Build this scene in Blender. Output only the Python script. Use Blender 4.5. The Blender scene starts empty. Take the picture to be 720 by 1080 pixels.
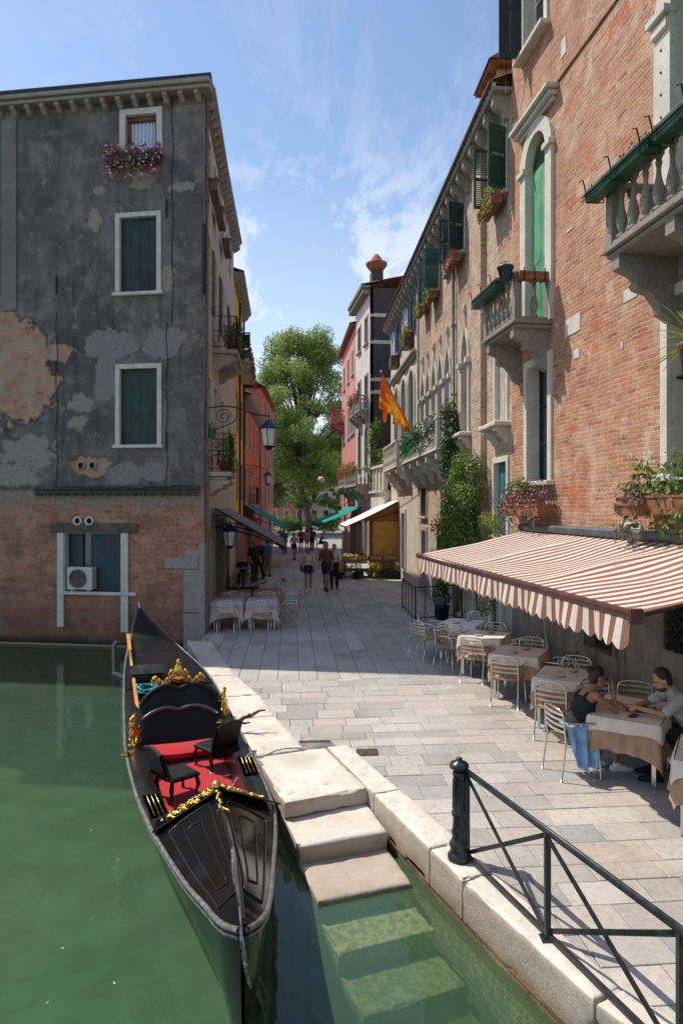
import bpy, bmesh, math, random
from math import sin, cos, pi, sqrt, atan2, radians
from mathutils import Vector, Matrix, Quaternion
random.seed(7)
S = bpy.context.scene
COL = S.collection
H, F, YH = 3.2, 700.0, 536.0          # eye height, focal length in pixels of the 720 wide photo, horizon row
WZ = -0.42                             # canal water level

# ------------------------------------------------------------------ helpers
def G(px, py, z=0.0):
    Y = F*(H-z)/(py-YH)
    return Vector(((px-360)/F*Y, Y, z))
def R(px, Y, py=None):
    return Vector(((px-360)/F*Y, Y, H+(YH-py)/F*Y if py is not None else 0))

class Frame:
    """a vertical wall plane: origin o, direction d, outward normal n"""
    def __init__(s, o, d):
        s.o = Vector((o[0], o[1])); s.d = Vector(d).normalized()
        s.n = Vector((-s.d.y, s.d.x)); s.ang = atan2(s.d.y, s.d.x)
    def u(s, px, off=0):
        k = (px-360)/F; o = s.o+s.n*off
        return (k*o.y-o.x)/(s.d.x-k*s.d.y)
    def uz(s, px, py, off=0):
        u = s.u(px, off); Y = s.o.y+s.n.y*off+u*s.d.y
        return u, H+(YH-py)/F*Y
    def P(s, u, off=0, z=0):
        p = s.o+s.d*u+s.n*off
        return Vector((p.x, p.y, z))

def tag(o, label=None, cat=None, group=None, kind=None):
    if label: o['label'] = label
    if cat: o['category'] = cat
    if group: o['group'] = group
    if kind: o['kind'] = kind
    return o
def empty(name, loc=(0,0,0), rz=0.0, label=None, cat=None, group=None, parent=None, kind=None):
    o = bpy.data.objects.new(name, None); COL.objects.link(o)
    o.location = loc; o.rotation_euler = (0,0,rz); o.empty_display_size = .1
    o.parent = parent
    return tag(o, label, cat, group, kind)
def copy_tree(o, parent=None):
    c = o.copy(); COL.objects.link(c); c.parent = parent
    for ch in [x for x in KIDS.get(o, [])]:
        copy_tree(ch, c)
    return c
def kids_index():
    KIDS.clear()
    for o in COL.objects:
        if o.parent: KIDS.setdefault(o.parent, []).append(o)
KIDS = {}
def clone(o, loc, rz, label=None):
    kids_index()
    c = copy_tree(o); c.location = loc; c.rotation_euler = (0,0,rz)
    if label: c['label'] = label
    return c

def box_uv(me):
    uvl = me.uv_layers.new(name='UVMap')
    vs = me.vertices
    for p in me.polygons:
        n = p.normal; ax = (abs(n.x), abs(n.y), abs(n.z))
        for li in p.loop_indices:
            c = vs[me.loops[li].vertex_index].co
            if ax[2] > .75: uv = (c.x, c.y)
            elif ax[1] >= ax[0]: uv = (c.x, c.z)
            else: uv = (c.y, c.z)
            uvl.data[li].uv = uv

class MB:
    def __init__(s): s.v=[]; s.f=[]; s.sm=[]; s.mi=[]; s.col=[]; s.cc=None; s.m=0; s.M=None
    def add(s, vs, fs, smooth=False):
        b=len(s.v)
        if s.M is not None: vs=[s.M@Vector(v) for v in vs]
        s.v.extend([tuple(v) for v in vs])
        for f in fs:
            s.f.append(tuple(b+i for i in f)); s.sm.append(smooth); s.mi.append(s.m); s.col.append(s.cc)
        return s
    def quad(s,a,b,c,d): return s.add([a,b,c,d],[(0,1,2,3)])
    def box(s,x0,x1,y0,y1,z0,z1):
        if x0>x1:x0,x1=x1,x0
        if y0>y1:y0,y1=y1,y0
        if z0>z1:z0,z1=z1,z0
        return s.add([(x0,y0,z0),(x1,y0,z0),(x1,y1,z0),(x0,y1,z0),(x0,y0,z1),(x1,y0,z1),(x1,y1,z1),(x0,y1,z1)],
            [(0,3,2,1),(4,5,6,7),(0,1,5,4),(1,2,6,5),(2,3,7,6),(3,0,4,7)])
    def bbox(s,x0,x1,y0,y1,z0,z1,b=.01):
        """box with chamfered edges"""
        if x0>x1:x0,x1=x1,x0
        if y0>y1:y0,y1=y1,y0
        if z0>z1:z0,z1=z1,z0
        b=min(b,(x1-x0)*.45,(y1-y0)*.45,(z1-z0)*.45)
        def ring(z,i): return [(x0+i,y0+i,z),(x1-i,y0+i,z),(x1-i,y1-i,z),(x0+i,y1-i,z)]
        vs=ring(z0,b)+ring(z0+b,0)+ring(z1-b,0)+ring(z1,b)
        fs=[(3,2,1,0),(12,13,14,15)]
        for r in range(3):
            for k in range(4):
                a=r*4+k; c=r*4+(k+1)%4; fs.append((a,c,c+4,a+4))
        return s.add(vs,fs)
    def beam(s,p0,p1,w,h=None,up=(0,0,1)):
        """rectangular bar between two points"""
        h=h or w; p0=Vector(p0);p1=Vector(p1); d=(p1-p0).normalized(); up=Vector(up)
        if abs(d.dot(up))>.98: up=Vector((0,1,0))
        a=d.cross(up).normalized(); b=a.cross(d).normalized()
        vs=[]
        for p in (p0,p1):
            for sx,sz in((-1,-1),(1,-1),(1,1),(-1,1)): vs.append(p+a*sx*w/2+b*sz*h/2)
        return s.add(vs,[(3,2,1,0),(4,5,6,7),(0,1,5,4),(1,2,6,5),(2,3,7,6),(3,0,4,7)])
    def tube(s,pts,r,n=8,closed=False):
        pts=[Vector(p) for p in pts]; m=len(pts)
        rs=r if isinstance(r,(list,tuple)) else [r]*m
        vs=[];fs=[]; prev=None
        for i,p in enumerate(pts):
            if closed: t=(pts[(i+1)%m]-pts[i-1])
            else: t=(pts[min(i+1,m-1)]-pts[max(i-1,0)])
            t=t.normalized() if t.length>1e-9 else Vector((0,0,1))
            if prev is None:
                a=t.cross(Vector((0,0,1)))
                if a.length<.05: a=t.cross(Vector((1,0,0)))
                a.normalize()
            else:
                a=(prev-t*prev.dot(t))
                if a.length<1e-6: a=t.orthogonal()
                a.normalize()
            prev=a; b=t.cross(a)
            for k in range(n):
                an=2*pi*k/n; vs.append(p+(a*cos(an)+b*sin(an))*rs[i])
        L=m if closed else m-1
        for i in range(L):
            for k in range(n):
                j=(i+1)%m
                fs.append((i*n+k,j*n+k,j*n+(k+1)%n,i*n+(k+1)%n)[::-1])
        if not closed:
            fs.append(tuple(range(n))); fs.append(tuple((m-1)*n+k for k in range(n))[::-1])
        return s.add(vs,fs,True)
    def lathe(s,prof,c=(0,0,0),n=16,axis=None):
        vs=[];fs=[]; c=Vector(c)
        q=Vector((0,0,1)).rotation_difference(Vector(axis)) if axis else None
        for r,z in prof:
            for k in range(n):
                a=2*pi*k/n; v=Vector((r*cos(a),r*sin(a),z))
                if q: v=q@v
                vs.append(c+v)
        for i in range(len(prof)-1):
            for k in range(n):
                fs.append((i*n+k,i*n+(k+1)%n,(i+1)*n+(k+1)%n,(i+1)*n+k))
        fs.append(tuple(range(n))[::-1]); fs.append(tuple((len(prof)-1)*n+k for k in range(n)))
        return s.add(vs,fs,True)
    def prism(s,poly,h0,h1,plane='xz'):
        """polygon extruded; plane xz -> extrude along y, xy -> along z, yz -> along x"""
        n=len(poly)
        def mk(p,h):
            return (p[0],h,p[1]) if plane=='xz' else ((p[0],p[1],h) if plane=='xy' else (h,p[0],p[1]))
        vs=[mk(p,h0) for p in poly]+[mk(p,h1) for p in poly]
        fs=[tuple(range(n)),tuple(range(n,2*n))[::-1]]
        for i in range(n): fs.append((i,(i+1)%n+0,(i+1)%n+n,i+n)[::-1])
        return s.add(vs,fs)
    def grid(s,fn,nu,nv,smooth=True,closed=False):
        vs=[fn(i/nu,j/nv) for i in range(nu+1) for j in range(nv+1)]
        fs=[(i*(nv+1)+j,(i+1)*(nv+1)+j,(i+1)*(nv+1)+j+1,i*(nv+1)+j+1) for i in range(nu) for j in range(nv)]
        return s.add(vs,fs,smooth)
    def ell(s,c,r,nu=14,nv=9):
        vs=[];fs=[]; c=Vector(c)
        for j in range(1,nv):
            t=pi*j/nv
            for i in range(nu):
                a=2*pi*i/nu; vs.append((c.x+r[0]*sin(t)*cos(a),c.y+r[1]*sin(t)*sin(a),c.z+r[2]*cos(t)))
        vs.append((c.x,c.y,c.z+r[2])); vs.append((c.x,c.y,c.z-r[2])); T=len(vs)-2
        for j in range(nv-2):
            for i in range(nu): fs.append((j*nu+i,(j+1)*nu+i,(j+1)*nu+(i+1)%nu,j*nu+(i+1)%nu))
        for i in range(nu):
            fs.append((T,i,(i+1)%nu)); fs.append((T+1,(nv-2)*nu+(i+1)%nu,(nv-2)*nu+i))
        return s.add(vs,fs,True)
    def cap(s,p0,p1,r0,r1,n=12):
        p0=Vector(p0);p1=Vector(p1);d=(p1-p0);L=d.length
        if L<1e-6: return s.ell(p0,(r0,)*3)
        prof=[]
        for k in range(0,5): a=-pi/2+pi/2*k/4; prof.append((max(r0*cos(a),1e-4),r0*sin(a)))
        for k in range(0,5): a=pi/2*k/4; prof.append((max(r1*cos(a),1e-4),L+r1*sin(a)))
        return s.lathe(prof,p0,n,axis=d.normalized())
    def mesh(s,name,mats):
        me=bpy.data.meshes.new(name); me.from_pydata(s.v,[],s.f)
        for i,p in enumerate(me.polygons): p.use_smooth=s.sm[i]; p.material_index=s.mi[i]
        if any(c is not None for c in s.col):
            ca=me.color_attributes.new('Col','FLOAT_COLOR','CORNER')
            for i,p in enumerate(me.polygons):
                c=s.col[i] or (.5,.5,.5)
                for li in p.loop_indices: ca.data[li].color=(c[0],c[1],c[2],1)
        me.update(); box_uv(me)
        for m in (mats if isinstance(mats,(list,tuple)) else [mats]): me.materials.append(m)
        return me
    def build(s,name,mats,parent=None,label=None,cat=None,group=None,kind=None,loc=None):
        me=s.mesh(name,mats)
        o=bpy.data.objects.new(name,me); COL.objects.link(o); o.parent=parent
        if loc is not None:
            for v in me.vertices: v.co-=Vector(loc)
            o.location=loc
        return tag(o,label,cat,group,kind)

# ------------------------------------------------------------------ materials
class NT:
    def __init__(s,m): s.m=m; m.use_nodes=True; s.t=m.node_tree; s.t.nodes.clear()
    def n(s,ty,ins=None,**kw):
        x=s.t.nodes.new(ty)
        for k,v in kw.items(): setattr(x,k,v)
        for k,v in (ins or {}).items():
            sk=x.inputs[k]
            if isinstance(v,bpy.types.NodeSocket): s.t.links.new(v,sk)
            elif v is not None:
                if sk.type=='RGBA' and len(v)==3: v=(*v,1)
                sk.default_value=v
        return x
    def math(s,op,a,b=None,c=None,clamp=False):
        ins={0:a}
        if b is not None: ins[1]=b
        if c is not None: ins[2]=c
        return s.n('ShaderNodeMath',ins,operation=op,use_clamp=clamp).outputs[0]
    def mix(s,f,a,b,blend='MIX'):
        x=s.n('ShaderNodeMix',None,data_type='RGBA',blend_type=blend,clamp_factor=True)
        for k,v in ((0,f),(6,a),(7,b)):
            sk=x.inputs[k]
            if isinstance(v,bpy.types.NodeSocket): s.t.links.new(v,sk)
            else: sk.default_value=(*v,1) if (k>0 and len(v)==3) else v
        return x.outputs[2]
    def noise(s,vec,scale,detail=4,rough=.55,dist=0):
        ins={'Scale':scale,'Detail':detail,'Roughness':rough,'Distortion':dist}
        if vec is not None: ins['Vector']=vec
        return s.n('ShaderNodeTexNoise',ins).outputs['Fac']
    def ramp(s,f,a,b,lo=0,hi=1,smooth=True):
        return s.n('ShaderNodeMapRange',{0:f,1:a,2:b,3:lo,4:hi},interpolation_type='SMOOTHSTEP' if smooth else 'LINEAR').outputs[0]
    def uv(s): return s.n('ShaderNodeTexCoord').outputs['UV']
    def obj(s): return s.n('ShaderNodeTexCoord').outputs['Object']
    def vscale(s,v,sc): return s.n('ShaderNodeMapping',{'Vector':v,'Scale':sc}).outputs[0]
    def sep(s,v): x=s.n('ShaderNodeSeparateXYZ',{0:v}); return x.outputs
    def bump(s,h,st=.3,d=.02,nrm=None):
        ins={'Height':h,'Strength':st,'Distance':d}
        if nrm is not None: ins['Normal']=nrm
        return s.n('ShaderNodeBump',ins).outputs[0]
    def out(s,col,rough=.6,metal=0,nrm=None,spec=.4,**kw):
        ins={'Base Color':col,'Roughness':rough,'Metallic':metal,'Specular IOR Level':spec}
        if nrm is not None: ins['Normal']=nrm
        ins.update(kw)
        b=s.n('ShaderNodeBsdfPrincipled',ins)
        s.n('ShaderNodeOutputMaterial',{0:b.outputs[0]})
        return b
MATS={}
def new(name):
    m=bpy.data.materials.new(name); return m,NT(m)

def m_plain(name,col,rough=.5,metal=0,var=.15,scale=8,bump=.1,spec=.4,dirt=0.0):
    if name in MATS: return MATS[name]
    m,t=new(name); v=t.obj(); nz=t.noise(v,scale,5,.6)
    dark=tuple(c*(1-var*1.6) for c in col); lite=tuple(min(1,c*(1+var)) for c in col)
    c=t.mix(t.ramp(nz,.3,.7),dark,lite)
    if dirt: c=t.mix(t.math('MULTIPLY',t.ramp(t.noise(v,scale*.3,6,.7),.45,.75),dirt),c,(.06,.05,.04))
    nr=t.bump(t.noise(v,scale*6,3,.6),bump,.004) if bump else None
    t.out(c,t.ramp(nz,.2,.8,max(rough-.1,.05),min(1,rough+.1)),metal,nr,spec)
    MATS[name]=m; return m

def brick_cols(t,v,c1,c2,mortar,bw=.26,rh=.068,ms=.012,var=1.0,rowwave=.012):
    """returns colour, height for old hand made brickwork"""
    w=t.noise(v,1.3,2,.5); w2=t.noise(v,7,2,.5)
    s=t.sep(v)
    yy=t.math('ADD',s[1],t.math('MULTIPLY',t.math('SUBTRACT',w,.5),rowwave*3))
    yy=t.math('ADD',yy,t.math('MULTIPLY',t.math('SUBTRACT',w2,.5),rowwave))
    xx=t.math('ADD',s[0],t.math('MULTIPLY',t.math('SUBTRACT',t.noise(v,9,1,.5),.5),.03))
    vv=t.n('ShaderNodeCombineXYZ',{0:xx,1:yy,2:0.0}).outputs[0]
    b=t.n('ShaderNodeTexBrick',{'Vector':vv,'Color1':(0,0,0,1),'Color2':(1,1,1,1),'Mortar':(.5,.5,.5,1),'Scale':1.0,'Mortar Size':ms,'Mortar Smooth':.4,'Bias':0.0,'Brick Width':bw,'Row Height':rh},offset=.5,squash=1)
    rnd=t.n('ShaderNodeRGBToBW',{0:b.outputs[0]}).outputs[0]
    bc=t.mix(rnd,c1,c2)
    odd=t.ramp(t.math('ABSOLUTE',t.math('SUBTRACT',rnd,.5)),.40,.5)
    bc=t.mix(t.math('MULTIPLY',odd,.55*var),bc,tuple(x*.45 for x in c1))
    n1=t.noise(v,2.0,5,.65); n2=t.noise(v,28,4,.7)
    bc=t.mix(t.math('MULTIPLY',t.ramp(n1,.5,.72),.55),bc,tuple(min(1,x*1.3+.06) for x in c2))
    bc=t.mix(t.ramp(n2,.3,.75,0,.55),bc,tuple(x*.5 for x in c1))
    mo=t.mix(t.ramp(n1,.35,.65),tuple(x*.7 for x in mortar),mortar)
    mo=t.mix(t.ramp(t.noise(v,12,5,.8),.5,.62,0,.8),mo,tuple(x*.22 for x in mortar))
    # crumbled zones where the joints widen
    wide=t.ramp(t.noise(v,.9,4,.6),.56,.66)
    fac=t.math('MAXIMUM',b.outputs['Fac'],t.math('MULTIPLY',wide,t.ramp(n2,.52,.6)))
    c=t.mix(fac,bc,mo)
    hgt=t.math('ADD',t.math('MULTIPLY',t.math('SUBTRACT',1.0,fac),.7),t.math('MULTIPLY',n2,.35))
    return c,hgt

def m_brick(name,c1,c2,mortar,low=None,**kw):
    """low: (z, colour) grey weathered render creeping up from the pavement"""
    m,t=new(name); v=t.uv()
    c,h=brick_cols(t,v,c1,c2,mortar,**kw)
    big=t.noise(v,.35,5,.65)
    c=t.mix(t.ramp(big,.5,.78,0,.45),c,tuple(x*.42 for x in c1))
    pale=t.ramp(t.noise(t.vscale(v,(.9,.35,1)),1.1,5,.65),.55,.7,0,.5)
    c=t.mix(pale,c,tuple(min(1,x*1.1) for x in mortar))
    raw=t.math('MULTIPLY',t.ramp(t.noise(v,.9,6,.7,.5),.56,.62,0,.7),t.ramp(t.noise(v,14,3,.7),.38,.5))
    c=t.mix(raw,c,(c1[0]*1.15,c1[1]*.72,c1[2]*.6))
    smear=t.math('MULTIPLY',t.ramp(t.noise(v,1.6,7,.75,.6),.54,.64,0,.8),t.ramp(t.noise(v,22,4,.8),.36,.55))
    c=t.mix(smear,c,tuple(min(1,x*1.12) for x in mortar))
    hole=t.ramp(t.noise(v,19,4,.85,.2),.64,.70,0,.8); c=t.mix(hole,c,(.05,.03,.02)); h=t.math('SUBTRACT',h,t.math('MULTIPLY',hole,.8))
    streak=t.noise(t.vscale(v,(2.2,.12,1)),1.5,5,.7)
    c=t.mix(t.ramp(streak,.56,.8,0,.4),c,(.12,.085,.06))
    if low:
        z=t.sep(v)[1]
        e=t.math('ADD',z,t.math('MULTIPLY',t.math('SUBTRACT',t.noise(v,1.5,5,.7),.5),low[2]))
        k=t.ramp(e,low[0]-.1,low[0]+.05,1,0)
        pn=t.noise(v,3,6,.7)
        st2=t.noise(t.vscale(v,(5,.3,1)),1.4,4,.6)
        pc=t.mix(t.ramp(pn,.3,.7),tuple(x*.6 for x in low[1]),low[1])
        pc=t.mix(t.ramp(st2,.5,.72,0,.8),pc,tuple(x*.35 for x in low[1]))
        c=t.mix(k,c,pc); h=t.math('ADD',t.math('MULTIPLY',h,t.math('SUBTRACT',1.0,k)),t.math('MULTIPLY',t.math('MULTIPLY',pn,k),1.0))
    t.out(c,.85,0,t.bump(h,.7,.018),.25)
    return m

def m_plaster(name,col,dark=None,scale=1.0,streaks=.5,patch=.3,brick=0.0,spots=.0):
    m,t=new(name); v=t.uv()
    dark=dark or tuple(x*.5 for x in col)
    a=t.noise(v,1.2*scale,6,.7); b=t.noise(v,9*scale,5,.7)
    c=t.mix(t.ramp(a,.35,.7),col,tuple(x*.78 for x in col))
    c=t.mix(t.ramp(b,.5,.75,0,.35),c,dark)
    st=t.noise(t.vscale(v,(3,.18,1)),1.3*scale,5,.7)
    c=t.mix(t.ramp(st,.5,.75,0,streaks),c,dark)
    p=t.noise(v,.55*scale,6,.6,.3)
    c=t.mix(t.ramp(p,.60,.62,0,patch),c,tuple(min(1,x*1.25+.03) for x in col))
    h=t.math('ADD',t.math('MULTIPLY',b,.4),t.ramp(p,.60,.62,.3,0))
    if brick:
        bc,bh=brick_cols(t,v,(.30,.13,.08),(.42,.22,.14),(.42,.36,.29))
        k=t.ramp(t.noise(v,.5*scale,6,.65,.2),1-brick-.01,1-brick+.01)
        c=t.mix(k,c,bc)
    t.out(c,.85,0,t.bump(h,.4,.012),.25)
    return m

def m_stone(name,col=(.62,.58,.51),stain=.5,scale=1.0,rust=.0):
    if name in MATS: return MATS[name]
    m,t=new(name); v=t.obj()
    a=t.noise(v,2.2*scale,6,.7); b=t.noise(v,14*scale,6,.75); d=t.noise(v,60*scale,3,.7)
    c=t.mix(t.ramp(a,.3,.7),col,tuple(x*.75 for x in col))
    c=t.mix(t.ramp(b,.5,.7,0,stain),c,(col[0]*.4,col[1]*.37,col[2]*.33))
    if rust: c=t.mix(t.ramp(t.noise(v,1.1*scale,5,.7),.5,.75,0,rust),c,(.45,.28,.15))
    c=t.mix(t.ramp(t.noise(v,3.7*scale,6,.8),.62,.68,0,stain*.7),c,(.10,.095,.085))
    t.out(c,.75,0,t.bump(t.math('ADD',b,t.math('MULTIPLY',d,.4)),.5,.008),.3)
    MATS[name]=m; return m

def m_foliage(name,dark,lite,trans=.25):
    m,t=new(name)
    at=t.n('ShaderNodeVertexColor',layer_name='Col').outputs[0]
    f=t.sep(at)
    c=t.mix(f[0],dark,lite)
    c=t.mix(t.math('MULTIPLY',f[1],.6),c,(lite[0]*1.4,lite[1]*.9,lite[2]*.6))
    d=t.n('ShaderNodeBsdfPrincipled',{'Base Color':c,'Roughness':.5,'Specular IOR Level':.35})
    tr=t.n('ShaderNodeBsdfTranslucent',{'Color':t.mix(.5,c,lite)})
    mx=t.n('ShaderNodeMixShader',{0:trans,1:d.outputs[0],2:tr.outputs[0]})
    t.n('ShaderNodeOutputMaterial',{0:mx.outputs[0]})
    return m
def m_petal():
    m,t=new('petals'); at=t.n('ShaderNodeVertexColor',layer_name='Col').outputs[0]
    t.out(at,.6,0,None,.3); return m

def m_glass(name='window_glass',col=(.02,.025,.03)):
    m,t=new(name); v=t.obj()
    t.out(t.mix(t.noise(v,2,3),col,tuple(x*2 for x in col)),.06,0,t.bump(t.noise(v,3,2),.08,.02),.9); return m
# ------------------------------------------------------------------ architecture helpers (local frame: x along wall, y outward, z up)
def arch_curve(x0,x1,zs,z1,kind,n=14):
    cx=(x0+x1)/2; hw=(x1-x0)/2; r=z1-zs; out=[]
    for i in range(n+1):
        t=-cos(pi*i/n)
        if kind=='round': k=sqrt(max(0,1-t*t))
        else: k=.58*sqrt(max(0,1-t*t))+.42*math.exp(-abs(t)*5.0)*(1-abs(t))
        out.append((cx+hw*t,zs+r*k))
    return out
def OP(x0,x1,z0,z1,arch=None,rise=None):
    if x0>x1:x0,x1=x1,x0
    if z0>z1:z0,z1=z1,z0
    d=dict(x0=x0,x1=x1,z0=z0,z1=z1,arch=arch)
    d['zs']=z1-(rise or (x1-x0)/2) if arch else z1
    return d
def wall(root,U0,U1,Z0,Z1,ops,mat,T=.28,depth=6.0,name='wall',ends=True):
    m=MB(); xs=sorted({U0,U1,*[o['x0'] for o in ops],*[o['x1'] for o in ops]}); zs=sorted({Z0,Z1,*[o['z0'] for o in ops],*[o['z1'] for o in ops]})
    for i in range(len(xs)-1):
        j=0
        while j<len(zs)-1:
            cx=(xs[i]+xs[i+1])/2
            def inside(j):
                cz=(zs[j]+zs[j+1])/2
                return any(o['x0']<cx<o['x1'] and o['z0']<cz<o['z1'] for o in ops)
            if inside(j): j+=1; continue
            k=j
            while k+1<len(zs)-1 and not inside(k+1): k+=1
            m.quad((xs[i],0,zs[j]),(xs[i],0,zs[k+1]),(xs[i+1],0,zs[k+1]),(xs[i+1],0,zs[j])); j=k+1
    for o in ops:
        x0,x1,z0,z1,zq=o['x0'],o['x1'],o['z0'],o['z1'],o['zs']
        path=[(x0,z0),(x0,zq)]
        if o['arch']:
            cv=arch_curve(x0,x1,zq,z1,o['arch']); path+=cv[1:-1]
            for a,b in zip(cv[:-1],cv[1:]): m.quad((a[0],0,a[1]),(a[0],0,z1),(b[0],0,z1),(b[0],0,b[1]))
        path+=[(x1,zq),(x1,z0)]
        for a,b in zip(path,path[1:]+path[:1]): m.quad((a[0],0,a[1]),(b[0],0,b[1]),(b[0],-T,b[1]),(a[0],-T,a[1]))
    D=-depth
    if ends:
        m.quad((U0,0,Z0),(U0,D,Z0),(U0,D,Z1),(U0,0,Z1)); m.quad((U1,0,Z0),(U1,0,Z1),(U1,D,Z1),(U1,D,Z0))
    if ends: m.quad((U0,0,Z1),(U0,D,Z1),(U1,D,Z1),(U1,0,Z1)); m.quad((U0,D,Z0),(U1,D,Z0),(U1,D,Z1),(U0,D,Z1))
    return m.build(name,mat,root)
def shutter_mb(m,x0,x1,z0,z1,y,louvre=True,t=.035,M=None):
    """one shutter leaf, standing in plane y"""
    f=.05; y0,y1=y-t/2,y+t/2
    m.bbox(x0,x0+f,y0,y1,z0,z1,.004); m.bbox(x1-f,x1,y0,y1,z0,z1,.004)
    m.box(x0+f,x1-f,y0+.002,y1-.002,z0,z0+.07); m.box(x0+f,x1-f,y0+.002,y1-.002,z1-.07,z1)
    zm=(z0+z1)/2; m.box(x0+f,x1-f,y0+.002,y1-.002,zm-.03,zm+.03)
    if louvre:
        z=z0+.085
        while z<z1-.09:
            if abs(z-zm)>.05: m.add([(x0+f,y0+.004,z+.03),(x1-f,y0+.004,z+.03),(x1-f,y1-.004,z-.005),(x0+f,y1-.004,z-.005),
                   (x0+f,y0+.004,z+.04),(x1-f,y0+.004,z+.04),(x1-f,y1-.004,z+.005),(x0+f,y1-.004,z+.005)],[(0,3,2,1),(4,5,6,7),(0,1,5,4),(2,3,7,6)])
            z+=.05
    else:
        n=max(1,int((x1-x0-2*f)/.14)); w=(x1-x0-2*f)/n
        for k in range(n): m.bbox(x0+f+k*w+.003,x0+f+(k+1)*w-.003,y0+.007,y1-.007,z0+.07,z1-.07,.004)
def surround(root,o,fw,proj,mat,T=.2,name='window',bottom=False,loc=True):
    x0,x1,z0,z1,zq=o['x0'],o['x1'],o['z0'],o['z1'],o['zs']; inset=.015
    cx=(x0+x1)/2
    if o['arch']:
        cv=arch_curve(x0+inset,x1-inset,zq,z1-inset,o['arch']); ox=arch_curve(x0-fw,x1+fw,zq,z1+fw*(1.0 if o['arch']=='round' else 1.5),o['arch'])
        inn=[(x0+inset,z0)]+cv+[(x1-inset,z0)]; out=[(x0-fw,z0)]+ox+[(x1+fw,z0)]
    else:
        inn=[(x0+inset,z0),(x0+inset,z1-inset),(x1-inset,z1-inset),(x1-inset,z0)]; out=[(x0-fw,z0),(x0-fw,z1+fw),(x1+fw,z1+fw),(x1+fw,z0)]
    m=MB()
    for i in range(len(inn)-1):
        a,b,c,d=inn[i],inn[i+1],out[i+1],out[i]
        m.quad((a[0],proj,a[1]),(d[0],proj,d[1]),(c[0],proj,c[1]),(b[0],proj,b[1]))
        m.quad((a[0],proj,a[1]),(b[0],proj,b[1]),(b[0],-T,b[1]),(a[0],-T,a[1]))
        m.quad((d[0],proj,d[1]),(d[0],-.01,d[1]),(c[0],-.01,c[1]),(c[0],proj,c[1]))
    for a,b in ((inn[0],out[0]),(inn[-1],out[-1])): m.quad((a[0],proj,a[1]),(a[0],-.01,a[1]),(b[0],-.01,b[1]),(b[0],proj,b[1]))
    return m.build(name,mat,root)
def sill_mb(o,fw,pr,h=.09,over=.06):
    m=MB(); m.bbox(o['x0']-fw-over,o['x1']+fw+over,-.2,pr,o['z0']-h,o['z0'],.012); return m
def pane(w,o,mat,T=.2,mull=1,frame=None,name='pane',tr=1):
    x0,x1,z0,z1=o['x0'],o['x1'],o['z0'],o['z1']
    m=MB(); m.box(x0+.01,x1-.01,-T-.03,-T-.02,z0,z1-.005); p=m.build(name,mat,w)
    if frame:
        g=MB(); f=.05; g.box(x0+.012,x0+f,-T-.02,-T+.02,z0,o['zs']); g.box(x1-f,x1-.012,-T-.02,-T+.02,z0,o['zs'])
        g.box(x0+f,x1-f,-T-.02,-T+.02,z0,z0+f); g.box(x0+.012,x1-.012,-T-.018,-T+.018,o['zs']-f,o['zs']) 
        for k in range(mull): xm=x0+(x1-x0)*(k+1)/(mull+1); g.box(xm-.03,xm+.03,-T-.018,-T+.016,z0+f,o['zs']-f)
        for k in range(tr):
            zm=z0+(o['zs']-z0)*(k+1)/(tr+1); g.box(x0+f,x1-f,-T-.016,-T+.014,zm-.02,zm+.02)
        g.build('sash',frame,w)
    return p
def window(root,o,stone,fill='shutter',fw=.12,proj=.04,sill=.12,shut=None,glass=None,frame=None,T=.2,louvre=True,openl=0,openr=0,sm=None):
    w=surround(root,o,fw,proj,stone,T)
    if sill: sill_mb(o,fw,sill).build('sill',sm or stone,w)
    x0,x1,z0,z1=o['x0']+.02,o['x1']-.02,o['z0']+.005,o['z1']-.02; xm=(x0+x1)/2
    if fill=='shutter':
        for a,b in((x0,xm-.004),(xm+.004,x1)):
            m=MB(); shutter_mb(m,a,b,z0,z1,-.09,louvre); m.build('shutter',shut,w)
        MB().box(x0,x1,-T-.02,-T-.01,z0,z1).build('pane',glass,w)
    else:
        pane(w,o,glass,T,1,frame)
        if fill=='open':      # leaves folded back against or standing off the wall
            W=(x1-x0)/2
            for sgn,xh,an in((-1,o['x0']-.01,openl),(1,o['x1']+.01,openr)):
                if an is None: continue
                m=MB(); m.M=Matrix.Translation((xh,proj+.03,0))@Matrix.Rotation(radians(an)*sgn,4,'Z')
                if sgn<0: shutter_mb(m,-W,0,z0,z1,0,louvre)
                else: shutter_mb(m,0,W,z0,z1,0,louvre)
                m.build('shutter',shut,w)
    return w
def baluster_prof(h,r=.055):
    return [(r*1.1,0),(r*1.1,h*.06),(r*.6,h*.08),(r*.75,h*.14),(r*1.25,h*.27),(r*1.15,h*.36),(r*.55,h*.56),(r*.45,h*.7),(r*.7,h*.8),(r*.5,h*.83),(r*.8,h*.9),(r*1.1,h*.93),(r*1.1,h)]
def bracket_mb(m,x,w,p,z,h):
    """stone console under a slab, profile in yz"""
    pts=[(0,z),(p*.92,z),(p*.92,z-h*.18)]
    for i in range(8):
        a=i/7; pts.append((p*.92-(p*.25)*sin(a*pi/2)-p*.08*sin(a*pi*1),z-h*(.2+.22*a)))
    pts+=[(p*.62,z-h*.5),(p*.42,z-h*.56),(p*.30,z-h*.72),(p*.26,z-h*.86),(p*.1,z-h*.97),(0,z-h)]
    m.prism(pts,x-w/2,x+w/2,'yz')
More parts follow.
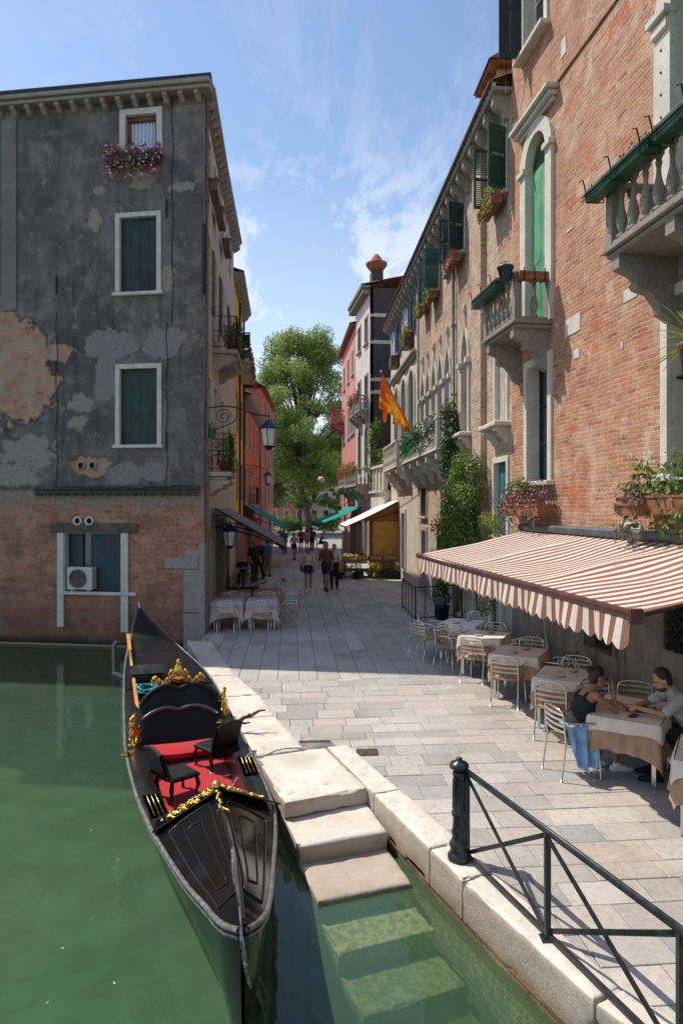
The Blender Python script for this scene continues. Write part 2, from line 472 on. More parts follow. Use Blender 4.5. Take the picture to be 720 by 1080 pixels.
def balcony(root,x0,x1,z,p,hr,stone,nb=None,brk=2,bh=.6,post=.14,dark=None,solid=False,slab_t=.14):
    m=MB(); m.bbox(x0,x1,0.0,p,z-slab_t*.5,z,.015); m.bbox(x0+.05,x1-.05,0.0,p-.05,z-slab_t,z-slab_t*.5-.002,.02)
    b=m.build('balcony',stone,root)
    L=x1-x0
    for k in range(brk):
        g=MB(); bracket_mb(g,x0+.22+(L-.44)*k/(brk-1),.17,p,z-slab_t-.002,bh); g.build('bracket',stone,b)
    g=MB(); q=.09
    for (px,py) in ((x0+.04+post/2,p-.04-post/2),(x1-.04-post/2,p-.04-post/2)): g.bbox(px-post/2,px+post/2,py-post/2,py+post/2,z+.002,z+hr-.08,.008)
    for (px) in (x0+.04+post/2,x1-.04-post/2): g.bbox(px-post/2,px+post/2,.01,.08,z+.002,z+hr-.08,.006)
    pr=baluster_prof(hr-.14,.06)
    yb=p-.04-post/2; n=nb or max(2,int((L-.5)/.22))
    for k in range(n):
        x=x0+.04+post+(L-.08-2*post)*(k+.5)/n; g.lathe(pr,(x,yb,z+.06),10)
    ns=max(1,int((p-.35)/.22))
    for xs in (x0+.04+post/2,x1-.04-post/2):
        for k in range(ns): g.lathe(pr,(xs,.09+(p-.14-post-.04)*(k+.5)/ns,z+.06),10)
    g.box(x0+.06,x1-.06,yb-.06,yb+.06,z+.001,z+.06)
    for xs in (x0+.04+post/2,x1-.04-post/2): g.box(xs-.06,xs+.06,.08,yb-.062,z+.001,z+.059)
    g.build('balustrade',stone,b)
    g=MB(); g.bbox(x0+.02,x1-.02,yb-.09,yb+.09,z+hr-.078,z+hr,.012)
    for xs in (x0+.04+post/2,x1-.04-post/2): g.bbox(xs-.08,xs+.08,.01,yb-.092,z+hr-.077,z+hr-.002,.012)
    g.build('rail',stone,b)
    return b
def tile_roof(root,x0,x1,y0,y1,z0,z1,mat,name='roof',n=None):
    """roof plane sloping up from the eave y0,z0 back to y1,z1 with rounded pantiles running down the slope"""
    m=MB(); n=n or int((x1-x0)/.22)
    seg=6
    def fn(u,v):
        x=x0+(x1-x0)*u; k=(u*n)%1.0
        return (x,y0+(y1-y0)*v,z0+(z1-z0)*v+.055*abs(sin(pi*u*n)))
    nu=n*seg; m.grid(fn,nu,1)
    for i in range(nu):   # open tile mouths along the eave
        a=fn(i/nu,0);b=fn((i+1)/nu,0); m.quad((a[0],a[1],z0-.05),(b[0],b[1],z0-.05),b,a)
    m.quad((x0,y0,z0-.05),(x1,y0,z0-.05),(x1,y1,z0-.06),(x0,y1,z0-.06))
    return m.build(name,mat,root)

def leaves(m,blobs,n,size,shell=.55,cols=None,flat=.0,rng=random):
    """scatter leaf sized folded faces through ellipsoid blobs; colour: r = light/dark, g = yellowing"""
    tot=sum(b[1][0]*b[1][1]*b[1][2] for b in blobs) or 1
    for c,r in blobs:
        k=max(3,int(n*(r[0]*r[1]*r[2])/tot)); tone=rng.uniform(.2,.8)
        for _ in range(k):
            d=Vector((rng.gauss(0,1),rng.gauss(0,1),rng.gauss(0,1))).normalized()
            q=shell+(1-shell)*rng.random()**.5
            if rng.random()<.12: q*=1.12
            p=Vector((c[0]+d.x*r[0]*q,c[1]+d.y*r[1]*q,c[2]+d.z*r[2]*q))
            nn=(d*.7+Vector((rng.gauss(0,.6),rng.gauss(0,.6),rng.gauss(0,.6)+.35))).normalized()
            a=nn.orthogonal().normalized(); a=Quaternion(nn,rng.uniform(0,6.28))@a; b=nn.cross(a)
            s=size*rng.uniform(.6,1.35)
            if cols: m.cc=rng.choice(cols)
            else: m.cc=(min(1,max(0,tone+rng.uniform(-.3,.3)+d.z*.15)),max(0,rng.gauss(.1,.25)),0)
            m.add([p-a*s*.5,p-b*s*.28+nn*s*.08,p+a*s*.55,p+b*s*.28+nn*s*.08],[(0,1,2),(0,2,3)])
    m.cc=None
def blobs_line(p0,p1,n,r,jit=.3,rng=random):
    p0=Vector(p0);p1=Vector(p1);out=[]
    for i in range(n):
        t=(i+.5)/n; p=p0.lerp(p1,t); q=r*rng.uniform(.7,1.25)
        out.append(((p.x+rng.uniform(-jit,jit)*r,p.y+rng.uniform(-jit,jit)*r,p.z+rng.uniform(-jit,jit)*r),(q,q,q)))
    return out
# ------------------------------------------------------------------ render, camera, light
S.render.engine='CYCLES'; S.cycles.use_denoising=True; S.cycles.samples=64
S.cycles.max_bounces=6; S.cycles.transparent_max_bounces=12; S.cycles.caustics_reflective=False; S.cycles.caustics_refractive=False
S.view_settings.view_transform='Standard'; S.view_settings.look='None'; S.view_settings.exposure=0; S.view_settings.gamma=1
cd=bpy.data.cameras.new('camera'); cam=bpy.data.objects.new('camera',cd); COL.objects.link(cam); S.camera=cam
cam.location=(0,0,H); cam.rotation_euler=(pi/2,0,0); cd.sensor_fit='HORIZONTAL'; cd.sensor_width=36; cd.lens=36*F/720; cd.shift_y=-4/720; cd.clip_end=2000; cd.clip_start=.05
SV=Vector((-.58,.305,1)).normalized()
sl=bpy.data.lights.new('sun','SUN'); sl.energy=5.0; sl.angle=radians(.5); sl.color=(1,.93,.82)
so=bpy.data.objects.new('sun',sl); COL.objects.link(so); so.rotation_euler=SV.to_track_quat('Z','Y').to_euler(); so.location=(-20,10,30)
w=bpy.data.worlds.new('World'); S.world=w; w.use_nodes=True; nt=w.node_tree; nt.nodes.clear()
class WT(NT):
    def __init__(s,t): s.t=t
t=WT(nt)
sky=t.n('ShaderNodeTexSky',sky_type='NISHITA'); sky.sun_disc=False; sky.sun_elevation=math.asin(SV.z); sky.sun_rotation=atan2(SV.x,SV.y); sky.air_density=1.15; sky.dust_density=.5; sky.ozone_density=1.6
gv=t.n('ShaderNodeTexCoord').outputs['Generated']; sx=t.sep(gv)
den=t.math('ADD',t.math('MAXIMUM',sx[2],0.0),.22)
cv=t.n('ShaderNodeCombineXYZ',{0:t.math('DIVIDE',sx[0],den),1:t.math('DIVIDE',sx[1],den),2:0.0}).outputs[0]
cm=t.n('ShaderNodeMapping',{'Vector':cv,'Scale':(2.2,1.0,1),'Rotation':(0,0,radians(35)),'Location':(5.3,1.85,0)}).outputs[0]
n1=t.noise(cm,1.7,10,.66,1.3); n2=t.noise(cm,6.5,8,.7,1.0)
cf=t.math('MULTIPLY',t.ramp(t.math('ADD',t.math('MULTIPLY',n1,.75),t.math('MULTIPLY',n2,.25)),.47,.61),1.0)
el=t.ramp(sx[2],.22,.55,1,.12)
cf=t.math('MULTIPLY',cf,el,clamp=True)
haze=t.ramp(sx[2],.0,.55,.42,0)
cf=t.math('MAXIMUM',t.math('MULTIPLY',cf,.85),haze)
hs=t.n('ShaderNodeHueSaturation',{'Saturation':1.02,'Value':1.15,'Color':sky.outputs[0]}).outputs[0]
col=t.mix(cf,hs,(7.4,7.5,7.7))
lp=t.n('ShaderNodeBackground',{'Color':col,'Strength':.15})
t.n('ShaderNodeOutputWorld',{0:lp.outputs[0]})

# ------------------------------------------------------------------ shared materials
ISTRIA=m_stone('istrian_stone',(.66,.61,.53),.45)
ISTRIA_D=m_stone('weathered_stone',(.42,.39,.35),.7)
KERB=m_stone('kerb_stone',(.70,.63,.53),.35,1.0,.35)
DARKSTONE=m_stone('sooty_stone',(.17,.155,.14),.6)
GREEN_SH=m_plain('dark_green_paint',(.012,.045,.042),.45,0,.35,5,.15)
GREEN_LT=m_plain('mint_green_paint',(.13,.36,.19),.4,0,.15,4,.1)
GREEN_MD=m_plain('green_paint',(.03,.17,.08),.42,0,.2,4,.1)
BLUE_SH=m_plain('blue_paint',(.012,.04,.065),.45,0,.3,4,.1)
BLUE_LT=m_plain('pale_blue_paint',(.16,.28,.48),.5,0,.2,4,.1)
TEAL_SH=m_plain('teal_paint',(.04,.14,.14),.5,0,.3,4,.1)
GLASS=m_glass()
IRON=m_plain('black_iron',(.018,.018,.02),.45,.6,.3,12,.2)
ALU=m_plain('brushed_aluminium',(.62,.62,.60),.28,1.0,.08,20,.05)
WOODBR=m_plain('brown_wood',(.13,.065,.035),.5,0,.35,6,.2)
DARKWOOD=m_plain('dark_wood',(.035,.022,.016),.5,0,.35,6,.2)
TERRA=m_plain('terracotta',(.27,.105,.06),.8,0,.25,9,.2)
WHITEP=m_plain('white_paint',(.72,.71,.68),.5,0,.08,6,.05,.4,.3)
def m_tiles():
    m,t=new('roof_tiles'); v=t.uv(); s=t.sep(v)
    rows=t.math('FRACT',t.math('MULTIPLY',s[1],2.6))
    a=t.noise(v,3,5,.7); b=t.noise(t.vscale(v,(4.5,2.6,1)),1.0,1,.5)
    c=t.mix(t.ramp(b,.35,.65),(.20,.075,.045),(.36,.17,.10)); c=t.mix(t.ramp(a,.45,.7,0,.7),c,(.12,.09,.07))
    c=t.mix(t.ramp(rows,0,.12,.6,0),c,(.03,.02,.015))
    t.out(c,.85,0,t.bump(t.math('ADD',rows,a),.5,.03)); return m
TILES=m_tiles()

# ------------------------------------------------------------------ canal, ground, kerbs, steps, pavement
def m_water():
    m,t=new('canal_water'); v=t.obj()
    w1=t.noise(t.vscale(v,(1,1.0,1)),2.2,3,.5,.3); w2=t.noise(v,9,2,.5,.2)
    hgt=t.math('ADD',t.math('MULTIPLY',w1,1.0),t.math('MULTIPLY',w2,.12))
    nr=t.bump(hgt,.13,.05)
    s=t.sep(v)
    tn=t.noise(v,.6,4,.6)
    gcol=t.mix(t.ramp(tn,.3,.7),(.078,.178,.094),(.104,.212,.118))
    dif=t.n('ShaderNodeBsdfDiffuse',{'Color':gcol}).outputs[0]
    tr=t.n('ShaderNodeBsdfTransparent',{'Color':(.78,.84,.70,1)}).outputs[0]
    body=t.n('ShaderNodeMixShader',{0:.68,1:dif,2:tr}).outputs[0]
    gl=t.n('ShaderNodeBsdfGlossy',{'Color':(1,1,1,1),'Roughness':.015,'Normal':nr}).outputs[0]
    fr=t.n('ShaderNodeFresnel',{'IOR':1.36,'Normal':nr}).outputs[0]
    mx=t.n('ShaderNodeMixShader',{0:t.math('MULTIPLY',fr,.95,clamp=True),1:body,2:gl}).outputs[0]
    t.n('ShaderNodeOutputMaterial',{0:mx}); return m
MB().quad((-70,-25,WZ),(12,-25,WZ),(12,24,WZ),(-70,24,WZ)).build('water',m_water(),kind='structure')
MB().quad((-70,-25,-2.3),(12,-25,-2.3),(12,24,-2.3),(-70,24,-2.3)).build('canal_bed',m_plain('silt',(.06,.12,.07),.9,0,.3,1.5,0),kind='structure')

def m_wet(name,col,brickish=False):
    """stone or brick slimy green at the tide line, the murk of deeper water painted into it (world height)"""
    m,t=new(name); v=t.obj(); u=t.uv(); z=t.sep(v)[2]
    a=t.noise(v,2.2,6,.7); b=t.noise(v,14,6,.75)
    if brickish:
        c,h=brick_cols(t,u,(.30,.13,.06),(.48,.28,.14),(.30,.26,.20),bw=.28,rh=.075)
    else:
        c=t.mix(t.ramp(a,.3,.7),col,tuple(x*.78 for x in col)); c=t.mix(t.ramp(b,.5,.72,0,.4),c,tuple(x*.42 for x in col)); h=b
        c=t.mix(t.ramp(t.noise(v,1.3,5,.7),.5,.75,0,.5),c,(.47,.30,.16))
        c=t.mix(t.ramp(t.noise(v,4.1,6,.8),.6,.67,0,.45),c,(.12,.10,.08))
    e=t.math('ADD',z,t.math('MULTIPLY',t.math('SUBTRACT',a,.5),.30))
    top=-.16 if not brickish else -.34
    wet=t.ramp(e,top-.16,top,1,0)
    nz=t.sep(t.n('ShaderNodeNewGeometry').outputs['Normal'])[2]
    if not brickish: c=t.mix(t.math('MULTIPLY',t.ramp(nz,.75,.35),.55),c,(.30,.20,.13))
    c=t.mix(t.math('MULTIPLY',wet,.5),c,(.20,.13,.06))
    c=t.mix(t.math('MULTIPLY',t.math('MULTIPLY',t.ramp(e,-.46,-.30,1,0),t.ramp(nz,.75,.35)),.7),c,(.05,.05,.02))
    e2=t.math('ADD',z,t.math('MULTIPLY',t.math('SUBTRACT',b,.5),.16))
    alg=t.ramp(e2,-.62,-.43,1,0)
    c=t.mix(t.math('MULTIPLY',alg,.75),c,t.mix(t.ramp(b,.42,.6),(.22,.24,.08),(.80,.74,.46)))
    c=t.mix(t.ramp(z,-.88,-.54,1,0,False),c,(.05,.09,.055))  # murky water's dimming painted into the colour, stronger with depth
    c=t.mix(t.ramp(t.noise(v,11,7,.8),.56,.64,0,.35),c,(.20,.17,.13)); c=t.mix(t.ramp(t.noise(v,.8,5,.7),.5,.7,0,.35),c,(.36,.31,.25))
    t.out(c,.7,0,t.bump(t.math('ADD',h,t.math('MULTIPLY',t.noise(v,55,4,.75),.5)),.8,.012),.3); return m
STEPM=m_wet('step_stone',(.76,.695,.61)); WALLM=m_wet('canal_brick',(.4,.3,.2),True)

def slab_poly(m,poly,z0,z1,b=.014,jit=0,rng=random):
    """bevelled prism from a convex xy polygon (counter clockwise)"""
    n=len(poly); c=Vector((sum(p[0] for p in poly)/n,sum(p[1] for p in poly)/n))
    def inset(k):
        out=[]
        for i in range(n):
            p=Vector(poly[i][:2]); a=Vector(poly[i-1][:2]); d=Vector(poly[(i+1)%n][:2])
            e1=(p-a).normalized(); e2=(d-p).normalized(); n1=Vector((-e1.y,e1.x)); n2=Vector((-e2.y,e2.x))
            nn=(n1+n2); L=nn.length
            nn=nn/L if L>1e-6 else n1
            out.append(p+nn*k/max(.5,nn.dot(n1)))
        return out
    a=[(p[0],p[1],z0) for p in poly]; bq=[(p[0],p[1],z1-b) for p in poly]
    i1=[(p.x,p.y,z1-b*.3+rng.uniform(-jit,jit)*.3) for p in inset(b*.35)]; tp=[(p.x,p.y,z1+rng.uniform(-jit,jit)) for p in inset(b)]
    vs=a+bq+i1+tp; fs=[tuple(range(3*n,4*n)),tuple(range(n))[::-1]]
    for r in range(3):
        for k in range(n): fs.append((r*n+k,r*n+(k+1)%n,(r+1)*n+(k+1)%n,(r+1)*n+k))
    m.add(vs,fs)
from mathutils import noise as mn
def erode(o,cuts=14,amp=.019):
    me=o.data; bm=bmesh.new(); bm.from_mesh(me); bmesh.ops.remove_doubles(bm,verts=bm.verts[:],dist=.0005)
    for it in range(7):
        es=[e for e in bm.edges if e.calc_length()>.07]
        if not es: break
        bmesh.ops.subdivide_edges(bm,edges=es,cuts=1,use_grid_fill=True); bmesh.ops.triangulate(bm,faces=[f for f in bm.faces if len(f.verts)>4])
    bm.normal_update()
    for v in bm.verts:
        p=v.co; sharp=max((f.normal.angle(v.normal,0) for f in v.link_faces),default=0)
        a=mn.fractal(p*9,1.0,2.0,4)*.5; b=mn.noise(p*2.3); c=max(0,mn.noise(p*5+Vector((7,3,1)))-.12)
        v.co=p+v.normal*(a*amp*.55+b*amp*.35)-v.normal*(c*amp*4.5 if sharp>.35 else c*amp*.5)
    for f in bm.faces: f.smooth=True
    bm.to_mesh(me); bm.free(); me.set_sharp_from_angle(angle=radians(38)); me.uv_layers.remove(me.uv_layers[0]) if me.uv_layers else None; box_uv(me); return o
def g2(px,py,z=0): p=G(px,py,z); return Vector((p.x,p.y))
# right hand kerb
KO=[Vector((-.2,8.88)),g2(388,832),g2(476,919),g2(579,1015),g2(651,1080),Vector((2.7,2.55)),Vector((4.3,.6))]
KI=[g2(366,786),g2(425,836),g2(497,897),g2(541,941),g2(640,1033),Vector((3.05,2.85)),Vector((4.7,.9))]
def lerp_pl(pl,t):
    L=[(pl[i+1]-pl[i]).length for i in range(len(pl)-1)]; s=t*sum(L)
    for i,l in enumerate(L):
        if s<=l or i==len(L)-1: return pl[i].lerp(pl[i+1],min(1,s/l))
        s-=l
kerb=empty('kerb',(0,0,0),kind='structure')
m=MB(); ts=[0,.165,.30,.36,.52,.66,.82,1]
for a,b in zip(ts[:-1],ts[1:]):
    e=.0012
    slab_poly(m,[lerp_pl(KO,a+e),lerp_pl(KO,b-e),lerp_pl(KI,b-e),lerp_pl(KI,a+e)],-.33,.013,.022,.003)
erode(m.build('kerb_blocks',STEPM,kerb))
# left hand kerb beside the gondola
LO=[g2(270,799),g2(245,758),g2(219,719),g2(205,692),g2(197,676)]
LI=[g2(322,791),g2(297,765),g2(268,727),g2(241,707),g2(224,677)]
m=MB()
for a,b in zip([0,.2,.36,.55,.78],[.2,.36,.55,.78,1]):
    slab_poly(m,[lerp_pl(LO,a+.002),lerp_pl(LI,a+.002),lerp_pl(LI,b-.002),lerp_pl(LO,b-.002)],-.40,.013,.022,.003)
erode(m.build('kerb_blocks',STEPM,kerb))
# platform and steps
FL=[g2(300,848),g2(315,893,-.18),g2(335,951,-.37),g2(357,1006,-.56),Vector((.17,5.15)),Vector((.37,4.7)),Vector((.57,4.25))]
FR=[g2(388,832),g2(409,877,-.18),g2(435,931,-.37),g2(460,980,-.56),Vector((1.05,5.5)),Vector((1.25,5.08)),Vector((1.45,4.65))]
steps=empty('water_steps',(0,0,0),0,'worn pale stone steps running down from the pavement into the green canal','steps')
PL=[g2(270,799),FL[0],FR[0]-Vector((.012,0)),Vector((-.215,8.86))]
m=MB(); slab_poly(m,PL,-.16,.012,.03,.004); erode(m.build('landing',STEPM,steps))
for k in range(1,7):
    z=[0,-.18,-.37,-.56,-.75,-.94,-1.13][k]
    bl=FL[k-1]+(FL[k-1]-FL[k])*.35; br=FR[k-1]+(FR[k-1]-FR[k])*.35
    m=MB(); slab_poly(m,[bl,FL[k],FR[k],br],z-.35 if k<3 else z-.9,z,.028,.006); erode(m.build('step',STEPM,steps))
m=MB(); 
q=[g2(270,799)+Vector((.05,-.03)),FL[0]+Vector((.06,.06)),FR[0]+Vector((-.05,.08)),Vector((-.25,8.8))]; m.prism([tuple(x) for x in q],-2.2,-.17,'xy')
q=[FL[0]+Vector((.06,.2)),FL[1]+Vector((.06,.05)),FR[1]+Vector((-.03,.05)),FR[0]+Vector((-.03,.2))]; m.prism([tuple(x) for x in q],-2.2,-.36,'xy')
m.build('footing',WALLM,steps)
# brick canal walls under the kerbs
m=MB()
def strip(pl,off):
    for a,b in zip(pl[:-1],pl[1:]):
        m.quad((a.x+off,a.y,-2.3),(b.x+off,b.y,-2.3),(b.x+off,b.y,-.325),(a.x+off,a.y,-.325))
strip(KO,.012); strip([LO[4]+Vector((0,.6)),LO[4],LO[3],LO[2],LO[1],LO[0],g2(270,799)],.03)
m.build('canal_wall',WALLM,kind='structure')
# ground sheet
m=MB(); gz=-.03
poly=[(4.7,.9),(3.05,2.85),(KI[4].x,KI[4].y),(KI[2].x,KI[2].y),(KI[0].x,KI[0].y-.1),(LI[0].x-.2,LI[0].y),(LI[2].x-.15,LI[2].y),(LI[4].x-.2,LI[4].y),(-3.6,17.3),(-70,26.6),(-400,60),(-400,900),(400,900),(400,-50),(12,-50),(8,-6)]
m.add([(x,y,gz) for x,y in poly],[tuple(range(len(poly)))[::-1]])
g=m.build('ground',m_plain('mortar_ground',(.20,.185,.165),.9,0,.3,3,.2),kind='structure')
bm=bmesh.new(); bm.from_mesh(g.data); bmesh.ops.triangulate(bm,faces=bm.faces[:]); bmesh.ops.recalc_face_normals(bm,faces=bm.faces[:])
if sum(f.normal.z for f in bm.faces)<0: bmesh.ops.reverse_faces(bm,faces=bm.faces[:])
bm.to_mesh(g.data); bm.free()

def m_paving():
    m,t=new('paving_stone'); v=t.obj(); at=t.n('ShaderNodeVertexColor',layer_name='Col').outputs[0]; s=t.sep(at)
    a=t.noise(v,1.7,6,.7); b=t.noise(v,16,6,.75); d=t.noise(v,70,3,.7)
    c=t.mix(s[0],(.33,.31,.285),(.54,.495,.44)); c=t.mix(t.math('MULTIPLY',s[1],.62),c,(.30,.32,.34)); c=t.mix(t.math('MULTIPLY',s[2],.45),c,(.50,.38,.29))
    c=t.mix(t.ramp(b,.4,.75,0,.45),c,(.14,.125,.11)); c=t.mix(t.ramp(a,.45,.72,0,.4),c,(.20,.175,.15))
    c=t.mix(t.ramp(t.noise(v,5.3,6,.8),.60,.68,0,.6),c,(.60,.55,.48)); c=t.mix(t.ramp(t.noise(v,7.7,7,.85),.60,.66,0,.5),c,(.10,.09,.08))
    c=t.mix(t.ramp(t.noise(v,.55,4,.6),.5,.75,0,.35),c,(.13,.12,.11)); c=t.mix(t.ramp(t.noise(v,.28,3,.6),.45,.6,0,.35),c,(.58,.54,.49)); c=t.mix(t.ramp(t.noise(v,38,2,.5),.73,.75,0,.7),c,(.06,.055,.05))
    t.out(c,t.ramp(a,.3,.7,.5,.75),0,t.bump(t.math('ADD',b,t.math('MULTIPLY',d,.5)),.45,.006),.35); return m
PB=[(KO[i]+KI[i])/2 for i in range(len(KO)-1,-1,-1)]+[(LO[i]+LI[i])/2 for i in range(len(LO))]+[Vector((-3.45,17.3)),Vector((-6.5,52))]
def clip(poly,p,q):
    """keep the part to the right of p->q (p nearer than q)"""
    n=Vector((q.y-p.y,-(q.x-p.x))); out=[]
    for i in range(len(poly)):
        a=poly[i]; b=poly[(i+1)%len(poly)]; da=(a-p).dot(n); db=(b-p).dot(n)
        if da>=0: out.append(a)
        if (da>=0)!=(db>=0): out.append(a.lerp(b,da/(da-db)))
    return out
def area(p): return .5*sum(p[i].x*p[(i+1)%len(p)].y-p[(i+1)%len(p)].x*p[i].y for i in range(len(p)))
rng=random.Random(11)
pm=MB()
def put(poly,keep=0):
    if keep:
        a,b=Vector((-9,EDGE-.765)),Vector((9,EDGE+.765))
        poly=clip(poly,a,b) if keep>0 else clip(poly,b,a)
        if len(poly)<3: return
    if keep==0: return
    ys=[p.y for p in poly]; y0,y1=min(ys),max(ys)
    for p,q in zip(PB[:-1],PB[1:]):
        if q.y-p.y<.05: continue
        if y1>p.y and y0<q.y:
            poly=clip(poly,p,q)
            if len(poly)<3: return
    A=area(poly)
    if A<0: poly=poly[::-1]; A=-A
    if A<.02: return
    pm.cc=(min(1,max(0,rng.gauss(.55,.25))),1.0*(rng.random()<.22)*rng.random(),(rng.random()<.22)*rng.random())
    slab_poly(pm,poly,-.028,rng.uniform(-.004,.004),.006,.0018,rng)
def field(o,ax,ay,u0,u1,v0,v1,rh,wr,test,keep=1):
    """courses run along ax"""
    v=v0
    while v<v1:
        h=rng.uniform(*rh); u=u0-rng.uniform(0,.6); g_=.0035
        while u<u1:
            w_=rng.uniform(*wr)
            P=[o+ax*(u+g_)+ay*(v+g_),o+ax*(u+w_-g_)+ay*(v+g_),o+ax*(u+w_-g_)+ay*(v+h-g_),o+ax*(u+g_)+ay*(v+h-g_)]
            c=(P[0]+P[2])/2
            if test(c): put([p.copy() for p in P],keep)
            u+=w_
        v+=h
EDGE=12.4
e1=Vector((1,.085)).normalized(); e2=Vector((-.085,1)).normalized()
field(Vector((0,2)),e1,e2,-3.5,7,-1,12,(.25,.42),(.32,.76),lambda c: c.x<5.9-.137*c.y+.1 and c.y>1.2)
sd=Vector((-.075,1)).normalized(); sp=Vector((1,.075)).normalized()
# far field: strips along the street
field(Vector((0,EDGE)),sd,-sp,-1.2,34,-5.0,5.4,(.30,.44),(.38,.85),lambda c: -3.7-.087*(c.y-17)-.2<c.x<4.75-.06*c.y and c.y<46,-1)
pm.build('pavement',m_paving(),kind='structure')
# the canal-side floor beneath the far square
def m_square():
    m,t=new('square_floor'); v=t.obj()
    b=t.n('ShaderNodeTexBrick',{'Vector':v,'Color1':(.25,.23,.2,1),'Color2':(.36,.33,.29,1),'Mortar':(.12,.11,.1,1),'Scale':1.0,'Mortar Size':.012,'Brick Width':.8,'Row Height':.42})
    t.out(t.mix(t.ramp(t.noise(v,1,5,.7),.4,.7,0,.5),b.outputs[0],(.2,.18,.16)),.8); return m
MB().quad((-30,46,-.012),(30,46,-.012),(30,140,-.012),(-30,140,-.012)).build('square_paving',m_square(),kind='structure')
# iron drain cover
m=MB(); p=G(387,794); m.bbox(p.x-.14,p.x+.14,p.y-.12,p.y+.12,.001,.012,.004)
for k in range(5): m.box(p.x-.11+.05*k,p.x-.085+.05*k,p.y-.09,p.y+.09,.0125,.017)
m.build('drain_cover',m_plain('rusty_iron',(.10,.07,.05),.7,.3,.3,10,.2),label='small square iron drain cover set in the paving by the landing',cat='drain cover')
# ------------------------------------------------------------------ frames of the facades
FA=Frame((5.588-.137*2,2),(-.137,1)); FB=Frame((3.65,14.19),(-.06,1))
FLC=Frame((-3.515,16.97),(-1,.139)); FLS=Frame((-4.385,27),(.087,-1)); FL2=Frame((-4.905,33),(.087,-1)); FL3=Frame((-5.5,44.3),(.6,-11.3))
FC=Frame((1.586,37),(-.699,4.4)); FD=Frame((.87,41.42),(-.84,9.0))
def root(name,F_,label,cat='building',group=None):
    return empty(name,(F_.o.x,F_.o.y,0),F_.ang,label,cat,group)
def opp(F_,pxa,pxb,z0,z1,arch=None,rise=None): return OP(F_.u(pxa),F_.u(pxb),z0,z1,arch,rise)
def Yu(F_,Y): return (Y-F_.o.y)/F_.d.y

# ---------------- building A: sunlit brick palace on the right
BRA=m_brick('orange_brick',(.40,.145,.075),(.60,.30,.175),(.50,.40,.30),low=(2.75,(.24,.215,.19),.8),ms=.011,rowwave=.02)
A=root('brick_palace',FA,'sunlit orange brick palace with two stone balconies above the striped awning')
JU=Yu(FA,14.19)
a1=OP(Yu(FA,12.45),Yu(FA,13.38),6.70,10.5,'round'); a2=OP(Yu(FA,12.40),Yu(FA,13.35),3.72,6.0)
a3=OP(Yu(FA,7.55),Yu(FA,8.75),6.64,10.35,'round'); a4=OP(Yu(FA,7.6),Yu(FA,8.86),3.64,6.0)
a5=OP(Yu(FA,12.55),Yu(FA,13.5),12.35,14.4); a6=OP(Yu(FA,7.7),Yu(FA,8.95),1.30,2.05); a7=OP(Yu(FA,10.2),Yu(FA,11.1),.9,2.1)
a8=OP(Yu(FA,4.2),Yu(FA,5.2),6.7,10)
wall(A,0,JU,-.05,16.2,[a1,a2,a3,a4,a5,a6,a7,a8],BRA,T=.3,depth=8)
w=surround(A,a1,.24,.07,ISTRIA,.26)
m=MB(); x0,x1=a1['x0']+.02,a1['x1']-.02; zq=a1['zs']-.1
z=zq+.02
while z<a1['z1']-.06:       # louvred head
    t_=min(1,max(0,(z-a1['zs'])/(a1['z1']-a1['zs']))); hw=(x1-x0)/2*sqrt(max(0.02,1-t_*t_)); c=(x0+x1)/2
    m.add([(c-hw,-.13,z),(c+hw,-.13,z),(c+hw,-.09,z-.045),(c-hw,-.09,z-.045),(c-hw,-.13,z+.012),(c+hw,-.13,z+.012),(c+hw,-.09,z-.033),(c-hw,-.09,z-.033)],[(0,1,2,3),(7,6,5,4),(3,2,6,7),(0,4,5,1)]); z+=.055
m.build('louvre',GREEN_MD,w)
xm=(x0+x1)/2
for q0,q1 in((x0,xm-.004),(xm+.004,x1)): m=MB(); m.bbox(q0,q1,-.13,-.09,6.71,zq,.006); m.box(q0+.06,q1-.06,-.088,-.082,6.85,7.9); m.box(q0+.06,q1-.06,-.088,-.082,8.05,zq-.1); m.build('shutter',GREEN_LT,w)
MB().box(x0,x1,-.26,-.25,6.71,10.5).build('pane',GLASS,w)
m=MB(); h0,h1=a1['x0']-.42,a1['x1']+.42
m.bbox(h0,h1,0,.24,10.86,10.96,.02); m.bbox(h0+.06,h1-.06,0,.16,10.76,10.857,.02); m.bbox(h0+.12,h1-.12,0,.08,10.68,10.757,.01); m.build('hood_mould',ISTRIA,w)
for xx in (a1['x0']-.12,a1['x1']+.12): MB().bbox(xx-.16,xx+.16,.0,.13,a1['zs']-.12,a1['zs'],.015).build('capital',ISTRIA,w)
w=surround(A,a2,.14,.05,ISTRIA,.28); pane(w,a2,GLASS,.24,1,BLUE_SH,tr=2); sill_mb(a2,.14,.16).build('sill',ISTRIA,w)
w=surround(A,a3,.34,.08,ISTRIA,.28)
x0,x1=a3['x0']+.02,a3['x1']-.02; xm=(x0+x1)/2
for q0,q1 in((x0,xm-.004),(xm+.004,x1)): m=MB(); shutter_mb(m,q0,q1,6.66,a3['zs'],-.14); m.build('shutter',GREEN_MD,w)
m=MB(); z=a3['zs']+.03
while z<a3['z1']-.06:
    t_=(z-a3['zs'])/(a3['z1']-a3['zs']); hw=(x1-x0)/2*sqrt(max(.02,1-t_*t_)); m.box(xm-hw,xm+hw,-.15,-.11,z,z+.03); z+=.055
m.build('louvre',GREEN_MD,w)
MB().box(x0,x1,-.28,-.27,6.66,10.3).build('pane',GLASS,w)
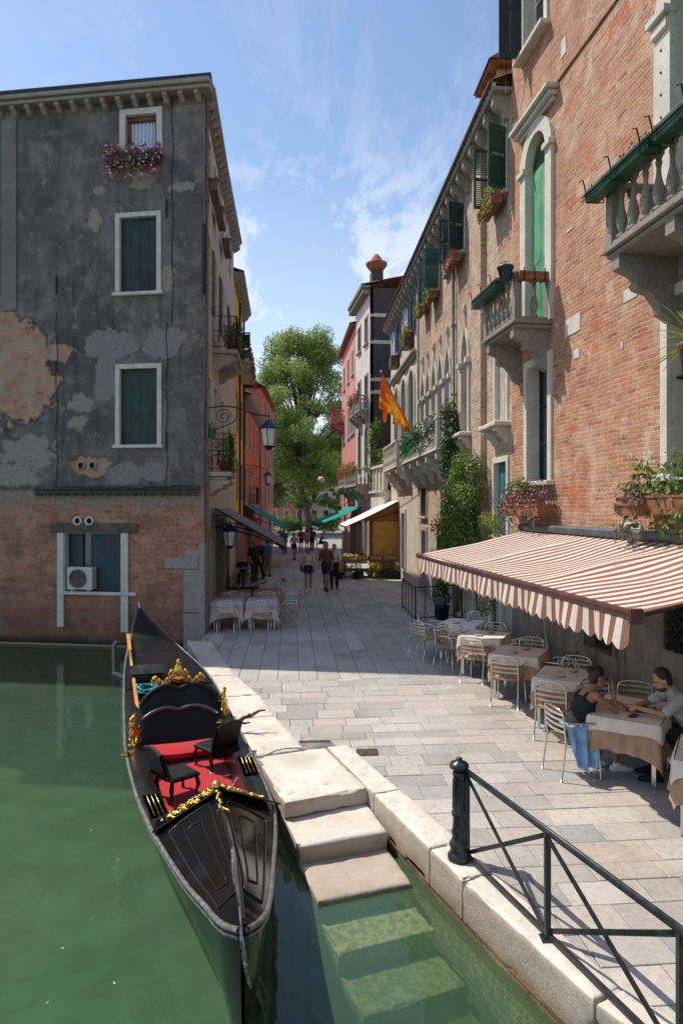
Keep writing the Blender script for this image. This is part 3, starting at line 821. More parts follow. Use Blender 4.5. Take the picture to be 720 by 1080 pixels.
for xx in (a3['x0']-.17,a3['x1']+.17):
    m=MB(); m.bbox(xx-.21,xx+.21,.0,.18,a3['zs']-.02,a3['zs']+.10,.02); m.bbox(xx-.17,xx+.17,.0,.13,a3['zs']-.2,a3['zs']-.023,.03)
    m.build('capital',ISTRIA,w); m=MB()
    for k in range(9): m.lathe([(.016,0),(.016,.012),(.004,.016)],(xx,.08,6.95+k*.3),8,axis=(0,1,0))
    m.build('stud_rivets',IRON,w)
w=window(A,a4,ISTRIA,'glass',.13,.05,.22,glass=GLASS,frame=DARKWOOD,T=.28)
w=window(A,a5,ISTRIA,'open',.12,.05,.2,shut=m_plain('near_black_paint',(.012,.02,.022),.4,0,.2,4,.1),glass=GLASS,frame=WHITEP,openl=None,openr=82,louvre=False)
w=surround(A,a6,.1,.04,DARKSTONE,.2); m=MB(); m.box(a6['x0'],a6['x1'],-.2,-.19,a6['z0'],a6['z1']); m.build('pane',GLASS,w)
m=MB(); W=a6['x1']-a6['x0']; Hh=a6['z1']-a6['z0']
def lattice(m,x0,x1,z0,z1,y,step,r=.011):
    W=x1-x0;Hh=z1-z0;k=-Hh
    while k<W:
        for s in(1,-1):
            p=[];xa=max(0,k);xb=min(W,k+Hh)
            if xb-xa>.03:
                za,zb=xa-k,xb-k
                if s<0: za,zb=Hh-za,Hh-zb
                m.tube([(x0+xa,y+s*.006,z0+za),(x0+xb,y+s*.006,z0+zb)],r,5)
        k+=step
lattice(m,a6['x0'],a6['x1'],a6['z0'],a6['z1'],.0,.16,.014); m.build('grille',IRON,w)
w=window(A,a7,DARKSTONE,'glass',.08,.03,0,glass=GLASS,frame=DARKWOOD)
w=window(A,a8,ISTRIA,'shutter',.12,.04,.1,shut=GREEN_MD,glass=GLASS)
# string course, loose stones
m=MB(); m.bbox(Yu(FA,3),Yu(FA,12.25),0,.035,10.94,11.0,.01); m.build('string_course',BRA,A)
m=MB()
for pa,pb,ya,yb in((596,612,333,352),(592,597,40,58),(658,672,303,316),(655,676,551,558),(605,611,368,378),(553,557,333,341),(598,604,240,243),(655,657,360,368)):
    m=MB(); u0,zb=FA.uz(pa,yb); u1,_=FA.uz(pb,yb); _,zt=FA.uz((pa+pb)/2,ya); _,zb=FA.uz((pa+pb)/2,yb)
    m.bbox(min(u0,u1),max(u0,u1),0,.012,zb,zt,.004); m.build('ashlar_block',ISTRIA,A)
# balconies
BALST=m_stone('grimy_balcony_stone',(.30,.27,.235),.9,1.3)
b1=(Yu(FA,12.28),Yu(FA,13.98)); b2=(Yu(FA,6.3),Yu(FA,8.98))
balcony(A,b1[0],b1[1],6.69,.76,.88,BALST,nb=6,brk=2,bh=.78)
balcony(A,b2[0],b2[1],6.63,.9,.86,BALST,nb=9,brk=3,bh=.85)
# planters hooked on the balcony rails (things of their own)
FOL=m_foliage('leaf_green',(.030,.068,.014),(.16,.28,.05)); FOLD=m_foliage('leaf_dark',(.014,.035,.012),(.06,.13,.035)); FOLY=m_foliage('leaf_yellow_green',(.06,.10,.012),(.28,.36,.05),.35)
DRY=m_foliage('dry_leaves',(.07,.055,.045),(.26,.21,.18),.1); PETAL=m_petal()
PETALS=[(.75,.72,.74),(.6,.02,.15),(.45,.02,.2),(.8,.75,.8),(.5,.01,.08)]
REDS=[(.55,.02,.02),(.7,.08,.03),(.6,.03,.1)]
def planter(F_,u0,u1,z,off,d,label,mat=None,h=.17,fol=FOL,fn=120,fl=None,fln=0,group=None,hang=.1,hooks=False,up=.14,size=.055,name='flower_box',cat='flower box'):
    c=F_.P((u0+u1)/2,off,z); r=empty(name,c,F_.ang,label,cat,group); L=abs(u1-u0)/2
    m=MB(); mt=.012
    m.add([(-L+.02,-d/2+.02,0),(L-.02,-d/2+.02,0),(L-.02,d/2-.02,0),(-L+.02,d/2-.02,0),(-L,-d/2,h),(L,-d/2,h),(L,d/2,h),(-L,d/2,h)],[(0,3,2,1),(0,1,5,4),(1,2,6,5),(2,3,7,6),(3,0,4,7),(4,5,6,7)])
    m.box(-L-mt,L+mt,-d/2-mt,d/2+mt,h-.025,h+.004)
    m.build('box',mat or TERRA,r)
    if hooks:
        m=MB(); m.bbox(-L+.03,L-.03,-d/2+.03,d/2-.03,h*.6,h+.07,.01); m.build('liner',TERRA,r)
        m=MB(); n=max(2,int(2*L/.4))
        for k in range(n):
            x=-L+.1+(2*L-.2)*k/(n-1); m.tube([(x,-d/2-.12,h+.16),(x,-d/2-.09,h+.2),(x,-d/2-.03,h+.15),(x,-d/2-.02,-.02),(x,d/2+.03,-.03),(x,d/2+.03,h*.9),(x,d/2+.07,h+.14),(x,d/2+.12,h+.12)],.009,6)
        m.tube([(-L,d/2+.03,h*.6),(L,d/2+.03,h*.6)],.008,6); m.tube([(-L,d/2+.03,.02),(L,d/2+.03,.02)],.008,6); m.build('hook',IRON,r)
    if fn:
        m=MB(); bl=[]; nb=max(2,int(2*L/.16))
        for k in range(nb):
            x=-L+2*L*(k+.5)/nb; q=random.uniform(.8,1.25)
            bl.append(((x,random.uniform(-.03,.05),h+up*.5),(.11*q,d*.55,up*q))); 
            if hang>.12: bl.append(((x,d*.5,h-hang*.5),(.10*q,.07,hang*q)))
        leaves(m,bl,fn,size,.3); m.build('foliage',fol,r)
        if fl: m=MB(); leaves(m,bl,fln,size*.85,.95,fl); m.build('flowers',PETAL,r)
    return r
GP=m_plain('green_plastic',(.012,.075,.045),.4,0,.2,5,.05)
g='window boxes along the balcony rails'
planter(FA,b2[0]+.02,(b2[0]+b2[1])/2-.02,7.30,.99,.2,'long green trough hooked to the near half of the upper right balcony rail',GP,h=.12,fn=60,fol=DRY,hooks=True,group=g,up=.08)
planter(FA,(b2[0]+b2[1])/2+.02,b2[1]+.1,7.30,.99,.2,'green trough hooked to the far half of the upper right balcony rail',GP,h=.12,fn=50,fol=DRY,up=.08,hooks=True,group=g)
planter(FA,b1[0]+.5,b1[1]+.1,7.38,.84,.18,'green trough with straggling plants hooked along the small balcony rail',GP,fn=26,fol=DRY,hooks=True,group=g,up=.07)
# side trough + dark pot on the near side rail of the small balcony
r=empty('flower_box',FA.P(b1[0]-.06,.42,7.38),FA.ang+pi/2,'terracotta trough hooked to the near side rail of the small balcony','flower box',g)
m=MB(); m.bbox(-.28,.28,-.09,.09,0,.15,.01); m.build('box',TERRA,r); m=MB()
for x in(-.2,0,.2): m.tube([(x,.1,.2),(x,.1,-.02),(x,-.11,-.02),(x,-.11,.2)],.009,6)
m.build('hook',IRON,r)
r=empty('flower_pot',FA.P(b1[0]+.08,.88,7.52),0,'dark round pot at the near corner of the small balcony','flower pot')
MB().lathe([(.10,-.12),(.14,.1),(.155,.1),(.155,.14),(.13,.14),(.12,.1)],(0,0,0),16).build('pot',BLUE_SH,r)
m=MB(); leaves(m,[((0,0,.16),(.13,.13,.08))],40,.05,.2); m.build('foliage',DRY,r)

# ---------------- building B : long lower house, brick then plaster
BRB=m_brick('tan_brick',(.42,.25,.16),(.64,.47,.33),(.56,.48,.39),low=(2.2,(.50,.46,.40),.6))
PLB=m_plaster('cream_plaster',(.60,.52,.42),(.30,.26,.22),1,.45,.35)
B=root('long_house',FB,'long old house beyond the brick palace with gothic windows and a bracketed eave')
YB=lambda Y: Yu(FB,Y)
def bwin(Yc,wd,z0,z1,*a): return OP(YB(Yc-wd/2),YB(Yc+wd/2),z0,z1,*a)
SPL=YB(25.55); BE=YB(33.5)
top=[bwin(Yc,wd,z0,z1) for Yc,wd,z0,z1 in((14.98,.95,10.15,11.55),(18.75,.95,10.3,11.6),(20.15,.7,10.4,11.6),(22.1,1.0,10.35,11.65),(23.8,.8,10.4,11.65),(27.2,1.1,10.35,11.65),(31.0,1.1,10.35,11.65))]
goth=[bwin(Yc,.74,5.0,8.42,'gothic',1.15) for Yc in(20.35,21.4,22.45,23.5,24.5)]
gs=bwin(18.2,.72,5.25,8.42,'gothic',1.15)
s1=bwin(14.95,.85,5.1,7.0); s2=bwin(14.95,.95,2.6,4.25)
shopw=[bwin(15.35,.8,.5,2.1),bwin(16.9,.8,.5,2.1)]
low=[bwin(24.4,1.1,2.9,3.95),bwin(24.3,.9,0,2.4),bwin(21.5,1.0,.7,2.3),bwin(18.9,.9,2.8,4.0),bwin(18.8,.9,0,2.2)]
arches=[bwin(Yc,1.35,5.0,z1,'round') for Yc,z1 in((27.1,8.85),(29.15,8.88),(31.3,8.9))]
door=bwin(29.2,1.0,0,3.0)
wall(B,0,SPL-.001,-.05,12.3,[o for o in top[:5]+goth+[gs,s1,s2]+shopw+low],BRB,T=.25,depth=8)
wall(B,SPL+.001,BE,-.05,12.3,top[5:]+arches+[door],PLB,T=.25,depth=8)
shc=[(m_plain('sage_paint',(.02,.075,.055),.45,0,.2,4,.1),70,95),(GREEN_SH,75,80),(TEAL_SH,60,None),(TEAL_SH,85,70),(TEAL_SH,75,None),(BLUE_LT,20,10),(BLUE_LT,20,10)]
for o,(c,al,ar) in zip(top,shc):
    window(B,o,ISTRIA_D,'open',.07,.03,.14,shut=c,glass=GLASS,frame=WHITEP,openl=al,openr=ar)
for o in goth+[gs]:
    w=surround(B,o,.12,.06,ISTRIA,.2); pane(w,o,GLASS,.2,1,DARKWOOD,tr=2)
    for xx in(o['x0']-.06,o['x1']+.06): MB().bbox(xx-.11,xx+.11,0,.14,o['zs']-.18,o['zs'],.02).build('capital',ISTRIA,w)
    # leaf-shaped finial on the tip
    cx=(o['x0']+o['x1'])/2; MB().lathe([(.02,0),(.07,.08),(.03,.15),(.05,.2),(.005,.3)],(cx,.05,o['z1']+.12),8).build('finial',ISTRIA,w)
m=MB(); m.bbox(gs['x0']-.22,gs['x1']+.22,0,.32,gs['z0']-.12,gs['z0'],.03); bracket_mb(m,gs['x0'],.14,.3,gs['z0']-.122,.35); bracket_mb(m,gs['x1'],.14,.3,gs['z0']-.122,.35); m.build('ledge',ISTRIA,B)
w=surround(B,s1,.1,.04,ISTRIA,.2); m=MB(); q0,q1=s1['x0']+.02,s1['x1']-.02; xm=(q0+q1)/2
for c0,c1 in((q0,xm-.004),(xm+.004,q1)): mm=MB(); shutter_mb(mm,c0,c1,5.12,6.98,-.08,False); mm.build('shutter',m_plain('cream_paint',(.46,.42,.35),.6,0,.15,4,.1,.4,.2),w)
m=MB(); m.bbox(s1['x0']-.25,s1['x1']+.25,0,.36,s1['z0']-.12,s1['z0'],.03); bracket_mb(m,s1['x0'],.14,.34,s1['z0']-.122,.36); bracket_mb(m,s1['x1'],.14,.34,s1['z0']-.122,.36); m.build('ledge',ISTRIA,B)
window(B,s2,ISTRIA,'shutter',.11,.05,.12,shut=TEAL_SH,glass=GLASS,louvre=False)
for o in shopw: window(B,o,WHITEP,'glass',.12,.04,.1,glass=GLASS,frame=WHITEP)
for i,o in enumerate(low):
    if i in(1,4):
        w=surround(B,o,.12,.05,ISTRIA_D,.2,name='door'); m=MB(); m.bbox(o['x0']+.02,o['x1']-.02,-.16,-.1,0,o['z1']-.02,.01); m.box(o['x0']+.12,o['x1']-.12,-.1,-.09,.2,1.0);m.box(o['x0']+.12,o['x1']-.12,-.1,-.09,1.15,o['z1']-.2); m.build('leaf',WOODBR,w)
        MB().ell(((o['x0']+o['x1'])/2+.28,-.06,1.05),(.03,.03,.03),8,6).build('handle',ALU,w)
    else:
        w=window(B,o,ISTRIA_D,'glass',.1,.04,.12,glass=GLASS,frame=DARKWOOD)
        m=MB(); n=6
        for k in range(n): x=o['x0']+(o['x1']-o['x0'])*(k+.5)/n; m.tube([(x,0,o['z0']),(x,0,o['z1'])],.011,6)
        for zz in(.33,.66): m.tube([(o['x0'],.002,o['z0']+(o['z1']-o['z0'])*zz),(o['x1'],.002,o['z0']+(o['z1']-o['z0'])*zz)],.009,6)
        m.build('grille',IRON,w)
for o in arches:
    w=surround(B,o,.16,.06,ISTRIA,.2); 
    q0,q1=o['x0']+.02,o['x1']-.02; xm=(q0+q1)/2
    for c0,c1 in((q0,xm-.004),(xm+.004,q1)): mm=MB(); shutter_mb(mm,c0,c1,5.02,o['zs'],-.12); mm.build('shutter',TEAL_SH,w)
    MB().box(q0,q1,-.2,-.19,5.02,o['z1']).build('pane',GLASS,w)
m=MB(); m.bbox(YB(25.8),YB(32.7),0,.22,9.28,9.42,.03); m.bbox(YB(25.85),YB(32.65),0,.13,9.18,9.277,.02); m.build('hood_mould',ISTRIA_D,B)
m=MB(); m.bbox(SPL+.01,BE,0,.05,4.35,4.5,.02); m.bbox(SPL+.02,BE-.3,.0,.06,-.03,.5,.02)
m.build('plinth_band',ISTRIA,B)
w=surround(B,door,.16,.06,ISTRIA,.2,name='door'); m=MB(); m.bbox(door['x0']+.02,door['x1']-.02,-.16,-.1,0,2.98,.01); m.box(door['x0']+.12,door['x1']-.12,-.1,-.09,.2,1.2);m.box(door['x0']+.12,door['x1']-.12,-.1,-.09,1.35,2.8); m.build('leaf',m_plain('grey_wood',(.20,.16,.13),.6,0,.2,5,.1),w)
MB().ell((door['x0']+.2,-.06,1.05),(.03,.03,.03),8,6).build('handle',ALU,w)
# brick pier
m=MB(); m.bbox(YB(16.2),YB(17.0),0,.14,-.03,11.9,.01); m.build('pier',BRB,B)
m=MB(); m.bbox(YB(25.45),YB(25.65),0.004,.06,4.9,11.9,.01); m.build('quoin',ISTRIA_D,B)
# eave: brackets, board, gutter, tiles
m=MB(); m.bbox(-.02,BE+.1,.006,.42,12.14,12.22,.01)
x=.25
while x<BE:
    m.prism([(0,11.62),(.10,11.66),(.16,11.78),(.30,11.86),(.37,11.96),(.37,12.135),(0,12.135)],x-.09,x+.09,'yz'); x+=.66
m.build('cornice',m_stone('eave_stone',(.36,.33,.29),.7),B)
m=MB()
x=0
while x<BE: m.box(x,x+.12,.36,.44,12.225,12.30); x+=.2
m.build('dentil_trim',ISTRIA,B)
m=MB(); m.tube([(-.02,.47,12.31),(BE+.1,.47,12.31)],.055,8); m.build('gutter',m_plain('old_copper',(.16,.09,.07),.6,.2,.3,4,.1),B)
tile_roof(B,-.02,BE+.1,.44,-4.0,12.36,14.0,TILES)
m=MB(); xx=YB(19.35); m.tube([(xx,.35,12.2),(xx,.12,11.7),(xx,.09,11.4),(xx,.09,3.2)],.05,10)
for z in(4.5,6.5,8.5,10.5): m.bbox(xx-.07,xx+.07,0,.15,z,z+.05,.01)
m.build('drainpipe',m_plain('grey_pipe',(.22,.24,.26),.4,.5,.15,6,.05),B)
# chimney with its own little tiled hood
ch=empty('chimney',FB.P(YB(17.6),-1.0,0),FB.ang); ch.parent=B; ch.matrix_parent_inverse=Matrix(); ch.location=(YB(17.6),-1.0,-1.2); ch.rotation_euler=(0,0,0)
m=MB(); m.bbox(-.55,.55,-.5,.5,12.3,15.3,.02); m.bbox(-.62,.62,-.57,.57,15.25,15.4,.02)
for k in range(6): m.box(-.5+.2*k,-.42+.2*k,-.45,.45,15.4,15.75)
mm=m.build('stack',BRB,ch); 
m=MB(); m.bbox(-.75,.75,-.7,.7,15.75,15.85,.02); m.add([(-.78,-.75,15.84),(.78,-.75,15.84),(.78,.75,15.84),(-.78,.75,15.84),(-.78,0,16.3),(.78,0,16.3)],[(0,1,5,4),(2,3,4,5),(0,4,3),(1,2,5)]); m.build('hood',TILES,ch)
bb=balcony(B,YB(19.3),YB(26.0),4.95,.62,.92,ISTRIA,nb=22,brk=5,bh=.8)
balcony(B,YB(27.3),YB(31.6),4.95,.66,1.08,ISTRIA,nb=14,brk=3,bh=.75)
# pots under the top windows of the long house
g='flower pots on the upper window sills of the long house'
for (o,fol,fl,lab) in((top[0],FOLY,REDS,'bright green plant in terracotta box under the nearest upper window of the long house'),
    (top[1],DRY,None,'dried brown plant in a box under the second upper window of the long house'),
    (top[3],FOL,REDS,'round planted box with red flowers between the teal shutters, above the drainpipe foot'),
    (top[4],FOLY,None,'yellow green planted box under the fifth upper window of the long house'),
    (top[5],FOLY,None,'spiky green plant in a box below the nearer pale blue shutters')):
    planter(FB,o['x0']-.05,o['x1']+.05,o['z0']-.28,.26,.26,lab,TERRA,.2,fol,320,fl,30,g,hang=.24,up=.26,size=.085)
for Yc,lab in((27.2,'brown wooden window box below the nearer pale blue shutters of the long house'),(31.0,'brown wooden window box below the farther pale blue shutters of the long house')):
    r=empty('window_box',FB.P(YB(Yc),.2,9.75),FB.ang,lab,'window box','brown window boxes'); m=MB(); m.bbox(-.5,.5,-.16,.16,0,.5,.02); 
    for k in range(9): m.box(-.48+.11*k,-.42+.11*k,.16,.185,.02,.48)
    m.build('box',WOODBR,r)

# ---------------- building C, D and the terrace between
PLC=m_plaster('white_plaster',(.66,.62,.56),(.30,.28,.26),.8,.6,.3); PLD=m_plaster('pink_plaster',(.62,.27,.24),(.38,.17,.15),.8,.35,.2); PLG=m_plaster('shade_dark_render',(.075,.07,.068),(.03,.03,.03),1.2,.5,.2)
C_=root('tall_white_house',FC,'tall narrow white house with a windowless side wall coloured dark for its shade')
LC=4.45
cw=[OP(u,u+.85,z,z+1.5) for z in(12.6,9.3) for u in(.55,2.7)]+[OP(u,u+.8,z,z+2.2,'round') for z in(5.6,) for u in(.6,2.7)]+[OP(.5,1.6,0,2.7),OP(2.5,3.8,.0,2.7)]
wall(C_,0,LC,-.05,15.6,cw,PLC,T=.2,depth=.5,name='front_wall',ends=False)
MB().box(.004,LC-.004,-9,-.22,-.05,15.55).build('side_wall',PLG,C_)  # shade of the side wall put into its near-black colour
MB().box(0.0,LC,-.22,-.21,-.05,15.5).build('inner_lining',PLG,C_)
for i,o in enumerate(cw):
    if i<6: window(C_,o,ISTRIA_D,'shutter' if i%3 else 'glass',.1,.04,.15,shut=GREEN_SH,glass=GLASS,frame=WHITEP)
    else: w=surround(C_,o,.12,.05,ISTRIA,.2,name='door'); MB().box(o['x0'],o['x1'],-.18,-.15,0,o['z1']).build('leaf',DARKWOOD,w)
m=MB(); 
for z in(13.9,12.4,10.3,9.6,6.3,5.6): m.bbox(.0,.05,-random.uniform(.5,1.0),0.006,z,z+.16,.01); m.bbox(-.02,.004,-random.uniform(1.0,1.8),-.22,z,z+.2,.005)
m.build('quoin',ISTRIA,C_)
m=MB(); m.bbox(-.1,LC+.1,.003,.5,15.5,15.62,.02); x=.1
while x<LC: m.bbox(x,x+.16,0.004,.42,15.2,15.497,.03); x+=.36
m.build('cornice',m_stone('eave_stone2',(.30,.28,.25),.7),C_)
tile_roof(C_,-.1,LC+.1,.5,-5,15.66,17.0,TILES)
ch=empty('chimney',(0,0,0)); ch.parent=C_; ch.location=(.6,-.5,0)
m=MB(); m.bbox(-.32,.32,-.32,.32,15.3,16.6,.02); m.build('stack',PLG,ch)
m=MB(); m.lathe([(.3,16.6),(.62,17.0),(.62,17.1),(.4,17.12),(.3,17.35),(.12,17.6),(.02,17.62)],(0,0,0),12); m.build('hood',TERRA,ch)
balcony(C_,.3,4.2,4.5,.8,.95,ISTRIA_D,nb=10,brk=3,bh=.7)
balcony(C_,.35,1.7,8.7,.6,.9,ISTRIA_D,nb=3,brk=2,bh=.5)
balcony(C_,2.4,3.8,8.7,.6,.9,ISTRIA_D,nb=3,brk=2,bh=.5)
D_=root('pink_house',FD,'pink plastered house with green balcony plants beyond the tall white house')
LD=9.0
dw=[OP(u,u+.9,z,z+1.6) for z in(11.8,3.6) for u in(1,3.6,6.6)]+[OP(u,u+.85,8.0,10.1,'round') for u in(.6,1.9,3.6,6.8)]+[OP(1.5,2.8,0,2.7),OP(5.5,7,0,2.7)]
wall(D_,0,LD,-.05,14.7,dw,PLD,T=.2,depth=8)
for i,o in enumerate(dw):
    if i<10: window(D_,o,ISTRIA,'shutter' if i%2 else 'glass',.1,.04,.12,shut=GREEN_SH,glass=GLASS,frame=WHITEP)
    else: w=surround(D_,o,.12,.05,ISTRIA,.2,name='door'); MB().box(o['x0'],o['x1'],-.18,-.15,0,o['z1']).build('leaf',DARKWOOD,w)
m=MB(); m.bbox(-.1,LD+.1,.003,.35,14.6,14.72,.02); m.build('cornice',TERRA,D_); tile_roof(D_,-.1,LD+.1,.38,-5,14.75,16.0,TILES)
balcony(D_,.4,5.0,4.6,.7,.95,ISTRIA_D,nb=10,brk=3,bh=.6)
balcony(D_,7.3,9.0,9.5,1.0,.95,m_plain('pink_stone',(.5,.2,.18),.8,0,.2,3,.1),nb=5,brk=2,bh=.6)
g='planted boxes on the far balconies'
planter(FC,.4,1.6,9.45,.55,.24,'green plants on the nearer upper balcony of the tall white house',TERRA,.2,FOL,120,REDS,20,g,hang=.3,up=.25,size=.11)
planter(FC,2.5,3.7,9.45,.55,.24,'green plants on the farther upper balcony of the tall white house',TERRA,.2,FOL,120,None,0,g,hang=.3,up=.25,size=.11)
planter(FC,.5,4.1,5.35,.75,.24,'red and green flowers along the lower balcony of the tall white house',TERRA,.2,FOLY,200,REDS,60,g,hang=.3,up=.25,size=.12)
planter(FD,.5,4.8,5.45,.65,.24,'red flowers trailing from the lower balcony of the pink house',TERRA,.2,FOL,200,REDS,60,g,hang=.3,up=.3,size=.12)
planter(FD,7.3,9.0,10.3,.9,.3,'bushy plants on the corner balcony of the pink house',TERRA,.2,FOL,200,REDS,30,g,hang=.2,up=.4,size=.14)
FE=Frame((2.15,33.6),(-.56,3.4))
E_=root('terrace_wing',FE,'low white wing with a balustraded roof terrace before the tall white house')
eo=[OP(.5,2.6,0,2.7)]
wall(E_,0,3.43,-.05,4.0,eo,PLC,T=.3,depth=6)
MB().box(.5,2.6,-.32,-.3,0,2.7).build('door',DARKWOOD,E_)
m=MB(); m.bbox(-.05,3.45,-.3,.12,4.0,4.12,.02); m.bbox(-.05,3.45,-.25,.07,5.3,5.45,.02)
for k in range(5): m.bbox(.0+.83*k,.14+.83*k,-.2,.02,4.12,5.3,.02)
for k in range(4): m.box(.15+.83*k,.82+.83*k,-.12,-.06,4.14,5.28)
m.build('parapet',ISTRIA,E_)
m=MB(); leaves(m,[((1.4+.5*k,-.6,5.6+.3*sin(k)),(.6,.5,.7)) for k in range(4)]+[((3.0,.0,6.8),(.35,.3,1.2)),((3.2,0,5.0),(.3,.25,1.0)),((2.9,-.3,7.6),(.4,.3,.6))],2200,.16,.3)
r=empty('terrace_plant',FE.P(0,0,0),FE.ang,'bushy green climber spilling over the white terrace parapet','plant'); m.build('foliage',FOL,r)
m=MB(); m.tube([(2.2,-.6,4.1),(2.3,-.5,5.5),(2.9,-.2,7.2)],[.08,.06,.03],6); m.build('stem',WOODBR,r)
# ---------------- left corner house (canal face and street face)
def m_corner():
    m,t=new('sooty_plaster'); v=t.uv(); s=t.sep(v); u,z=s[0],s[1]
    a=t.noise(v,1.4,6,.7); b=t.noise(v,10,6,.75); d=t.noise(v,.5,5,.6)
    c=t.mix(t.ramp(a,.32,.68),(.24,.218,.20),(.098,.092,.088))
    c=t.mix(t.ramp(b,.48,.7,0,.6),c,(.23,.22,.21)); c=t.mix(t.ramp(t.noise(v,22,5,.8),.55,.72,0,.35),c,(.025,.025,.026))
    c=t.mix(t.ramp(t.noise(v,.42,6,.7,.6),.42,.6,0,.75),c,(.075,.070,.068))
    st=t.noise(t.vscale(v,(3,.16,1)),1.2,5,.7); c=t.mix(t.ramp(st,.5,.72,0,.55),c,(.02,.02,.022))
    c=t.mix(t.ramp(t.noise(v,.75,7,.72,.5),.50,.62,0,.7),c,(.125,.12,.115)); c=t.mix(t.ramp(t.noise(v,3.3,7,.8,.3),.55,.62,0,.6),c,(.30,.275,.25))
    # grey-blue re-rendered patches
    def patch(u0,z0,ru,rz,amp=.5,ns=1.6):
        du=t.math('DIVIDE',t.math('SUBTRACT',u,u0),ru); dz=t.math('DIVIDE',t.math('SUBTRACT',z,z0),rz)
        r=t.math('SQRT',t.math('ADD',t.math('MULTIPLY',du,du),t.math('MULTIPLY',dz,dz)))
        r=t.math('ADD',r,t.math('MULTIPLY',t.math('SUBTRACT',t.noise(v,ns,7,.72,.4),.5),amp*4.2))
        return r
    def P(px,py): return FLC.uz(px,py)
    def union(L):
        k=None
        for q in L: k=patch(*q) if k is None else t.math('MINIMUM',k,patch(*q))
        return k
    def fill(r): return t.ramp(r,.955,1.0,1,0)
    def rim(c,r,w=.10,s=.7): return t.mix(t.math('MULTIPLY',t.math('MULTIPLY',t.ramp(r,.96,1.0),t.ramp(r,1.0,1.0+w,1,0)),s),c,(.03,.028,.027))
    def pp(px,py,rx,ry,amp=.5,ns=1.6): uu,zz=P(px,py); return (uu,zz,rx/40.0,ry/40.0,amp,ns)
    grey=union([pp(118,362,32,16),pp(172,362,24,16),pp(112,400,14,24),pp(25,362,40,10),pp(132,500,20,13),pp(160,498,16,10)])
    c=t.mix(fill(grey),c,t.mix(t.ramp(b,.3,.7),(.17,.17,.175),(.27,.265,.26)))
    pale=union([pp(30,478,30,20,.9,3),pp(20,500,26,14,.9,3),pp(82,445,10,10,.9,4),pp(85,425,12,10,.8,4),pp(190,197,14,5,.6,4),pp(104,200,6,5,.5,5),pp(150,190,14,10,.6,3),pp(100,232,8,12,.5,4),pp(176,292,8,14,.6,4),pp(8,420,18,26,.6,2)])
    c=rim(c,pale,.08,.5); pale=fill(pale); c=t.mix(t.math('MULTIPLY',pale,.85),c,t.mix(t.ramp(b,.3,.7),(.24,.21,.185),(.38,.33,.28)))
    bc,bh=brick_cols(t,v,(.40,.13,.065),(.62,.29,.16),(.44,.35,.28),bw=.26,rh=.07,ms=.014)
    bup=union([pp(20,395,42,52,.45,1.8),pp(98,492,22,11,.6,3),pp(5,340,20,18,.5,2),pp(62,372,16,10,.6,3)])
    bc2=t.mix(t.ramp(t.noise(v,3,5,.7),.35,.62,.1,.75),bc,(.44,.34,.27))
    c=rim(c,bup,.14,.85); bup=fill(bup); c=t.mix(bup,c,bc2)
    # bare brick of the ground floor
    zz=t.math('ADD',z,t.math('MULTIPLY',t.math('SUBTRACT',t.noise(v,1.2,6,.7),.5),1.1))
    lowk=t.ramp(zz,3.18,3.26,1,0)
    dm=t.ramp(t.noise(v,.8,5,.7),.42,.68,0,.8)
    bl=t.mix(t.math('MULTIPLY',dm,.8),bc,(.15,.07,.045)); bl=t.mix(t.ramp(t.noise(v,4,6,.8),.54,.66,0,.6),bl,(.42,.34,.27))
    bl=t.mix(t.ramp(t.noise(v,.95,7,.75,.5),.55,.62,0,.75),bl,(.36,.29,.235)); bl=t.mix(t.ramp(t.noise(t.vscale(v,(1.4,.3,1)),1.1,6,.7),.55,.72,0,.6),bl,(.07,.045,.035)); bl=t.mix(t.ramp(zz,.0,1.5,.5,0),bl,(.07,.04,.03))
    mid=t.mix(t.ramp(b,.3,.7),(.20,.155,.125),(.34,.27,.21))
    under=t.ramp(z,3.66,3.68,1,0)
    c=t.mix(under,c,mid); c=t.mix(lowk,c,bl)
    alg=t.ramp(t.math('ADD',z,t.math('MULTIPLY',a,.3)),-.25,.1,1,0); c=t.mix(alg,c,(.02,.022,.014))
    brk=t.math('MAXIMUM',t.math('MULTIPLY',lowk,under),bup)
    h=t.math('ADD',t.math('MULTIPLY',bh,brk),t.math('MULTIPLY',t.math('ADD',t.math('MULTIPLY',b,.5),.8),t.math('SUBTRACT',1.0,brk)))
    t.out(c,.88,0,t.bump(h,.75,.022),.2); return m
SOOT=m_corner()
L=root('corner_house',FLC,'dark soot stained corner house with bare brick at canal level')
LW=12.5
o1=opp(FLC,132,166,FLC.uz(149,158)[1],FLC.uz(149,120)[1]); o2=opp(FLC,126,166,FLC.uz(146,308)[1],FLC.uz(146,228)[1]); o3=opp(FLC,126,166.5,FLC.uz(146,469)[1],FLC.uz(146,388)[1])
o4=opp(FLC,68,128,FLC.uz(98,624)[1],FLC.uz(98,562)[1])
RZ=13.9
wall(L,0.0,LW,-2.3,RZ,[o1,o2,o3,o4],SOOT,T=.26,depth=.012,ends=False)
WST=m_stone('white_window_stone',(.66,.64,.60),.8,1.8)
BLK=m_plain('bottle_green_paint',(.010,.036,.036),.5,0,.5,3,.3)
w=window(L,o2,WST,'shutter',.105,.04,.1,shut=BLK,glass=GLASS,louvre=False); w=window(L,o3,WST,'shutter',.105,.04,.1,shut=BLK,glass=GLASS,louvre=False)
w=surround(L,o1,.14,.04,WST,.22)
def m_curtain():  # pale blue cloth in regular paler and deeper stripes
    m,t=new('pale_blue_curtain'); v=t.obj(); s=t.sep(v); f=t.math('SINE',t.math('MULTIPLY',s[0],60))
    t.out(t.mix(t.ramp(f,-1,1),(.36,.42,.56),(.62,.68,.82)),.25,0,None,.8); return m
m=MB(); f=.1
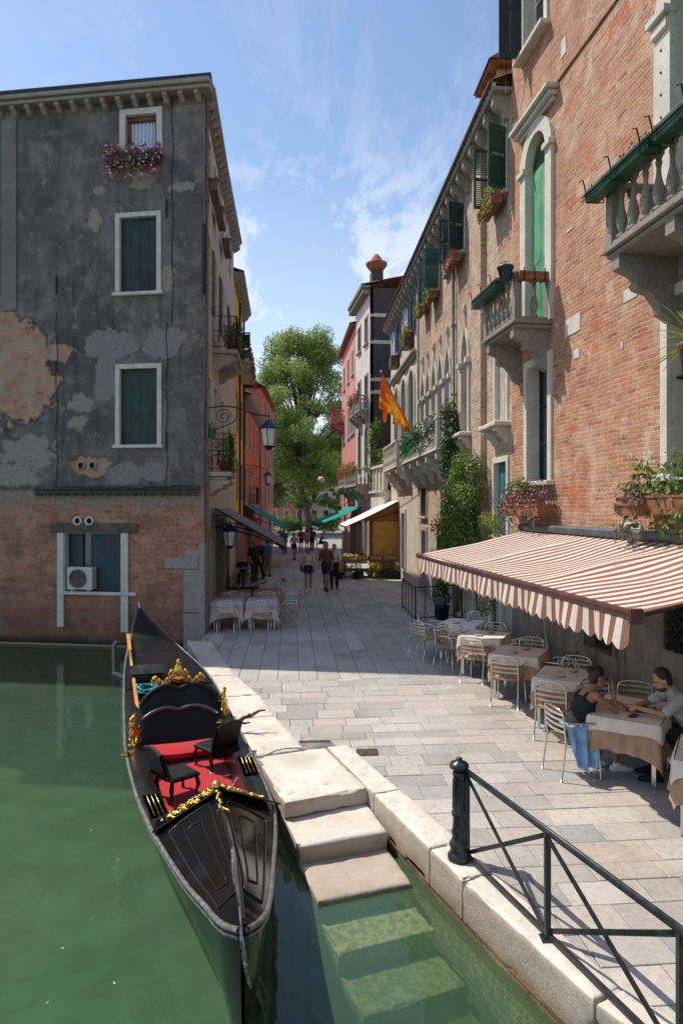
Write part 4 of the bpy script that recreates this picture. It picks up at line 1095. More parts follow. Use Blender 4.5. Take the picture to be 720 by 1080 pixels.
m.bbox(o1['x0']+.02,o1['x0']+f,-.2,-.08,o1['z0'],o1['z1']-.02,.01); m.bbox(o1['x1']-f,o1['x1']-.02,-.2,-.08,o1['z0'],o1['z1']-.02,.01); m.bbox(o1['x0']+f,o1['x1']-f,-.2,-.08,o1['z1']-.13,o1['z1']-.02,.01); m.box(o1['x0']+f,o1['x1']-f,-.2,-.1,o1['z0'],o1['z0']+.06)
m.build('sash',WOODBR,w); m=MB(); m.grid(lambda a,b:(o1['x0']+f+(o1['x1']-o1['x0']-2*f)*a,-.17+.012*sin(a*40),o1['z0']+.06+(o1['z1']-o1['z0']-.18)*b),60,1); m.build('curtain',m_curtain(),w)
# ground floor window
w=surround(L,o4,.002,.01,WST,.24)
m=MB(); z0,z1=o4['z0'],o4['z1']
m.bbox(o4['x0']-.2,o4['x0']-.003,-.02,.05,z0-1.05,z1,.015); m.bbox(o4['x1']+.003,o4['x1']+.18,-.02,.05,z0-.95,z1,.015); m.bbox(o4['x0']-.42,o4['x1']+.1,-.1,.07,z0-.09,z0,.015); m.build('jamb',WST,w)
m=MB(); m.bbox(o4['x0']-.45,o4['x1']+.4,-.05,.06,z1+.002,z1+.26,.02); m.build('lintel',m_plain('grey_beam',(.11,.09,.075),.8,0,.3,5,.3),w)
xm=(o4['x0']+o4['x1'])/2; m=MB(); shutter_mb(m,o4['x0']+.01,xm+.12,z0+.01,z1-.02,-.14,False,.04); m.build('shutter',BLUE_SH,w)
m=MB(); shutter_mb(m,o4['x1']-.42,o4['x1']-.02,z0+.01,z1-.02,-.2,False,.04); m.build('shutter',BLUE_SH,w)
MB().box(o4['x0'],o4['x1'],-.25,-.24,z0,z1).build('pane',GLASS,w)
# air conditioner
u0=FLC.u(99); u1=FLC.u(73); zz0=z0+.02; zz1=FLC.uz(86,598)[1]
c=FLC.P((u0+u1)/2,0,zz0); r=empty('air_conditioner',c,FLC.ang,'white air conditioner unit standing in the ground floor window of the corner house','air conditioner')
hw=abs(u1-u0)/2; hh=zz1-zz0; m=MB(); m.bbox(-hw,hw,-.13,.10,.03,hh,.02); m.box(-hw+.08,-hw+.16,-.1,.08,0,.03); m.box(hw-.16,hw-.08,-.1,.08,0,.03); m.build('body',m_plain('appliance_white',(.55,.55,.53),.45,0,.08,5,.02,.4,.3),r)
m=MB(); cx=.05; R_=hh*.40
m.lathe([(R_,0),(R_,.012),(R_*.96,.014),(R_*.96,.002)],(cx,.1,hh*.52),28,axis=(0,1,0))
for k in range(5): m.tube([(cx+R_*(k+1)/5.5*cos(q*pi/12),.118,hh*.52+R_*(k+1)/5.5*sin(q*pi/12)) for q in range(24)],.005,4,True)
for k in range(8): m.tube([(cx,.117,hh*.52),(cx+R_*cos(k*pi/4),.117,hh*.52+R_*sin(k*pi/4))],.004,4)
m.build('fan_grille',m_plain('fan_grey',(.16,.16,.16),.5),r)
m=MB(); 
for k in range(5): a=k*2*pi/5; m.add([(cx,.104,hh*.52),(cx+R_*.85*cos(a),.108,hh*.52+R_*.85*sin(a)),(cx+R_*.85*cos(a+.8),.103,hh*.52+R_*.85*sin(a+.8))],[(0,1,2)])
m.build('fan',m_plain('fan_dark',(.06,.06,.06),.5),r)
# vents
g='round wall vents of the corner house'
for (px,py,lab) in((82.5,549.5,'left pipe vent of the pair above the ground floor window'),(95,549.5,'right pipe vent of the pair above the ground floor window'),(86,491,'left pipe vent of the pair above the dark ledge'),(98,491,'right pipe vent of the pair above the dark ledge')):
    uu,zz=FLC.uz(px,py); r=empty('wall_vent',FLC.P(uu,0,zz),FLC.ang,lab,'vent',g)
    m=MB(); m.lathe([(.115,0),(.115,.07),(.085,.075),(.08,.03)],(0,0,0),20,axis=(0,1,0)); m.build('ring',WHITEP if py>500 else ISTRIA_D,r)
    m=MB(); m.lathe([(.079,.028),(.079,.034)],(0,0,0),16,axis=(0,1,0)); m.build('mesh_screen',IRON,r)
# ledge, corner stones, base course, pilaster strip
m=MB(); uu0=.12; uu1=FLC.u(38); zl=FLC.uz(120,516)[1]
m.bbox(uu0,uu1,0,.13,zl-.02,zl+.10,.03); m.bbox(uu0,uu1,0,.08,zl-.12,zl-.022,.03)
x=uu0
while x<uu1: m.bbox(x,x+.16,0.0,.11,zl-.17,zl-.122,.01); x+=.24
m.build('ledge',m_stone('dark_ledge_stone',(.10,.09,.085),.7),L)
m=MB(); m.bbox(0,LW,0.0,.10,-.62,-.36,.03); m.build('base_course',m_wet('wet_base',(.30,.27,.22)),L)
def stone_px(m,pa,pb,ya,yb,F_,pr=.03):
    ua,ub=F_.u(pa),F_.u(pb); zt=F_.uz((pa+pb)/2,ya)[1]; zb=F_.uz((pa+pb)/2,yb)[1]; m.bbox(min(ua,ub),max(ua,ub),0,pr,zb,zt,.012)
m=MB(); stone_px(m,194,212,601,646,FLC,.04); stone_px(m,194,212,647,684,FLC,.045); stone_px(m,174,209,588,600,FLC,.03); stone_px(m,196,210,580,588,FLC,.03)
m.bbox(-.03,.12,-.5,.05,-.4,2.3,.01)
m.build('corner_stone',m_stone('corner_grey_stone',(.34,.32,.29),.6),L)
m=MB(); stone_px(m,2,18,112,328,FLC,.05); m.build('pilaster_strip',m_plaster('strip_plaster',(.20,.19,.185),(.09,.09,.09)),L)
m=MB(); stone_px(m,0,6,120,215,FLC,.02); stone_px(m,0,5,232,312,FLC,.02); m.build('shutter_edge',BLK,L)
# street face
PLS=m_plaster('pinkish_plaster',(.60,.48,.40),(.30,.24,.20),1,.45,.3)
YS=lambda Y:(27-Y)/abs(FLS.d.y)
s_=empty('street_front',(0,0,0)); s_.parent=L; s_.location=Matrix.Rotation(-FLC.ang,4,'Z')@(Vector((FLS.o.x,FLS.o.y,0))-Vector((FLC.o.x,FLC.o.y,0))); s_.rotation_euler=(0,0,FLS.ang-FLC.ang)
LS=YS(16.97)
so_=[OP(YS(Y)-.45,YS(Y)+.45,z0,z1) for Y in(17.75,19.4,21.6,24.6) for z0,z1 in((8.7,10.5),(5.0,6.7),(11.9,13.1))]+[OP(YS(23.6)-.6,YS(23.6)+.6,0,2.6),OP(YS(20.8)-1.4,YS(20.8)+1.4,.4,2.7),OP(YS(18.0)-.5,YS(18.0)+.5,0,2.5)]
wall(s_,0,LS-.004,-.05,RZ,so_,PLS,T=.22,depth=.012,ends=False)
for i,o in enumerate(so_):
    if i<12:
        fl=('open','shutter','glass')[i%3]; w=surround(s_,o,.1,.05,WST,.2); pane(w,o,GLASS,.2,1,DARKWOOD)
        if fl!='glass' and i%3==0:
            m=MB(); 
            m.M=Matrix.Translation((o['x1']+.01,.06,0))@Matrix.Rotation(radians(-12),4,'Z'); shutter_mb(m,0,.42,o['z0'],o['z1'],0); m.build('shutter',DARKWOOD,w)
    else:
        w=surround(s_,o,.1,.05,ISTRIA_D,.2,name='shop_window'); pane(w,o,GLASS,.2,3,m_plain('shop_cream',(.35,.33,.28),.5,0,.1,4,.05),tr=1)
m=MB(); m.box(.02,LS-3.2,-9,-.31,-.05,RZ-.02); m.build('core_wall',PLS,s_)
# cornices with their brackets on both faces
CS=m_stone('cornice_stone',(.34,.31,.28),.6)
def cornice(parent,L_,z,ext0,ext1,dd=1.0):
    m=MB(); m.bbox(-ext0,L_+ext1,.002,.40*dd,z-.02,z+.10,.02); m.bbox(-ext0+.03,L_+ext1,.002,.32*dd,z-.12,z-.022,.02); x=.12
    while x<L_: m.prism([(.0,z-.34),(.10,z-.32),(.2,z-.24),(.27,z-.2),(.27,z-.125),(0,z-.125)],x-.06,x+.06,'yz'); x+=.42
    m.build('cornice',CS,parent)
cornice(L,LW,RZ,.28,0); cornice(s_,LS,RZ,.0,-.004,.72)
m=MB(); RD=m_plain('roof_edge',(.045,.04,.04),.8,0,.3,3,.2); z=RZ+.105
_i=Matrix.Rotation(-FLC.ang,4,'Z')
def loc_(x,y,zz): return _i@(Vector((x,y,zz))-Vector((FLC.o.x,FLC.o.y,0)))
nc,nn=FLC.n*.44,FLS.n*.32; ce=Vector((FLC.o.x,FLC.o.y))+nc+nn; wl=FLC.o+FLC.d*LW+nc; fs_=FLS.o+nn+Vector((.0,.1))
top=[(ce.x,ce.y),(fs_.x,fs_.y),(-11.5,27.3),(wl.x,wl.y+5),(wl.x,wl.y)]
vs=[loc_(x,y,z) for x,y in top]+[loc_(x,y,z+.09+(0 if i in(0,1,4) else 1.6)) for i,(x,y) in enumerate(top)]+[loc_(-8,22.5,z+1.9)]
m.add(vs,[(0,1,2,3,4)]+[(i,(i+1)%5,(i+1)%5+5,i+5)[::-1] for i in range(5)]+[(5+i,5+(i+1)%5,10) for i in range(5)]); m.build('roof',RD,L)
m=MB(); m.bbox(YS(21.4),YS(20.9),-.3,.1,RZ+.2,RZ+1.0,.02); m.build('chimney',TERRA,s_)
# flower boxes and balconies on the street face
planter(FLC,o1['x0']-.15,o1['x1']+.42,o1['z0']-.42,.19,.26,'box spilling white and crimson petunias under the top window of the corner house',DARKWOOD,.18,FOL,420,PETALS,1000,None,hang=.42,up=.20,size=.085)
g='planted window boxes high on the street side of the corner house'
for Y,lab in((17.75,'nearest planted box under the eave on the street side of the corner house'),(19.4,'second planted box under the eave on the street side of the corner house'),(21.6,'third planted box under the eave on the street side of the corner house')):
    planter(FLS,YS(Y)-.5,YS(Y)+.5,11.5,.2,.26,lab,WOODBR,.3,DRY,60,None,0,g,up=.1)
def iron_balcony(parent,x0,x1,z,p,h,stone):
    m=MB(); m.bbox(x0,x1,0,p,z-.12,z,.02); m.bbox(x0+.1,x1-.1,0,p-.12,z-.22,z-.123,.03); b=m.build('balcony',stone,parent)
    for k in(x0+.2,x1-.2): g=MB(); bracket_mb(g,k,.16,p,z-.222,.4); g.build('bracket',stone,b)
    m=MB(); q=.05
    pts=[(x0+q,.02),(x0+q,p-q),(x1-q,p-q),(x1-q,.02)]
    for zz in(z+.08,z+h,z+h*.55): m.tube([(a,c,zz) for a,c in pts],.014,6)
    for (a,c),(d,e) in zip(pts[:-1],pts[1:]):
        n=max(2,int((Vector((a,c))-Vector((d,e))).length/.14))
        for k in range(n+1):
            x=a+(d-a)*k/n; y=c+(e-c)*k/n; m.tube([(x,y,z+.0),(x,y,z+h)],.008,5)
            if k<n: 
                xc=a+(d-a)*(k+.5)/n; yc=c+(e-c)*(k+.5)/n; dx,dy=(d-a)/n*.42,(e-c)/n*.42
                m.tube([(xc+dx*cos(w_*pi/5),yc+dy*cos(w_*pi/5),z+h*.3+.10*sin(w_*pi/5)) for w_ in range(10)],.006,4,True)
    m.build('railing',IRON,b); return b
iron_balcony(s_,YS(21.2),YS(18.9),7.75,.72,.95,ISTRIA_D); iron_balcony(s_,YS(18.7),YS(17.15),4.15,.68,1.0,ISTRIA_D)
for j,(Y,z,off,lab) in enumerate(((19.4,7.78,.5,'bushy plant on the near end of the upper iron balcony'),(20.2,7.78,.5,'bushy plant in the middle of the upper iron balcony'),(20.9,7.78,.5,'bushy plant at the far end of the upper iron balcony'),(17.6,4.17,.45,'potted plant on the near end of the lower iron balcony'),(18.3,4.17,.45,'potted plant at the far end of the lower iron balcony'))):
    r=empty('potted_plant',FLS.P(YS(Y),off,z),0,lab,'potted plant','potted plants on the iron balconies')
    MB().lathe([(.10,0),(.15,.25),(.165,.25),(.165,.3),(.13,.3)],(0,0,0),12).build('pot',TERRA,r)
    m=MB(); leaves(m,[((0,0,.55),(.28,.28,.34)),((.1,0,.85),(.2,.2,.25)),((.2,-.05,.2),(.15,.2,.3))],260,.09,.2); m.build('foliage',[FOL,DRY,FOLD][j%3],r)
# ---------------- yellow and red houses up the street
PY=m_plaster('ochre_plaster',(.78,.42,.09),(.45,.26,.08),1,.4,.2); PR=m_plaster('red_plaster',(.75,.14,.07),(.45,.09,.06),1,.3,.2); PR2=m_plaster('salmon_plaster',(.48,.19,.14),(.3,.12,.1),1,.3,.2)
Y2=root('yellow_house',FL2,'ochre yellow house with dark drainpipes beyond the corner house')
L2=6.02
yo=[OP(u,u+.9,z,z+1.7) for u in(.8,3.6) for z in(3.6,6.6,9.8)]+[OP(.6,2.4,0,2.6),OP(3.4,5.2,0,2.6)]
wall(Y2,0,L2,-.05,12.7,yo,PY,T=.2,depth=8)
for i,o in enumerate(yo):
    if i<6: window(Y2,o,ISTRIA_D,'open' if i==2 else 'shutter',.07,.02,.04,shut=BLUE_SH if i%3==2 else GREEN_SH,glass=GLASS,frame=WHITEP,openl=8,openr=70)
    else: w=surround(Y2,o,.1,.05,ISTRIA_D,.2,name='shop_window'); pane(w,o,GLASS,.2,2,DARKWOOD)
m=MB()
for x in(.15,3.2): m.tube([(x,.07,12.4),(x,.07,2.6)],.045,8)
m.build('drainpipe',IRON,Y2)
cornice(Y2,L2,12.75,0,0); tile_roof(Y2,0,L2,.42,-5,12.88,14.5,TILES)
m=MB(); m.bbox(.3,5.5,0,.6,9.3,9.45,.02); m.build('balcony',ISTRIA_D,Y2)
planter(FL2,.4,3.0,9.45,.5,.3,'shaggy plants crowding the far half of the yellow house balcony',WOODBR,.25,DRY,240,REDS,30,'plants on the yellow house balcony',hang=.5,up=.5,size=.13)
planter(FL2,3.1,5.4,9.45,.5,.3,'shaggy green plants crowding the near half of the yellow house balcony',WOODBR,.25,FOLD,240,REDS,30,'plants on the yellow house balcony',hang=.6,up=.5,size=.13)
R3=root('red_house',FL3,'low bright red house with dark shutters and a thin iron balcony')
L3=11.3
ro=[OP(u,u+.9,z,z+1.8) for u in(1.2,4.3,7.2,9.6) for z in(3.5,6.4)]+[OP(1.5,3.5,0,2.6),OP(6.5,9.5,0,2.6)]
wall(R3,0,L3,-.05,8.75,ro,PR,T=.2,depth=6)
for i,o in enumerate(ro):
    if i<8: window(R3,o,ISTRIA_D,'shutter',.06,.02,.04,shut=DARKWOOD,glass=GLASS,frame=WHITEP,openl=6,openr=8)
    else: w=surround(R3,o,.1,.05,ISTRIA_D,.2,name='shop_window'); pane(w,o,GLASS,.2,2,DARKWOOD)
cornice(R3,L3,8.8,0,0); tile_roof(R3,-.1,L3+.1,.42,-3,8.92,10.0,TILES)
iron_balcony(R3,6.6,8.6,3.4,.5,.95,ISTRIA_D)
FL4=Frame((-5.75,56),(.03,-1)); R4=root('salmon_house',FL4,'taller salmon coloured house with a tiled roof behind the red house')
ro=[OP(u,u+.9,z,z+1.6) for u in(1.2,4.2,7.5) for z in(3.5,6.4,9.2)]+[OP(3,5,0,2.6)]
wall(R4,0,11.3,-.05,11.3,ro,PR2,T=.2,depth=5)
for i,o in enumerate(ro): window(R4,o,ISTRIA_D,'shutter',.08,.04,.1,shut=GREEN_SH,glass=GLASS)
m=MB(); m.M=Matrix.Translation((11.4,0,0))@Matrix.Rotation(pi/2,4,'Z')
tile_roof(R4,-.1,11.5,.35,-2.5,11.35,12.8,TILES); tile_roof(R4,-.1,11.5,-2.5,-5.3,12.8,11.35,TILES)

# pipes, cables and iron ties on the corner house
m=MB(); x=LS-.12; m.tube([(x,.06,RZ-.2),(x,.06,2.9),(x-.05,.06,2.6),(x-.05,.06,.2)],.045,8)
for z in(1.0,3.0,6.0,9.0,12.0): m.bbox(x-.07,x+.07,0,.11,z,z+.04,.01)
m.build('drainpipe',m_plain('zinc_pipe',(.17,.165,.16),.5,.4,.2,8,.1),s_)
def cable_(pts,r_): m=MB(); m.tube(pts,r_,5); m.build('cable',IRON,L)
for px,ya,yb in((60,330,512),(182,100,340),(176,340,512)):
    u_,za=FLC.uz(px,ya); _,zb_=FLC.uz(px,yb); cable_([(u_+.03*sin(k*1.7),.018,za+(zb_-za)*k/12) for k in range(13)],.009)
u_,za=FLC.uz(60,512); u2,zb_=FLC.uz(205,512); cable_([(u_+(u2-u_)*k/16,.145,za-.03-.05*sin(pi*k/16)-.02*sin(k*2.1)) for k in range(17)],.012)
for px,py in((176,220),(176,466),(60,300)):
    u_,z_=FLC.uz(px,py); m=MB(); m.beam((u_,.03,z_-.25),(u_,.03,z_+.25),.03,.03); m.tube([(u_,0,z_),(u_,.05,z_)],.02,6); m.build('iron_tie',IRON,L)
# ------------------------------------------------------------------ gondola
def curve(T):
    xs=[a for a,_ in T]; ys=[b for _,b in T]; n=len(T)
    sl=[(ys[i+1]-ys[i])/(xs[i+1]-xs[i]) for i in range(n-1)]
    mt=[sl[0]]+[ (0 if sl[i-1]*sl[i]<=0 else 2*sl[i-1]*sl[i]/(sl[i-1]+sl[i])) for i in range(1,n-1)]+[sl[-1]]
    def f(x):
        if x<=xs[0]: return ys[0]
        if x>=xs[-1]: return ys[-1]
        i=max(k for k in range(n-1) if xs[k]<=x); h=xs[i+1]-xs[i]; t_=(x-xs[i])/h
        return ((2*t_**3-3*t_**2+1)*ys[i]+(t_**3-2*t_**2+t_)*h*mt[i]+(-2*t_**3+3*t_**2)*ys[i+1]+(t_**3-t_**2)*h*mt[i+1])
    return f
gc=curve([(4.15,-.615),(4.67,-.72),(5.35,-.91),(6.61,-1.275),(7.8,-1.70),(9.09,-2.155),(10.4,-2.60),(11.8,-3.095),(13.3,-3.78),(14.1,-4.19),(14.7,-4.50)])
gw=curve([(4.15,.015),(4.25,.09),(4.45,.155),(4.67,.20),(5.35,.35),(6.0,.485),(6.61,.598),(7.8,.705),(9.09,.755),(10.4,.755),(11.8,.72),(12.6,.62),(13.3,.46),(13.9,.27),(14.4,.10),(14.7,.02)])
gz=curve([(4.15,.56),(4.67,.40),(5.35,.26),(6.61,.12),(7.8,.07),(9.09,.06),(10.4,.09),(11.8,.16),(12.6,.27),(13.3,.43),(14.1,.74),(14.7,1.03)])
GO=Vector((-2.155,9.09,WZ))
def m_lacquer(name,col=(.005,.005,.006),rough=.07,scr=.16):
    m,t=new(name); v=t.obj(); a=t.noise(v,4,5,.65); b=t.noise(t.vscale(v,(30,4,30)),2,4,.7); d=t.noise(v,26,5,.75)
    c=t.mix(t.ramp(b,.55,.75,0,scr),col,(.07,.068,.065)); c=t.mix(t.ramp(d,.62,.72,0,scr*.6),c,(.06,.058,.055))
    t.out(c,t.ramp(a,.35,.7,rough,rough+.15),0,t.bump(d,.06,.004),.42,**{'Coat Weight':.1,'Coat Roughness':.1}); return m
LAQ=m_lacquer('black_lacquer'); LAQ2=m_lacquer('worn_black_paint',(.008,.008,.009),.28,.3)
STEEL=m_plain('polished_steel',(.55,.56,.57),.25,1.0,.1,30,.1); RAILM=m_plain('grey_rub_rail',(.20,.20,.19),.4,.3,.3,20,.2)
GOLD=m_plain('gilded_brass',(.72,.44,.12),.28,1.0,.3,30,.5,.5,.25); LEATH=m_plain('black_leather',(.008,.008,.009),.6,0,.3,15,.5,.25)
def m_red():
    m,t=new('red_carpet'); v=t.obj(); a=t.noise(v,6,4,.6); b=t.noise(v,180,2,.6)
    t.out(t.mix(a,(.36,.008,.012),(.52,.016,.02)),.9,0,t.bump(b,.5,.004),.15,**{'Sheen Weight':.3}); return m
REDC=m_red()
gon=empty('gondola',GO,0,'black gondola with red carpeted cockpit and gilded carvings moored beside the steps','gondola')
MB.OFF=GO
def gb(m,name,mat,parent=gon):
    m.v=[(v[0]-GO.x,v[1]-GO.y,v[2]-GO.z) for v in m.v]; return m.build(name,mat,parent)
N=90; Ys=[4.15+(14.7-4.15)*(i/N) for i in range(N+1)]
def tan_(Y):
    d=Vector((gc(Y+.05)-gc(Y-.05),.1)).normalized(); return d
def gp(Y,s,z):   # s = signed lateral distance, + is towards the pavement
    d=tan_(Y); return Vector((gc(Y)+s*d.y,Y-s*d.x,z))
# lateral scale so that widths are kept across the slanting axis
m=MB()
prof=[(1.0,0.0),(1.0,-.05),(.97,-.16),(.90,-.34),(.74,-.52),(.45,-.66),(.0,-.72)]
def hull(u,v):
    Y=4.15+(14.7-4.15)*u; side=-1 if v<.5 else 1; k=abs(v-.5)*2; q=k*(len(prof)-1); i=int(min(q,len(prof)-1.001)); f_=q-i
    i=len(prof)-1-0-i if False else i
    P=[prof[len(prof)-1-j] for j in range(len(prof))]
    a=P[i];b=P[min(i+1,len(P)-1)]; s=a[0]+(b[0]-a[0])*f_; dz=a[1]+(b[1]-a[1])*f_
    Z=gz(Y); deep=Z-WZ+.06   # bottom just under the waterline everywhere
    rake=0
    q_=min(1,max(0,(Y-4.15)/2.6)); r_=min(1,max(0,(14.7-Y)/3.0)); e_=1.0+1.6*(1-q_)+1.2*(1-r_); s=s**e_ if s>0 else 0
    return gp(Y,side*gw(Y)*s,Z+dz/.72*deep)
m.grid(hull,N,24); gb(m,'hull',LAQ)
for s in(-1,1):   # gunwale
    m=MB(); m.tube([gp(Y,s*(gw(Y)+.012),gz(Y)+.0) for Y in Ys],.021,6); m.tube([gp(Y,s*(gw(Y)+.010),gz(Y)-.05) for Y in Ys],.013,5); gb(m,'rub_rail',RAILM)
    m=MB(); YY=[Y for Y in Ys if 6.2<Y<11.4]
    def fn(u,v,s=s):
        Y=6.25+5.05*u; w_=.215; return gp(Y,s*(gw(Y)-w_*v),gz(Y)+.012+.02*sin(pi*v))
    m.grid(fn,50,4); 
    m.grid(lambda u,v,s=s:gp(6.25+5.05*u,s*(gw(6.25+5.05*u)-.215-.03*v),gz(6.25+5.05*u)+.012-.40*v),50,2); gb(m,'side_deck',LAQ2)
    # gold ribs on a raised plate near the bow end of the side deck
    for Yc in ((7.0,) if s<0 else (7.75,)):
        m=MB(); 
        for k in range(5): pass
        m.add([gp(Yc-.28,s*(gw(Yc-.28)-.02),gz(Yc)+.045),gp(Yc+.28,s*(gw(Yc+.28)-.02),gz(Yc)+.045),gp(Yc+.28,s*(gw(Yc+.28)-.19),gz(Yc)+.045),gp(Yc-.28,s*(gw(Yc-.28)-.19),gz(Yc)+.045)],[(0,1,2,3),(3,2,1,0)]); pl=gb(m,'plate',LAQ)
        m=MB()
        for k in range(3): q=.06+.045*k; m.tube([gp(Yc-.24,s*(gw(Yc-.24)-q),gz(Yc)+.052),gp(Yc+.24,s*(gw(Yc+.24)-q),gz(Yc)+.052)],.0075,6)
        m.M=None; m.v=[(v[0]-GO.x,v[1]-GO.y,v[2]-GO.z) for v in m.v]; m.build('gold_strip',GOLD,pl)
# cockpit floor
m=MB(); FZ=-.24
m.grid(lambda u,v:gp(6.3+4.6*u,(v-.5)*2*(gw(6.3+4.6*u)-.19),FZ+.015*sin(u*9)*sin(v*7)),30,10); gb(m,'carpet',REDC)
m=MB(); m.grid(lambda u,v:gp(10.2+1.3*u,(v-.5)*2*(gw(10.2+1.3*u)-.16),FZ+.02+.3*u),10,8); gb(m,'stern_floor',LAQ2)
# bow deck with ridge
ridge=curve([(4.15,.585),(4.67,.60),(5.35,.55),(6.2,.50),(6.45,.50)])
def edgeY(v): return 6.42-.0*v
for s in(-1,1):
    m=MB()
    def fn(u,v,s=s):
        Yb=(6.50 if s<0 else 6.72)*v+6.42*(1-v); Y=4.18+(Yb-4.18)*u; z0=ridge(Y); z1=gz(Y)+.02
        # a roll to the gunwale, hollow near the ridge
        q=v; z=z0+(z1-z0)*q**.85+.03*sin(pi*q)*(u)
        return gp(Y,s*gw(Y)*.985*q,z)
    m.grid(fn,40,12); dk=gb(m,'bow_deck',LAQ)
    # raised moulding lines on the deck
    m=MB()
    def dp(Y,v,dz=.006,s=s):
        z0=ridge(Y);z1=gz(Y)+.02; u=(Y-4.18)/(6.42-4.18); return gp(Y,s*gw(Y)*.985*v,z0+(z1-z0)*v**.85+.03*sin(pi*v)*u+dz)
    pts=[dp(4.55+1.65*k/16,.16) for k in range(17)]+[dp(6.22,v) for v in(.3,.5,.7)]+[dp(6.2-1.65*k/16,.86) for k in range(17)]
    m.tube(pts,.008,5,True)
    pts=[dp(4.75+1.25*k/12,.36) for k in range(13)]+[dp(6.02,.5)]+[dp(6.0-1.2*k/12,.66) for k in range(13)]
    m.tube(pts,.005,5,True)
    m.v=[(v[0]-GO.x,v[1]-GO.y,v[2]-GO.z) for v in m.v]; m.build('deck_moulding',LAQ2,dk)
# coaming boards across the back of the bow deck with gilded carving
for s in(-1,1):
    Yo=6.50 if s<0 else 6.72
    a=gp(6.40,0,.52); b=gp(Yo,s*(gw(Yo)-.02),gz(Yo)+.05)
    m=MB(); d=(b-a); nb=Vector((-d.y,d.x,0)).normalized()*(1 if s<0 else 1)
    if nb.y<0: nb=-nb
    def bd(t_,h_,w_): p=a.lerp(b,t_); return p+Vector((0,0,h_))+nb*w_
    m.add([bd(0,.0,-.17),bd(1,.0,-.15),bd(1,.0,.05),bd(0,.0,.05),bd(0,-.36,.0),bd(1,-.2,.0)],[(0,1,2,3),(3,2,1,0),(3,2,5,4),(4,5,2,3)]); m.tube([bd(t_/8,.006,.055) for t_ in range(9)],.012,6); m.tube([bd(t_/8,.006,-.165) for t_ in range(9)],.010,6)
    cb=gb(m,'coaming',LAQ)
    m=MB(); rr=random.Random(5+s)
    for k in range(34):
        t_=.06+.70*k/34; w_=-.06+.05*sin(k*1.9); p=bd(t_,.012,w_); an=rr.uniform(0,6)
        pts=[p+Vector((cos(an+q*.9)*(.012+.006*q),sin(an+q*.9)*(.012+.006*q),.004*sin(q))) for q in range(6)]; m.tube(pts,[.009,.012,.013,.012,.009,.004],6)
    m.tube([bd(.03+.74*k/30,.012,-.06+.045*sin(k*1.2)) for k in range(31)],.009,6); m.tube([bd(.03+.74*k/30,.012,-.06-.045*sin(k*1.2)) for k in range(31)],.007,6)
    m.v=[(v[0]-GO.x,v[1]-GO.y,v[2]-GO.z) for v in m.v]; m.build('gilt_carving',GOLD,cb)
m=MB(); p=gp(6.38,0,.53); m.lathe([(.03,-.02),(.055,.0),(.04,.03),(.015,.05)],p,10); 
for k in range(9): q=gp(6.30-.05*k,.012*sin(k*1.7),ridge(6.3-.05*k)+.012); m.ell(q,(.022-.001*k,.03,.014),8,6)
m.tube([gp(5.85,-.05,ridge(5.85)+.01),gp(5.9,0,ridge(5.9)+.03),gp(5.85,.06,ridge(5.85)+.01)],.012,6); gb(m,'gilt_boss',GOLD)
m=MB(); m.tube([gp(Y,0,ridge(Y)+.005) for Y in [4.2+.1*k for k in range(23)]],.014,6); gb(m,'ridge_strip',LAQ2)
for s in(-1,1): m=MB(); Yo=6.56 if s<0 else 6.74; m.lathe([(.035,0),(.035,.012),(.02,.02),(.02,.035),(.001,.04)],gp(Yo-.06,s*(gw(Yo)-.10),gz(Yo)+.06),10); gb(m,'cleat',STEEL)
# ferro: the toothed iron at the bow
def fp(y,z,dx=0):   # lies in the vertical plane of the axis, leaning slightly
    return Vector((y*(-.117-.044*(z+.48)/1.43)+dx,y,z))
out=[(4.92,-.62),(4.74,-.35),(4.50,-.08),(4.30,.18),(4.14,.42),(4.06,.62),(4.10,.74),(4.02,.86),(3.93,.97),(3.97,1.06),(4.10,1.09),(4.24,1.04),(4.31,.93),(4.27,.82),(4.20,.72),(4.18,.62),(4.24,.44),(4.36,.22),(4.56,-.02),(4.80,-.28),(5.05,-.62)]
m=MB(); n=len(out); vs=[fp(y,z,-.005) for y,z in out]+[fp(y,z,.005) for y,z in out]
fs=[(i,(i+1)%n,(i+1)%n+n,i+n) for i in range(n)]
for i in range(n//2):
    j=n-1-i
    if i+1<j: fs.append((i,i+1,j-1,j)); fs.append((i+n,j+n,j-1+n,i+1+n))
m.add(vs,fs)
for k in range(6):
    z=.62-.085*k; y=4.06+.03*k*(k*.35); 
    m.add([fp(y-.14,z-.025,-.007),fp(y+.02,z-.03,-.007),fp(y+.02,z+.025,-.007),fp(y-.14,z+.02,-.007),fp(y-.14,z-.025,.007),fp(y+.02,z-.03,.007),fp(y+.02,z+.025,.007),fp(y-.14,z+.02,.007)],[(0,3,2,1),(4,5,6,7),(0,1,5,4),(2,3,7,6),(0,4,7,3)])
gb(m,'bow_iron',m_plain('dull_steel',(.30,.30,.31),.3,1.0,.3,30,.15))
m=MB(); m.tube([fp(y,z) for y,z in ((5.1,-.6),(4.84,-.28),(4.6,-.04),(4.4,.2),(4.27,.42),(4.2,.56))],.028,8); gb(m,'stem_post',m_plain('bronze_stem',(.22,.17,.08),.35,.6,.3,14,.2))
